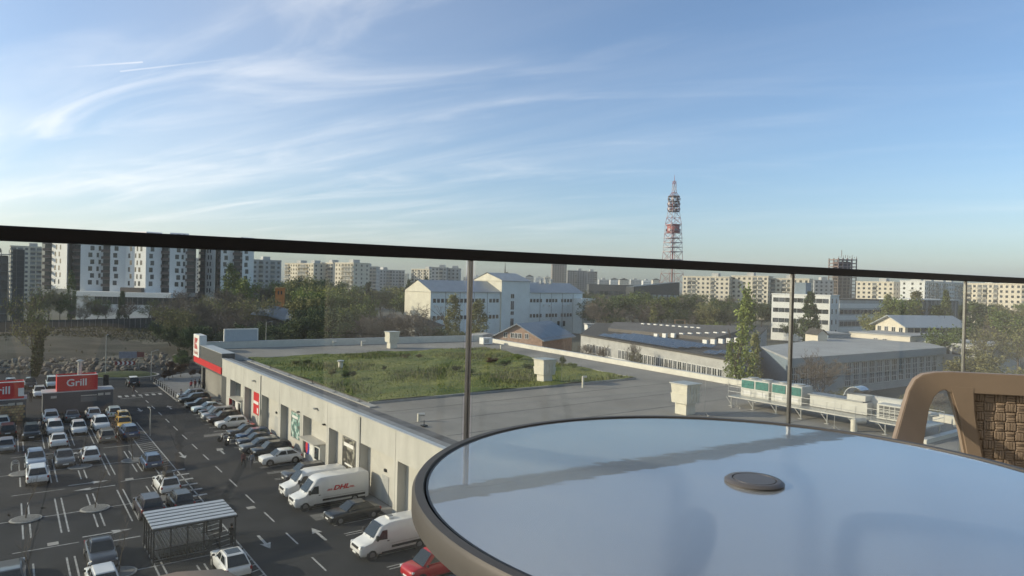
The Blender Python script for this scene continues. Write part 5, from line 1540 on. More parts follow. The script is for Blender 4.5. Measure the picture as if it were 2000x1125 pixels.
# little wall air conditioners
for x, z in ((2.2, 11.3), (5.0, 11.0), (c1 + 9, 11.4), (c1 + 12.2, 11.2), (r1 - 6, 11.2), (r1 - 3, 11.3)):
    MB().box(x - .5, x + .5, -.5, -.02, z, z + .8).build('wall_unit', M_white, fa)
MB().box(r1, L, -5.0, 8, 0, 14.6).build('end_tower', m_fw, fa)
for z in (3.0, 7.0, 11.0):
    for y in (-3.4,):
        MB().box(L, L + .06, y - .8, y + .8, z, z + 2.0).build('window', M_window, fa)
# vents on ridge
for x in (c1 + 14, c1 + 17, c1 + 20):
    MB().lathe([(.5, RG - .5), (.5, RG + 1.0), (.8, RG + 1.1), (.2, RG + 1.6)], 10, c=(x, 7)).build('ridge_vent', m_galv, fa)

# ---- brick gable house
e = empty('brick_house', (xat(1062, 172), 172, 0), rad(-28), 'brick house with a wide gable and blue metal roof beyond the side parapet', 'house')
gw, gl, ev, rg = 14.0, 19.0, 6.6, 9.9
MB().add([(0, 0, 0), (-gw, 0, 0), (-gw, 0, ev), (-gw / 2, 0, rg), (0, 0, ev), (0, gl, 0), (-gw, gl, 0), (-gw, gl, ev), (-gw / 2, gl, rg), (0, gl, ev)], [(0, 1, 2, 3, 4), (5, 9, 8, 7, 6), (0, 4, 9, 5), (1, 6, 7, 2)]).build('wall', m_brick, e)
MB().add([(.9, -.9, ev - .5), (-gw / 2, -.9, rg + .15), (-gw / 2, gl + .9, rg + .15), (.9, gl + .9, ev - .5), (-gw - .9, -.9, ev - .5), (-gw - .9, gl + .9, ev - .5),
          (.9, -.9, ev - .75), (-gw / 2, -.9, rg - .1), (-gw / 2, gl + .9, rg - .1), (.9, gl + .9, ev - .75), (-gw - .9, -.9, ev - .75), (-gw - .9, gl + .9, ev - .75)],
         [(0, 3, 2, 1), (1, 2, 5, 4), (0, 1, 7, 6), (1, 4, 10, 7), (6, 7, 8, 9), (7, 10, 11, 8), (0, 6, 9, 3), (4, 5, 11, 10)]).build('roof', m_tileblue, e)
for x in (-gw / 2 - 1.6, -gw / 2 - .5, -gw / 2 + .6, -gw / 2 + 2.6, -gw / 2 - 3.6):
    window(e, x, 6.3, .9, 1.2, frame=True)
for x in (-gw + 2, -gw / 2, -2.5):
    window(e, x, 2.4, 1.5, 1.6, frame=True)
e = empty('low_shed', (xat(905, 190), 190, 0), 0.25, 'low grey shed left of the brick house', 'shed')
MB().box(0, 15, 0, 8, 0, 4.2).build('wall', m_greywall, e); MB().side([(-.4, 4.2), (15.4, 4.2), (15.4, 4.5), (7.5, 6.0), (-.4, 4.5)], -.4, 8.4).build('roof', m_flat, e)
e = empty('low_shed', (xat(985, 158), 158, 0), -0.25, 'low shed with a ribbed pale roof in front of the brick house', 'shed')
MB().box(0, 13, 0, 6, 0, 4.6).build('wall', m_greywall, e); 
for k in range(9):
    MB().box(k * 1.45, k * 1.45 + 1.35, -.4, 6.4, 4.6, 4.8).build('roof_sheet', m_flat, e)
e = empty('low_shed', (xat(1150, 250), 250, 0), 0.1, 'pale shed right of the factory with parked cars before it', 'shed')
MB().box(0, 11, 0, 6, 0, 5.6).build('wall', m_white_w, e); MB().box(-.3, 11.3, -.3, 6.3, 5.6, 6.0).build('roof', m_flat, e)

# ---- low hall with solar panels on the roof
p, rz, L = facade(1137, 162, 1440, 112)
sh_ = empty('solar_hall', (p.x, p.y, 0), rz, 'low grey hall with a window band and solar panels on its roof', 'hall')
HT = 8.4
def loc2(X, Y):
    d = Vector((X, Y)) - p
    return (d.x * math.cos(rz) + d.y * math.sin(rz), -d.x * math.sin(rz) + d.y * math.cos(rz))
hp = [(0, 0), (L, 0), loc2(xat(1500, 212), 212), loc2(xat(1165, 212), 212)]
MB().prism(hp, 0, HT).build('wall', m_greywall, sh_)
MB().prism([(-.2, -.25), (L + .2, -.25), (hp[2][0] + .2, hp[2][1] + .2), (hp[3][0] - .2, hp[3][1] + .2)], HT, HT + .25).build('roof', m_dkroof, sh_)
MB().prism([loc2(xat(x_, y_), y_) for x_, y_ in ((1190, 175), (1400, 150), (1470, 200), (1200, 206))], HT + .25, HT + 1.0).build('roof_step', mat('roof_brown', (0.13, 0.12, 0.115), 0.9, var=0.15, scale=0.1), sh_)
for x0_, y0_, x1_, y1_, kk in ((1282, 654, 1415, 650, 9), (1378, 666, 1440, 662, 5), (1256, 633, 1365, 641, 10)):
    for k in range(kk):
        u_, v_ = loc2(*at(x0_ + (x1_ - x0_) * k / (kk - 1), y0_ + (y1_ - y0_) * k / (kk - 1), HT + 1.0))
        MB().box(u_ - .7, u_ + .7, v_ - .25, v_ + .25, HT + .26, HT + 1.25).build('skylight_kerb', M_white, sh_)
n = 34
for k in range(n):
    x = 3 + (k + .5) * (L - 6) / n
    if k in (8, 9, 14, 15):
        continue
    o = window(sh_, x, 4.9, 1.0, 1.75, frame=True)
MB().box(2.5, L - 2.5, -.12, -.005, 4.6, 4.78).build('sill', M_white, sh_)
m_pv = mat('solar_panel', (0.035, 0.055, 0.10), 0.15, var=0.2, scale=0.5, spec=0.7)
pvm = MB().add([(0, 0, 0), (1.05, 0, 0), (1.05, 1.5, .42), (0, 1.5, .42), (0, 0, -.04), (1.05, 0, -.04), (1.05, 1.5, .38), (0, 1.5, .38)], [(0, 1, 2, 3), (7, 6, 5, 4), (0, 4, 5, 1), (2, 6, 7, 3), (1, 5, 6, 2), (0, 3, 7, 4)]).mesh('solar_panel', m_pv)
brk = MB().box(0, 1.05, 1.3, 1.45, -.25, .35).mesh('bracket', M_white)
for r_ in range(4):
    for k in range(int((L - 12) / 1.25)):
        if (k // 6) % 5 == 4:
            continue
        o = put('solar_panel', pvm, sh_, (7 + k * 1.25, .8 + r_ * 2.6, HT + .55))
        if k % 3 == 0:
            put('bracket', brk, o)
# little wooden frame structure and shelter behind
e = empty('wooden_frame', (xat(1320, 205), 205, HT), 0.2, 'small timber frame standing behind the dark hall roof', 'frame')
m_wd = mat('timber', (0.36, 0.22, 0.12), 0.8, var=0.1)
MB().box(0, 3.4, 0, .15, 1.9, 2.2).build('beam', m_wd, e)
for x in (0, 3.2):
    MB().box(x, x + .2, 0, .15, 0, 1.9).build('post', m_wd, e)

# ---- grey hall with tall windows and a pale flat roof, on the right
p, rz, L = facade(1543, 124, 1845, 158)
gh = empty('window_hall', (p.x, p.y, 0), rz, 'grey hall with tall gridded windows and a pale flat roof', 'hall')
HT = 7.6; DP = 30
hp = [(0, 0), (L, 0), loc2(110, 190), loc2(86, 181), loc2(54.4, 148)]
MB().prism(hp, 0, HT).build('wall', m_greywall, gh)
e1, e2 = Vector(hp[0]), Vector(hp[4]); nn = Vector((-(e2 - e1).y, (e2 - e1).x)).normalized() * .05
MB().prism(ccw([tuple(e1), tuple(e2), tuple(e2 + nn), tuple(e1 + nn)]), 0, HT - .02).build('end_wall', m_bluewall, gh)
MB().prism([(-.3, -.6), (L + .3, -.6), hp[2], hp[3], (hp[4][0] - .3, hp[4][1])], HT, HT + .35).build('roof', m_flat, gh)
MB().box(-.3, L + .3, -.62, -.3, HT - 1.2, HT - .002).build('fascia', mat('fascia_grey', (0.33, 0.36, 0.38), 0.7, var=0.06), gh)
k = 0; x = 2.0
while x < L - 2:
    if not (k in (4, 5)):
        g = MB().box(x - 1.0, x + 1.0, -.05, .1, 1.6, 6.2).build('tall_window', M_window, gh)
        for xx in (-1.04, -.35, .35, 1.04):
            MB().box(x + xx - .05, x + xx + .05, -.10, -.02, 1.55, 6.25).build('mullion', M_white, g)
        for zz in (1.6, 2.7, 3.8, 4.9, 6.2):
            MB().box(x - 1.04, x + 1.04, -.12, -.03, zz - .04, zz + .04).build('transom', M_white, g)
    x += 3.0; k += 1
# ---- pavilion and its annex
p, rz, L = facade(1662, 185, 1780, 172)
e = empty('white_annex', (p.x, p.y, 0), rz, 'cream annex wall below the hip-roofed pavilion', 'annex')
MB().box(0, L, 0, 26, 0, 9.2).build('wall', m_cream_w, e); MB().box(-.2, L + .2, -.2, 26, 9.2, 9.5).build('roof', m_flat, e)
for x in (L * .45, L * .6):
    window(e, x, 7.0, 1.1, 1.2, frame=True)
MB().box(L, L + 16, 3, 22, 0, 8.3).build('side_wing', m_grey_w, e)
for k in range(6):
    MB().box(L + 1 + k * 2.5, L + 2.9 + k * 2.5, 2.93, 3.0, 5.6, 7.2).build('window', M_window, e)
p, rz, L = facade(1712, 196, 1770, 186)
e = empty('pavilion', (p.x, p.y, 0), rz, 'glazed pavilion with a low pale gable roof above the annex', 'pavilion')
GD = 21
MB().add([(0, 0, 0), (L, 0, 0), (L, 0, 11.4), (L / 2, 0, 13.8), (0, 0, 11.4), (0, GD, 0), (L, GD, 0), (L, GD, 11.4), (L / 2, GD, 13.8), (0, GD, 11.4)], [(0, 1, 2, 3, 4), (5, 9, 8, 7, 6), (1, 6, 7, 2), (0, 4, 9, 5)]).build('wall', m_cream_w, e)
MB().add([(-1.2, -1.2, 11.0), (L / 2, -1.2, 14.0), (L / 2, GD + 1, 14.0), (-1.2, GD + 1, 11.0), (L + 1.2, -1.2, 11.0), (L + 1.2, GD + 1, 11.0), (-1.2, -1.2, 10.8), (L / 2, -1.2, 13.8), (L / 2, GD + 1, 13.8), (-1.2, GD + 1, 10.8), (L + 1.2, -1.2, 10.8), (L + 1.2, GD + 1, 10.8)],
         [(0, 1, 2, 3), (1, 4, 5, 2), (0, 6, 7, 1), (1, 7, 10, 4), (6, 9, 8, 7), (7, 8, 11, 10), (4, 10, 11, 5), (0, 3, 9, 6)]).build('roof', mat('pale_metal_roof', (0.42, 0.46, 0.50), 0.45, metal=0.3, var=0.06), e)
for k in range(9):
    MB().box(L - .05, L + .06, 1 + k * 2.2, 2.8 + k * 2.2, 9.4, 10.8).build('window', M_window, e)
for k in range(4):
    window(e, 1.4 + k * (L - 2.8) / 3, 9.3, 1.2, 1.4, frame=True)
# small gabled cream hut and blue box near the hall roof
e = empty('roof_hut', (xat(1600, 168), 168, 0), 0.2, 'small cream gabled hut peeping over the hall roof', 'hut')
MB().side([(0, 0), (2.6, 0), (2.6, 9.6), (1.3, 10.6), (0, 9.6)], 0, 5).build('wall', m_cream_w, e)
MB().add([(-.4, -.4, 9.4), (1.3, -.4, 10.8), (3.0, -.4, 9.4), (-.4, 5, 9.4), (1.3, 5, 10.8), (3.0, 5, 9.4)], [(0, 1, 4, 3), (1, 2, 5, 4)]).build('roof', m_dkroof, e)
e = empty('blue_box_building', (xat(1620, 178), 178, 0), 0.1, 'low blue-grey box building left of the annex', 'building')
MB().box(0, 6.2, 0, 8, 0, 9.0).build('wall', m_bluewall, e); MB().box(-.1, 6.3, -.1, 8.1, 9.0, 9.3).build('roof', m_flat, e)

# ---- white four-storey office
p, rz, L = facade(1508, 276, 1622, 262)
of = empty('white_office', (p.x, p.y, 0), rz, 'white four storey office with long window bands', 'office')
top = 18.3
MB().box(0, L, 0, 13, 0, top).build('wall', m_white_w, of); MB().box(-.2, L + .2, -.2, 13.2, top, top + .4).build('roof_edge', m_white_w, of)
for f in range(4):
    z = top - 2.9 - f * 4.1
    nb = 9
    for k in range(nb):
        MB().box(.5 + k * (L - 1) / nb + .06, .5 + (k + 1) * (L - 1) / nb - .06, -.05, .1, z, z + 1.7).build('window', M_window, of)
    for y in (3, 9):
        MB().box(L - .05, L + .06, y - .7, y + .7, z, z + 1.8).build('window', M_window, of)
MB().box(L * .35, L * .55, 3, 10, top + .4, top + 5).build('roof_house', m_bluewall, of)
p, rz, L = facade(1640, 285, 1735, 300)
e = empty('banded_wing', (p.x, p.y, 0), rz, 'lower shaded wing with pale bands beside the white office', 'office wing')
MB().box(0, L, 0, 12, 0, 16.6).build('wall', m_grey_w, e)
for z in (3.2, 8.2, 13.2):
    MB().box(-.1, L + .1, -.15, 0, z, z + 1.9).build('pale_band', m_white_w, e)
for z in (5.6, 10.6):
    for k in range(12):
        MB().box(.6 + k * (L - 1) / 12, .6 + (k + .86) * (L - 1) / 12, -.06, 0.05, z, z + 1.9).build('window', M_window, e)
MB().box(-.2, L + .2, -.2, 12.2, 16.6, 17).build('roof_edge', m_dkroof, e)
p, rz, L = facade(1782, 300, 1872, 330)
e = empty('ribbed_building', (p.x, p.y, 0), rz, 'dark building with upright ribs behind the right-hand trees', 'building')
MB().box(0, L, 0, 14, 0, 17).build('wall', mat('ribbed_dark', (0.14, 0.15, 0.16), 0.8, var=0.1), e)
for k in range(11):
    MB().box(.4 + k * L / 11, .9 + k * L / 11, -.5, 0, 0, 16.6).build('rib', m_grey_w, e)
MB().box(-.3, L + .3, -.6, 14.3, 17, 17.5).build('roof_edge', m_white_w, e)
# dark glass offices near the mast
e = empty('dark_office', (xat(1238, 420), 420, 0), 0.1, 'dark flat office with a sloping roof left of the mast foot', 'office')
L = xat(1330, 420) - xat(1238, 420)
MB().side([(0, 0), (L, 0), (L, zat(1320, 551, 420)), (0, zat(1240, 560, 420))], 0, 18).build('wall', mat('dark_cladding', (0.06, 0.065, 0.07), 0.4, var=0.1), e)
for k in range(8):
    MB().box(1 + k * L / 8.3, 1 + k * L / 8.3 + L / 11, -.08, 0, 12.5, 15.2).build('window', mat('pale_glass', (0.26, 0.30, 0.33), 0.2, var=0.2), e)
e = empty('dark_office', (xat(1150, 450), 450, 0), -0.05, 'long low dark office right of the factory, half behind trees', 'office')
L = xat(1236, 450) - xat(1150, 450)
MB().box(0, L, 0, 16, 0, zat(1200, 556, 450)).build('wall', mat('dark_cladding2', (0.10, 0.105, 0.11), 0.5, var=0.1), e)
for k in range(9):
    MB().box(.8 + k * L / 9.2, .8 + k * L / 9.2 + L / 11, -.08, 0, 14.0, 16.4).build('window', M_window, e)

# ---- unfinished concrete tower
e = empty('unfinished_tower', (xat(1636, 640), 640, 0), 0.15, 'unfinished concrete frame tower rising above the railing', 'tower')
m_raw = mat('raw_frame', (0.22, 0.18, 0.155), 0.9, var=0.2, scale=0.2)
Wt = xat(1670, 640) - xat(1630, 640); top = zat(1650, 504, 640)
for z in np.arange(3, top + .1, 3.3):
    MB().box(0, Wt, 0, Wt * .8, z, z + .8).build('floor_slab', m_raw, e)
for x in np.linspace(.4, Wt - .4, 5):
    for y in (.4, Wt * .4, Wt * .8 - .4):
        MB().box(x - .4, x + .4, y - .4, y + .4, 0, top).build('column', m_raw, e)
MB().box(Wt * .12, Wt * .86, Wt * .3, Wt * .6, 0, top - 3).build('core', mat('core_dark', (0.10, 0.085, 0.075), 0.9, var=0.1), e)
for x in np.linspace(.5, Wt - .5, 9):
    MB().box(x - .15, x + .15, .2, .5, top, top + R.uniform(1.2, 3.5)).build('starter_bar', m_raw, e)
MB().tube((Wt * .5, Wt * .5, top + 2), (Wt * .5, Wt * .5, top + 8), .3, n=5).build('mast', m_raw, e)

# ---- red and white lattice radio mast
tv = empty('radio_mast', (xat(1312, 600), 600, 0), 0.35, 'red and white lattice radio mast with round platforms', 'radio mast')
m_mr = mat('mast_red', (0.27, 0.10, 0.09), 0.6, var=0.1); m_mw = mat('mast_white', (0.40, 0.37, 0.37), 0.6, var=0.1)
lev = [(0, 9.2), (12, 8.4), (22, 7.6), (32, 6.9), (42, 6.3), (51, 5.9), (59, 5.6), (67, 5.3), (75, 5.0), (81, 4.2), (87, 3.5), (93, 3.5), (99, 3.4), (103, 1.5), (110, 1.2), (113, 1.0)]
for i, ((z0, w0), (z1, w1)) in enumerate(zip(lev, lev[1:])):
    m = m_mr if i % 2 == 0 else m_mw
    c0_ = [(-w0, -w0), (w0, -w0), (w0, w0), (-w0, w0)]; c1_ = [(-w1, -w1), (w1, -w1), (w1, w1), (-w1, w1)]
    t = .20 if z0 < 100 else .15
    mb = MB()
    for k in range(4):
        k2_ = (k + 1) % 4
        mb.bar((*c0_[k], z0), (*c1_[k], z1), t * 1.7, t * 1.7)
        mb.bar((*c0_[k], z0), (*c1_[k2_], z1), t, t); mb.bar((*c0_[k2_], z0), (*c1_[k], z1), t, t)
        mb.bar((*c1_[k], z1), (*c1_[k2_], z1), t, t)
    mb.build('lattice_section', m, tv)
for z in (44, 51, 55, 59, 63):
    w = 6.1 - (z - 44) * .03
    MB().box(-w - .5, w + .5, -w - .5, w + .5, z - .2, z + .25).build('catwalk', m_mw, tv)
for z, r in ((68, 6.0), (74.5, 6.0), (86.5, 4.9), (91, 4.9), (95, 4.9), (99.5, 5.1)):
    MB().lathe([(.5, z - .35), (r, z - .35), (r, z + .35), (.5, z + .35)], 20).build('platform', m_mr if z < 80 else mat('mast_dark', (0.09, 0.08, 0.08), 0.7, var=0.1), tv)
MB().lathe([(4.6, 68.4), (5.4, 69), (5.4, 73.6), (4.6, 74.1)], 20).build('drum', m_mr, tv)
for z in (70, 88.5, 97.2, 93):
    for k in range(7):
        t = k * .9 + z
        r = 5.5 if z < 80 else 4.6
        d = MB().tube((r * math.cos(t), r * math.sin(t), z), ((r + .9) * math.cos(t), (r + .9) * math.sin(t), z), 1.15, n=12).build('dish', m_mw if k % 2 else mat('dish_grey', (0.16, 0.15, 0.15), 0.6, var=0.1), tv)
MB().tube((0, 0, 0), (0, 0, 68), .6, n=8).build('cable_shaft', m_mr, tv)
MB().tube((0, 0, 113), (0, 0, 118.5), .28, .1, n=6).build('tip', m_mr, tv)

# ================================================================== TREES
def leaf_cloud(pts, size, seed, jitter=.5):
    r = np.random.default_rng(seed); n = len(pts)
    s = size * r.uniform(.6, 1.35, n)
    a = r.normal(size=(n, 3)); a /= np.linalg.norm(a, axis=1)[:, None]
    b = r.normal(size=(n, 3)); b -= a * (a * b).sum(1)[:, None]; b /= np.linalg.norm(b, axis=1)[:, None]
    v = np.empty((n, 4, 3))
    v[:, 0] = pts - a * s[:, None]; v[:, 1] = pts + b * s[:, None] * .55; v[:, 2] = pts + a * s[:, None]; v[:, 3] = pts - b * s[:, None] * .55
    me = bpy.data.meshes.new('crown')
    me.from_pydata(v.reshape(-1, 3).tolist(), [], [(4 * i, 4 * i + 1, 4 * i + 2, 4 * i + 3) for i in range(n)])
    return me
def grow(seed, h, spread, levels, n0, r0, up=.55, droop=0.0):
    """branching skeleton: list of (p, q, radius0, radius1, level)"""
    r = random.Random(seed); segs = []; tips = []
    def br(p, d, L, rad_, lv):
        steps = 3 if lv < 2 else 2
        for k in range(steps):
            d2 = (d + Vector((r.gauss(0, .16), r.gauss(0, .16), r.gauss(0, .1) + (.06 if lv else 0)))).normalized()
            q = p + d2 * (L / steps)
            rn = rad_ * (1 - .28)
            segs.append((p.copy(), q.copy(), rad_, rn, lv)); p, d, rad_ = q, d2, rn
            if lv < levels and (k > 0 or lv > 0):
                for _ in range(n0 if lv == 0 else 2 if lv < levels - 1 else 3):
                    t = r.uniform(0, 6.28)
                    side = Vector((math.cos(t), math.sin(t), r.uniform(-.1, .5))) * spread
                    br(p, (d * up + side).normalized(), L * r.uniform(.48, .68), rad_ * .6, lv + 1)
        tips.append(p)
        if lv < levels:
            br(p, (d + Vector((r.gauss(0, .3), r.gauss(0, .3), .2))).normalized(), L * .6, rad_ * .8, lv + 1)
    br(Vector((0, 0, 0)), Vector((0, 0, 1)), h * .42, h * .022, 0)
    return segs, tips
def tree_proto(kind, seed):
    rg_ = np.random.default_rng(seed); h = 1.0 * 12
    segs, tips = grow(seed, h, .75 if kind in ('round', 'bare', 'thin') else .5 if kind == 'sapling' else .35, 4 if kind == 'bare' else 2 if kind == 'sapling' else 3, 2 if kind == 'sapling' else 3, 1, .55 if kind != 'poplar' else 1.2)
    zmax = max(q.z for _, q, *_ in segs)
    f = h / zmax
    tr, tw_ = MB(), MB()
    for p, q, a, b, lv in segs:
        p, q = p * f, q * f
        if lv <= (1 if kind in ('bare', 'thin') else 1):
            tr.tube(p, q, max(.03, a), max(.025, b), n=6 if lv == 0 else 5, caps=False)
        else:
            tw_.tube(p, q, max(.028, a * .8), max(.018, b * .6), n=3, caps=False)
    trunk = tr.mesh('trunk', M_trunk, smooth='all')
    if kind in ('bare', 'sapling'):
        crown = tw_.mesh('crown', M_twig)
        return trunk, crown, None
    T = np.array([tuple(q * f) for _, q, _, _, lv in segs if lv >= 2])
    if kind == 'round':
        n = 5200; base = T[rg_.integers(0, len(T), n)] + rg_.normal(0, .42, (n, 3))
        me = leaf_cloud(base, .24, seed)
    elif kind == 'thin':
        n = 2200; base = T[rg_.integers(0, len(T), n)] + rg_.normal(0, .35, (n, 3))
        me = leaf_cloud(base, .17, seed)
    elif kind == 'poplar':
        n = 3600
        cl = rg_.integers(0, 60, n); cz = rg_.uniform(.05, .98, 60); ca = rg_.uniform(0, 6.28, 60)
        prof = lambda z: 1.25 * np.sin(np.clip(z, 0, 1) * np.pi) ** .55 * (1 - .35 * z)
        zc = cz[cl]; rr_ = prof(zc) * rg_.uniform(.5, 1.0, n)
        base = np.stack([np.cos(ca[cl]) * rr_ + rg_.normal(0, .20, n), np.sin(ca[cl]) * rr_ + rg_.normal(0, .20, n), (zc * .93 + .05) * 12 + rg_.normal(0, .38, n)], 1)
        me = leaf_cloud(base, .16, seed)
    else:  # cone, dense conical evergreen
        n = 6000; cl = rg_.integers(0, 90, n); cz = rg_.uniform(.03, .98, 90); ca = rg_.uniform(0, 6.28, 90)
        zc = cz[cl]; rr_ = 2.6 * (1 - zc) ** .75 * rg_.uniform(.55, 1.0, n) * np.where(zc < .1, .8, 1)
        base = np.stack([np.cos(ca[cl]) * rr_ + rg_.normal(0, .25, n), np.sin(ca[cl]) * rr_ + rg_.normal(0, .25, n), zc * 12 + .2 + rg_.normal(0, .35, n)], 1)
        me = leaf_cloud(base, .22, seed)
    return trunk, me, (tw_.mesh('branches', M_twig) if kind == 'thin' else None)
def leafmat(name, c1, c2):
    m = mat(name, c1, 0.75, var=0, col2=c2, scale=0.55, detail=4, obj_rand=0.22, lo=0.36, hi=0.64, spec=0.25)
    return m
LM = dict(green=leafmat('leaf_green', (0.06, 0.093, 0.026), (0.172, 0.217, 0.06)), dark=leafmat('leaf_dark', (0.034, 0.055, 0.023), (0.091, 0.12, 0.047)), olive=leafmat('leaf_olive', (0.126, 0.134, 0.055), (0.26, 0.247, 0.101)),
          fresh=leafmat('leaf_fresh', (0.094, 0.127, 0.034), (0.246, 0.28, 0.075)), rust=leafmat('leaf_rust', (0.045, 0.026, 0.020), (0.09, 0.045, 0.030)))
TP = {}
for kind, n in (('round', 4), ('bare', 4), ('thin', 3), ('poplar', 3), ('cone', 2), ('sapling', 2)):
    TP[kind] = [tree_proto(kind, 100 + 17 * i + len(kind) * 5) for i in range(n)]
NT = [0]
def tree(kind, x, y, h, w, label, group, leaf='green', z=0.0, name=None):
    NT[0] += 1
    tr, cr, br_ = TP[kind][NT[0] % len(TP[kind])]
    e = empty(name or {'round': 'leafy_tree', 'bare': 'bare_tree', 'thin': 'budding_tree', 'poplar': 'poplar_tree', 'cone': 'conical_tree', 'sapling': 'sapling'}[kind], (x, y, z), R.uniform(0, 6.28), label, 'tree', group)
    e.scale = (w * h / 12, w * h / 12, h / 12)
    put('trunk', tr, e)
    if cr:
        if not cr.materials:
            cr.materials.append(LM['green'])
        c = put('crown', cr, e)
        if kind not in ('bare', 'sapling'):
            set_mat(c, LM[leaf])
        if br_:
            put('branches', br_, c)
    return e
def belt(pairs, label, group):
    for (kind, px, Y, h, w, leaf) in pairs:
        tree(kind, xat(px, Y), Y, h, w, label, group, leaf)
# left, in front of the white towers
ADJ = {'dark': 'dark green', 'green': 'green', 'olive': 'olive', 'fresh': 'bright green', 'rust': 'reddish', 'x': '', '': ''}
def lab(base, kind, lf, px, places, Y=None, ym=0):
    pl_ = next(t for lim, t in places if px < lim)
    adj = 'bare' if kind == 'bare' else (ADJ[lf] + {'thin': ' sparse', 'poplar': ' slim', 'cone': ' conical'}.get(kind, '')).strip()
    row = '' if Y is None else ('front ' if Y < ym else 'rear ')
    return (row + adj + ' ' + base).strip().replace('  ', ' ') + ', ' + pl_
L1 = 'tree in the row before the white towers'
for px, Y, h, w, k, lf in ((20, 262, 9, 1.0, 'round', 'dark'), (55, 258, 12, .9, 'thin', 'olive'), (95, 255, 15, .9, 'thin', 'olive'), (120, 262, 13, .9, 'round', 'green'), (140, 270, 21, .9, 'poplar', 'green'), (165, 262, 12, 1.0, 'thin', 'olive'), (188, 268, 10, 1.0, 'round', 'green'),
                       (210, 262, 10, 1.0, 'bare', 'x'), (240, 266, 13, .9, 'cone', 'dark'), (262, 262, 11, 1.0, 'bare', 'x'), (285, 262, 11, 1.0, 'thin', 'green'), (305, 266, 10, 1.1, 'bare', 'x'), (322, 262, 8, 1.3, 'round', 'dark'), (150, 255, 8, 1.2, 'bare', 'x'), (75, 262, 13, 1.0, 'bare', 'x'), (-15, 262, 10, 1.0, 'round', 'dark')):
    tree(k, xat(px, Y), Y, h, w, lab(L1, k, lf, px, ((110, 'left end'), (215, 'middle'), (9999, 'right end'))), 'trees in front of the white towers', lf)
# grey-brown belt behind the shop sign
L2 = 'bare grey-brown tree in the thick belt'
for i in range(30):
    px = 340 + i * 5.6 + R.uniform(-4, 4); Y = R.uniform(176, 236)
    tree('bare' if i % 3 else 'thin', xat(px, Y), Y, R.uniform(11.5, 15.5) * Y / 215, R.uniform(.85, 1.15), lab(L2 if i % 3 else 'sparse olive tree in the thick bare belt', '', '', px, ((390, 'left of the shop sign'), (430, 'above the shop sign'), (470, 'above the roof screen'), (9999, 'right of the roof screen')), Y, 206), 'bare belt behind the sign', 'olive')
L2b = 'dark low tree at the foot of the bare belt'
for i in range(12):
    px = 335 + i * 14 + R.uniform(-4, 4); Y = R.uniform(170, 190)
    tree('round', xat(px, Y), Y, R.uniform(5, 8), 1.3, lab(L2b, 'round', '', px, ((370, 'left of the sign'), (410, 'above the sign'), (450, 'left of the roof screen'), (9999, 'right of the roof screen')), Y, 180), 'undergrowth of the bare belt', 'dark')
tree('poplar', xat(452, 265), 265, 25, 1.5, 'tall green poplar in front of the narrower white tower', None, 'green')
tree('round', xat(468, 262), 262, 21, .9, 'broad green tree touching the narrower white tower', None, 'fresh')
# green belt right of the orange shaft
L3 = 'leafy tree in the belt left of the factory'
for i in range(20):
    px = 585 + i * 6.6 + R.uniform(-4, 4); Y = R.uniform(196, 262)
    lf = R.choice(('green', 'fresh', 'fresh', 'green', 'olive'))
    tree('round', xat(px, Y), Y, R.uniform(13.5, 18) * Y / 225, R.uniform(.8, 1.05), lab(L3, 'round', lf, px, ((630, 'at its left end'), (675, 'in its middle'), (9999, 'at its right end')), Y, 229), 'green belt left of the factory', lf)
L3b = 'bare tree in front of the off-white old house'
for px, Y, h in ((712, 172, 11), (735, 176, 13), (752, 170, 12), (772, 174, 13), (790, 170, 12), (806, 176, 15), (822, 178, 9), (690, 168, 10)):
    tree('bare', xat(px, Y), Y, h, 1.0, lab(L3b, '', '', px, ((730, 'at its left end'), (780, 'before its middle'), (9999, 'at its right end')), Y, 173), 'bare trees before the old house')
L3c = 'dark tree behind the far roof parapet'
for px, Y, h in ((500, 172, 9), (540, 178, 8), (565, 172, 9), (600, 170, 11), (628, 168, 11), (655, 172, 12), (680, 166, 10), (850, 182, 8), (862, 186, 8), (612, 180, 12), (640, 182, 13), (520, 168, 8)):
    tree('round', xat(px, Y), Y, h, 1.15, lab(L3c, 'round', '', px, ((530, 'below the blue roof'), (580, 'right of the blue roof'), (630, 'left of the middle lamp post'), (700, 'by the middle lamp post'), (9999, 'below the factory gable')), Y, 172), 'dark trees behind the far parapet', 'dark')
L3d = 'tree under the left skyline flats'
for px, Y, h, k in ((508, 300, 17, 'bare'), (530, 310, 18, 'round'), (552, 320, 17, 'bare'), (580, 300, 21, 'round'), (600, 310, 21, 'round'), (640, 300, 19, 'round'), (700, 330, 17, 'round'), (720, 320, 20, 'poplar'), (745, 330, 17, 'round'), (770, 330, 17, 'round'), (790, 300, 16, 'round'), (800, 310, 21, 'poplar'), (832, 330, 22, 'poplar')):
    lf = R.choice(('dark', 'green', 'olive'))
    tree(k, xat(px, Y), Y, h, 1.1, lab(L3d, k, lf, px, ((545, 'left of the orange shaft'), (610, 'right of the orange shaft'), (710, 'above the green belt'), (780, 'behind the old house'), (9999, 'by the factory gable')), Y, 312), 'trees under the left skyline', lf)
tree('poplar', xat(886, 205), 205, 17.2, 1.5, 'slim conical tree left of the post, before the factory', None, 'olive')
tree('poplar', xat(936, 200), 200, 15.2, 2.0, 'broader conical tree right of the post, before the factory', None, 'olive')
for px, Y, h, l in ((905, 188, 7, 'low dark bush left of the grey shed'), (862, 190, 7, 'low bush at the foot of the factory gable')):
    tree('round', xat(px, Y), Y, h, 1.3, l, None, 'olive')
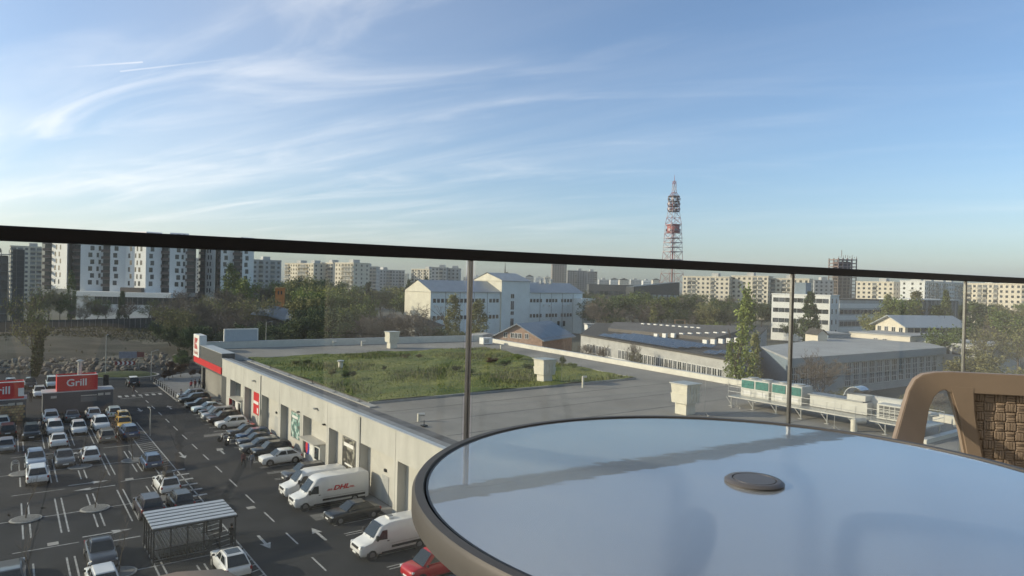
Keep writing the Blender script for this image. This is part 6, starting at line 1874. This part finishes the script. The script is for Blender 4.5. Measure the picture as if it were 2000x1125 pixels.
# small dark conifers by the brick house
for i, (px, h) in enumerate(((1008, 6.2), (1022, 5.4), (1036, 6.6), (1050, 5.6), (1066, 5.0))):
    tree('cone', xat(px, 148), 148, h, .8, 'low dark bushy conifer in the clump in front of the brick house', 'conifers by the brick house', 'dark')
L4 = 'tree in the wood right of the factory'
for i in range(52):
    px = 1150 + (i % 26) * 11 + R.uniform(-5, 5); Y = R.uniform(255, 400)
    k = R.choice(('round', 'bare', 'round', 'thin'))
    lf = R.choice(('dark', 'green', 'olive', 'dark'))
    tree(k, xat(px, Y), Y, R.uniform(12, 16.5) if Y < 330 else R.uniform(14, 18), R.uniform(.95, 1.25), lab(L4, k, lf, px, ((1200, 'by the pale shed'), (1250, 'left of the mast'), (1300, 'below the mast'), (1350, 'right of the mast'), (9999, 'by the poplars')), Y, 328), 'wood between factory and flats', lf)
tree('round', xat(1205, 232), 232, 9.5, 1.4, 'round dark green tree right of the pale shed', None, 'dark')
tree('round', xat(1390, 235), 235, 8.5, 1.3, 'yellow-green bushy tree before the cream flats', None, 'fresh')
tree('poplar', xat(1278, 235), 235, 14, 1.2, 'slim pale poplar in the middle of the dark wood', None, 'olive')
# tall poplars in front of the solar hall
tree('poplar', xat(1458, 104), 104, 20.6, .85, 'tallest poplar, standing left of the second post', None, 'fresh')
tree('poplar', xat(1428, 100), 100, 12.5, .75, 'shorter poplar joined to the tallest one on its left', None, 'fresh')
tree('poplar', xat(1478, 108), 108, 14.0, .8, 'shorter poplar joined to the tallest one on its right', None, 'olive')
tree('bare', xat(1246, 132), 132, 9.5, .55, 'slender bare tree in front of the solar hall windows', None)
tree('thin', xat(1250, 133), 133, 8.0, .5, 'ivy-grown stem beside the bare tree at the solar hall', None, 'olive')
for px, Y, h, l in ((1165, 150, 7.5, 'small bare tree at the left end of the solar hall'), (1310, 122, 7.0, 'small bare tree before the middle of the solar hall'), (1150, 155, 7, 'bare shrub at the corner of the solar hall'), (1610, 112, 11, 'thin bare tree before the left windows of the window hall')):
    tree('bare', xat(px, Y), Y, h, .9, l, None)
tree('cone', xat(1583, 255), 255, 19.0, 1.15, 'dense conical tree in front of the white office', None, 'dark')
tree('round', xat(1545, 262), 262, 9, .9, 'bushy tree beside the white office, left of the conical one', None, 'dark')
# right-hand trees
for px, Y, h, w, k, lf, l in ((1735, 250, 20.5, 1.1, 'poplar', 'olive', 'pale poplar left of the cream flats with dark balconies'), (1758, 246, 18, 1.2, 'round', 'green', 'rounded tree between banded wing and ribbed building'), (1725, 240, 13, 1.1, 'round', 'olive', 'lower rounded tree behind the pavilion roof'), (1790, 260, 22, 1.4, 'poplar', 'olive', 'tall poplar in front of the shaded pale flats'),
                             (1832, 205, 16, 1.3, 'cone', 'dark', 'dark broad tree right behind the pavilion'), (1848, 300, 21, .9, 'cone', 'green', 'conical tree in front of the shaded pale flats'), (1905, 190, 19, 1.5, 'poplar', 'dark', 'tall dark poplar just right of the third post'), (1925, 230, 14, 1.2, 'bare', 'x', 'bare tree under the right-edge flats'),
                             (1950, 150, 13, 1.1, 'thin', 'olive', 'olive tree left of the chair top'), (1990, 160, 15, 1.1, 'thin', 'olive', 'olive tree at the right edge'), (1870, 170, 12, 1.2, 'round', 'green', 'green tree hugging the end of the window hall'), (1960, 240, 15, 1.2, 'round', 'olive', 'tree in front of the right-edge flats'), (2015, 200, 17, 1.2, 'round', 'green', 'tree cut by the right edge'), (1895, 130, 9, 1.3, 'round', 'olive', 'bushy tree beyond the third post low down'),
                             (1935, 120, 8, 1.6, 'round', 'olive', 'low olive bush behind the chair back'), (1985, 115, 8, 1.6, 'thin', 'olive', 'straggly bush behind the chair back at the right edge')):
    tree(k, xat(px, Y), Y, h, w, l, None, lf)
L5 = 'tree at the foot of the cream flats'
for i in range(26):
    px = 1420 + i * 24 + R.uniform(-6, 6); Y = R.uniform(310, 390)
    k, lf = R.choice(('round', 'bare', 'round')), R.choice(('dark', 'green', 'olive'))
    tree(k, xat(px, Y), Y, R.uniform(12, 16), 1.1, lab(L5, k, lf, px, ((1500, 'by the poplars'), (1640, 'behind the white office'), (1780, 'above the pavilion'), (1890, 'left of the third post'), (9999, 'at the right edge')), Y, 350), 'trees at the foot of the flats', lf)
L6 = 'brushwood bush below the window hall'
for i in range(12):
    px = 1640 + i * 20 + R.uniform(-6, 6); Y = R.uniform(92, 112)
    tree(R.choice(('bare', 'thin')), xat(px, Y), Y, R.uniform(4, 5.5), 1.2, lab(L6, '', '', px, ((1700, 'left part'), (1780, 'middle part'), (9999, 'right part behind the chair')), Y, 102), 'brushwood below the window hall', 'olive', name='brushwood')
# ivy-clad tree by the boulders
x, y = at(68, 738)
e = tree('thin', x, y, 17.5, .55, 'leaning ivy-clad tree between the road and the boulders', None, 'olive', name='ivy_tree')
rg_ = np.random.default_rng(44); n = 2600; zz = rg_.uniform(.2, 9.5, n); th = rg_.uniform(0, 6.28, n); rr_ = (.55 + .45 * np.sin(zz * .45) ** 2 + .25 * (zz > 5)) * rg_.uniform(.6, 1, n)
iv = leaf_cloud(np.stack([np.cos(th) * rr_ + .05 * zz, np.sin(th) * rr_, zz], 1), .22, 9); iv.materials.append(LM['dark'])
o = put('ivy', iv, e); o.scale = (1 / e.scale.x, 1 / e.scale.y, 1 / e.scale.z); e.rotation_euler = (0, rad(3), 0)
# entrance planting and saplings
for i, (px, py, h, lf) in enumerate(((330, 742, 2.0, 'rust'), (338, 738, 1.8, 'rust'), (352, 736, 2.6, 'rust'), (322, 744, 1.6, 'rust'), (360, 722, 3.0, 'dark'), (346, 718, 2.8, 'green'), (375, 738, 1.6, 'rust'), (392, 736, 1.5, 'rust'), (405, 740, 1.5, 'dark'), (334, 726, 2.2, 'rust'), (356, 712, 3.2, 'dark'))):
    x, y = at(px, py, .13)
    tree('round', x, y, h, 1.3, ['reddish', 'green'][lf != 'rust'] + ' shrub in the planting by the entrance bollards', 'entrance shrubs', lf, .13, 'entrance_shrub')
for i, (r_, b) in enumerate(islands):
    if b < -2 or (r_ > 80 and b < 2):
        continue
    q = G(r_, b, .12)
    tree('sapling', q.x, q.y, 4.2, .6, 'young bare sapling on a planter island in the car park', 'saplings on the planter islands', z=.12, name='sapling')
# bushes in the roof grass
for i, (px, py, h, w, lf, l) in enumerate(((648, 735, 1.15, 1.7, 'olive', 'grey-green bush left of the capped vent on the roof'), (672, 740, 1.2, 1.6, 'dark', 'dark bush in front of the capped vent on the roof'), (690, 738, 1.1, 1.6, 'dark', 'dark bush right of the capped vent on the roof'), (575, 712, .8, 2.4, 'olive', 'low pale bush near the left roof corner'), (598, 712, .9, 2.2, 'green', 'low green bush near the left roof corner'),
                                       (748, 724, .9, 1.2, 'dark', 'single small dark tuft in the middle of the roof grass'), (790, 700, 1.0, 2.6, 'olive', 'pale bush line at the back of the roof grass'), (820, 700, 1.0, 2.0, 'olive', 'pale bush at the back right of the roof grass'), (890, 727, 1.1, 2.0, 'dark', 'dark bush just left of the post on the roof'), (955, 712, 1.3, 2.2, 'rust', 'brown bush right of the post on the roof'), (985, 718, 1.3, 2.0, 'dark', 'dark bush right of the brown one on the roof'),
                                       (1030, 724, 1.2, 2.2, 'dark', 'dark bush left of the middle ventilation hood'), (1012, 704, 1.2, 2.4, 'fresh', 'yellow-green bush at the right end of the roof grass'), (1098, 716, 1.8, .9, 'dark', 'upright dark shrub behind the middle ventilation hood'), (1120, 722, 1.2, 1.8, 'green', 'green bush at the right corner of the roof grass'), (920, 732, 1.0, 2.2, 'dark', 'dark bush behind the post on the roof'))):
    x, y = at(px, py, ZR + .2)
    tree('round', x, y, h, w, l, 'bushes on the grass roof', lf, ZR + .05, 'roof_bush')
# ================================================================== THE BALCONY
FL = H - 1.02                                           # balcony floor
def rail_pt(px):
    Y = 1.6 * 3216 / (3216 - px)
    return Vector((xat(px, Y), Y))
q0, q1 = rail_pt(0), rail_pt(1885)
T = (q1 - q0).normalized(); RZ = math.atan2(T.y, T.x); N = Vector((T.y, -T.x))   # N points to the inside
posts = [(rail_pt(px) - q0).dot(T) for px in (918, 1547, 1885)]
step = (posts[2] - posts[0]) / 2
posts = [posts[0] - step, posts[0], posts[1], posts[2], posts[2] + step, posts[2] + 2 * step]
m_tile = mat('balcony_tile', (0.50, 0.49, 0.47), 0.6, var=0.1, scale=4)
slab = MB(); D = 0.95
cd = -q0.dot(N)                                         # camera's distance along N from the rail line
bw = cd + D
struct(MB().box(-3, 9, -bw - .3, .12, -.22, -.012).build('balcony_slab', M_concrete, loc=(q0.x, q0.y, FL), rz=RZ))
fl = struct(MB().box(-3, 9, -bw, .10, -.012, -.006).build('balcony_floor', mat('tile_joint', (0.12, 0.12, 0.115), 0.8, var=0.1), loc=(q0.x, q0.y, FL), rz=RZ))
tm = MB().box(.004, .596, .004, .596, -.008, 0).mesh('floor_tile', m_tile)
nb = int((bw + .1) / .6)
for i in range(20):
    for j in range(nb):
        put('floor_tile', tm, fl, (-3 + i * .6, .1 - (j + 1) * .6, 0))
# the facade of our own building behind the balcony
wl_ = struct(MB().box(1.62, 9, -bw - .3, -bw, 0, 3.0).box(-3, -1.3, -bw - .3, -bw, 0, 3.0).box(-1.3, 1.62, -bw - .3, -bw, 2.3, 3.0).build('facade_wall', mat('own_render', (0.50, 0.47, 0.42), 0.85, var=0.06), loc=(q0.x, q0.y, FL), rz=RZ))
for k in range(3):
    x0 = -1.3 + k * 2.92 / 3
    d_ = MB().box(x0 + .05, x0 + 2.92 / 3 - .05, -bw - .2, -bw - .17, .06, 2.26).build('door_glass', M_glass_dark, wl_)
    MB().box(x0, x0 + .05, -bw - .22, -bw - .1, 0, 2.3).build('door_frame', M_black, wl_); MB().box(x0 + 2.92 / 3 - .05, x0 + 2.92 / 3, -bw - .22, -bw - .1, 0, 2.3).build('door_frame', M_black, wl_)
struct(MB().box(-40, 60, -bw - 14, -bw - .31, -19.5, 9).build('own_building', mat('own_render2', (0.46, 0.44, 0.40), 0.85, var=0.06), loc=(q0.x, q0.y, FL), rz=RZ))

m_rail = mat('rail_black', (0.008, 0.008, 0.009), 0.6, var=0, spec=0.25)
m_post = mat('post_steel', (0.22, 0.225, 0.225), 0.3, metal=0.9, var=0.1, scale=20)
gr = empty('glass_railing', (q0.x, q0.y, FL), RZ, 'glass balcony railing with a black handrail and slim steel posts', 'railing')
ZC = 1.02 + .087
MB().box(-3, 9, -.024, .024, ZC - .0175, ZC + .0175).build('handrail', m_rail, gr, bevel=.003)
for s in posts:
    MB().box(s - .008, s - .002, -.007, .007, 0, ZC - .0175).build('post', m_post, gr, bevel=.0015)
    MB().box(s + .002, s + .008, -.007, .007, 0, ZC - .0175).build('post', m_post, gr, bevel=.0015)
    MB().box(s - .05, s + .05, -.04, .04, 0, .012).build('base_plate', m_post, gr)
m_gl = bpy.data.materials.new('railing_glass'); m_gl.use_nodes = True
thin_glass(m_gl, (0.90, 0.935, 0.915), ior=1.5, dirt=0.014)
edges_ = [-3 + .0] + posts + [9.0]
for s0, s1 in zip(edges_, edges_[1:]):
    if s1 - s0 < .2:
        continue
    MB().box(s0 + .018, s1 - .018, -.005, .005, .06, ZC - .0176).build('glass_pane', m_gl, gr)

# ---- round glass table
TZ = H - .30
tc_ = at(1473, 942, TZ)
tb = empty('round_table', (tc_[0], tc_[1], FL), 0, 'round table with a frosted glass top and bronze metal rim', 'table')
TH_ = TZ - FL; RR = .5245
m_rim = mat('table_rim', (0.060, 0.060, 0.056), 0.5, metal=0.0, var=0.08, scale=6, spec=0.25)
prof = [(RR - .020, TH_ - .006), (RR - .016, TH_ + .0015), (RR - .004, TH_ + .0015), (RR, TH_ - .004), (RR, TH_ - .030), (RR - .004, TH_ - .034), (RR - .020, TH_ - .034)]
n = 128
rings = [[(r * math.cos(2 * math.pi * i / n), r * math.sin(2 * math.pi * i / n), z) for (r, z) in prof] for i in range(n)]
MB().loft(rings, closed=True).build('rim', m_rim, tb, smooth=True)
prof = [(RR - .0235, TH_ - .010), (RR - .0235, TH_ - .0008), (RR - .0202, TH_ - .0008), (RR - .0202, TH_ - .010)]
rings = [[(r * math.cos(2 * math.pi * i / n), r * math.sin(2 * math.pi * i / n), z) for (r, z) in prof] for i in range(n)]
MB().loft(rings, closed=True).build('gasket', M_black, tb, smooth=True)
m_frost = bpy.data.materials.new('frosted_glass'); m_frost.use_nodes = True
t = m_frost.node_tree; p = t.nodes['Principled BSDF']
p.inputs['Base Color'].default_value = (0.70, 0.77, 0.80, 1)
p.inputs['Transmission Weight'].default_value = 0.8
p.inputs['Roughness'].default_value = 0.22
p.inputs['IOR'].default_value = 1.45
p.inputs['Coat Weight'].default_value = 1.0; p.inputs['Coat Roughness'].default_value = 0.03; p.inputs['Coat IOR'].default_value = 1.65
tcn = t.nodes.new('ShaderNodeTexCoord'); nz = t.nodes.new('ShaderNodeTexNoise'); nz.inputs['Scale'].default_value = 26; nz.inputs['Detail'].default_value = 2
t.links.new(tcn.outputs['Object'], nz.inputs['Vector'])
bp = t.nodes.new('ShaderNodeBump'); bp.inputs['Strength'].default_value = 0.012; bp.inputs['Distance'].default_value = 0.01
t.links.new(nz.outputs[0], bp.inputs['Height']); t.links.new(bp.outputs[0], p.inputs['Coat Normal'])
n3 = t.nodes.new('ShaderNodeTexNoise'); n3.inputs['Scale'].default_value = 5.0; n3.inputs['Detail'].default_value = 10; n3.inputs['Roughness'].default_value = 0.7
t.links.new(tcn.outputs['Object'], n3.inputs['Vector'])
r3 = t.nodes.new('ShaderNodeMapRange'); r3.inputs[1].default_value = 0.48; r3.inputs[2].default_value = 0.72; r3.inputs[3].default_value = 0.015; r3.inputs[4].default_value = 0.06
t.links.new(n3.outputs[0], r3.inputs[0]); t.links.new(r3.outputs[0], p.inputs['Coat Roughness'])
MB().lathe([(RR - .0236, TH_ - .006), (RR - .0236, TH_ - .001)], 128).build('glass_top', m_frost, tb)
cap_ = MB().lathe([(.044, TH_ - .001), (.0445, TH_ + .002), (.040, TH_ + .0055), (.033, TH_ + .0055), (.0325, TH_ + .0035), (.0315, TH_ + .0035), (.031, TH_ + .0055), (.0, TH_ + .006)], 48).build('umbrella_cap', mat('cap_grey', (0.085, 0.085, 0.085), 0.42, var=0.06), tb, smooth=True)
def tube_path(name, pts, r, m, parent):
    # smooth the polyline with Catmull-Rom and sweep a circle
    P = [Vector(p) for p in pts]; P = [P[0] * 2 - P[1]] + P + [P[-1] * 2 - P[-2]]
    S = []
    for i in range(1, len(P) - 2):
        for k in range(6):
            u = k / 6
            S.append(.5 * ((2 * P[i]) + (P[i + 1] - P[i - 1]) * u + (2 * P[i - 1] - 5 * P[i] + 4 * P[i + 1] - P[i + 2]) * u * u + (3 * P[i] - P[i - 1] - 3 * P[i + 1] + P[i + 2]) * u ** 3))
    S.append(P[-2]); rings = []
    for i, q in enumerate(S):
        d = (S[min(i + 1, len(S) - 1)] - S[max(i - 1, 0)]).normalized()
        a = d.cross(Vector((0, 0, 1))); a = a.normalized() if a.length > .05 else Vector((1, 0, 0)); b = d.cross(a).normalized()
        rings.append([q + a * (r * math.cos(w)) + b * (r * math.sin(w)) for w in [2 * math.pi * j / 10 for j in range(10)]])
    return MB().loft(rings).build(name, m, parent, smooth='all')
zt_ = TH_ - .026
for k in range(4):                                      # bent tube legs that run under the glass to the rim and down to the floor
    a = rad(35 + 90 * k)
    def pol(r, da, z):
        return (r * math.cos(a + da), r * math.sin(a + da), z)
    tube_path('leg', [pol(.48, .42, zt_), pol(.30, .40, zt_), pol(.175, .25, zt_), pol(.15, 0, zt_ - .03), pol(.17, 0, zt_ - .2), pol(.26, 0, .25), pol(.38, 0, .012)], .016, m_rim, tb)
MB().lathe([(.10, .30), (.10, .315), (.085, .315), (.085, .30)], 32).build('leg_ring', m_rim, tb)

# ---- woven plastic armchairs
m_ch = mat('chair_plastic', (0.235, 0.188, 0.138), 0.5, var=0.05, scale=12)
def chair(loc, rz, label):
    e = empty('armchair', loc, rz, label, 'chair', 'brown woven plastic chairs')
    K = 1.32; th = .030
    def Z(z):
        return 1.02 - (.99 - z) * K
    def strip3(name, pairs, m=m_ch):
        rings = []
        for (ox, oz), (ix, iz), y in pairs:
            ox, ix, y, oz, iz = ox * K, ix * K, y * K, Z(oz), Z(iz)
            rings.append([(ox, y - th / 2, oz), (ix, y - th / 2, iz), (ix, y + th / 2, iz), (ox, y + th / 2, oz)])
        return MB().loft(rings).build(name, m, e, smooth=True, bevel=.006, seg=2)
    ctrl = [((-.137, .8256), (-.137, .783), 0), ((-.165, .8235), (-.1475, .788), 0), ((-.190, .818), (-.158, .7845), -.002), ((-.206, .807), (-.170, .773), -.006), ((-.222, .785), (-.183, .752), -.02), ((-.240, .754), (-.198, .722), -.05), ((-.262, .722), (-.216, .694), -.09), ((-.290, .694), (-.236, .672), -.15),
            ((-.315, .684), (-.258, .668), -.23), ((-.325, .680), (-.268, .666), -.31), ((-.325, .672), (-.27, .658), -.36), ((-.318, .650), (-.272, .640), -.385)]
    top_ = [((x, .8256), (x, .783), .0) for x in np.linspace(-.12, .12, 7)]
    strip3('arm_and_top_frame', ctrl[::-1] + top_ + [((-a[0], a[1]), (-b[0], b[1]), y) for a, b, y in ctrl])
    for s in (-1, 1):
        up = [((-.143, .800), (-.090, .800), -.0006), ((-.1372, .780), (-.0905, .780), -.0006), ((-.126, .745), (-.087, .745), .002), ((-.115, .705), (-.080, .705), .004), ((-.105, .655), (-.070, .655), .004), ((-.10, .60), (-.064, .60), 0), ((-.11, .545), (-.062, .545), -.01)]
        strip3('upright', [((-s * a[0], a[1]), (-s * b[0], b[1]), y) for a, b, y in up])
        tube_path('leg', [(s * .39, -.50, Z(.65)), (s * .37, -.51, .42), (s * .36, -.52, .2), (s * .36, -.53, 0)], .022, m_ch, e)
        tube_path('leg', [(s * .20, .0, .45), (s * .26, .03, .3), (s * .29, .08, .12), (s * .31, .10, 0)], .022, m_ch, e)
    MB().loft([[(-.30, -.54, .415), (.30, -.54, .415), (.31, -.54, .44), (-.31, -.54, .44)], [(-.31, -.2, .40), (.31, -.2, .40), (.32, -.2, .425), (-.32, -.2, .425)], [(-.24, .01, .41), (.24, .01, .41), (.25, .01, .44), (-.25, .01, .44)]]).build('seat', m_ch, e, bevel=.006)
    # woven panel: checkerboard of bundles of four strands
    c = .0196 * K
    def bundle(vert, seed):
        mb = MB(); rb_ = random.Random(seed)
        for k in range(4):
            u = -c / 2 + (k + .5) * c / 4 + rb_.uniform(-.0003, .0003)
            pts = [(-c * .54, .0005), (-c * .34, -.004), (c * .34, -.004 + rb_.uniform(-.0006, .0006)), (c * .54, .0005)]
            rings = []
            for (v, y) in pts:
                w = c / 4 * .5
                ring = [(-w, .0009), (-w * .72, -.0011), (w * .72, -.0011), (w, .0009)]
                rings.append([((u + a, y + b, v) if vert else (v, y + b, u + a)) for a, b in ring])
            mb.loft(rings)
        return mb.mesh('weave_bundle', m_ch, smooth=True)
    if 'weave' not in WIN:
        WIN['weave'] = ([bundle(True, q) for q in range(4)], [bundle(False, 9 + q) for q in range(4)])
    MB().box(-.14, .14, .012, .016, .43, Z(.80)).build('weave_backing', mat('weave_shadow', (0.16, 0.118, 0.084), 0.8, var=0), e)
    for j in range(12):
        z = .775 - j * .0196
        lim = (.098 - (.785 - z) * .17 + .012) * K
        for i in range(-5, 6):
            if abs(i * c) < lim:
                put('weave_bundle', R.choice(WIN['weave'][(i + j) % 2]), e, (i * c, .006, Z(z)))
    return e
Y1 = 1.85
chair((xat(2003, Y1), Y1, FL), rad(-12), 'brown plastic armchair with a woven back beyond the table on the right')
chair((-.373, .328, FL), rad(50), 'brown plastic armchair whose shoulder peeks in at the bottom left')

# ================================================================== HAZE
hz = bpy.data.materials.new('haze'); hz.use_nodes = True
t = hz.node_tree; t.nodes.clear()
o_ = t.nodes.new('ShaderNodeOutputMaterial'); v_ = t.nodes.new('ShaderNodeVolumePrincipled')
v_.inputs['Color'].default_value = (0.86, 0.90, 0.95, 1); v_.inputs['Density'].default_value = 0.00019; v_.inputs['Anisotropy'].default_value = 0.25
t.links.new(v_.outputs[0], o_.inputs['Volume'])
tag(MB().box(-3210, 3210, -610, 4610, -1.2, 124).build('haze', hz), 'thin pale haze over the city', 'haze', kind='stuff')
sc.cycles.volume_bounces = 0
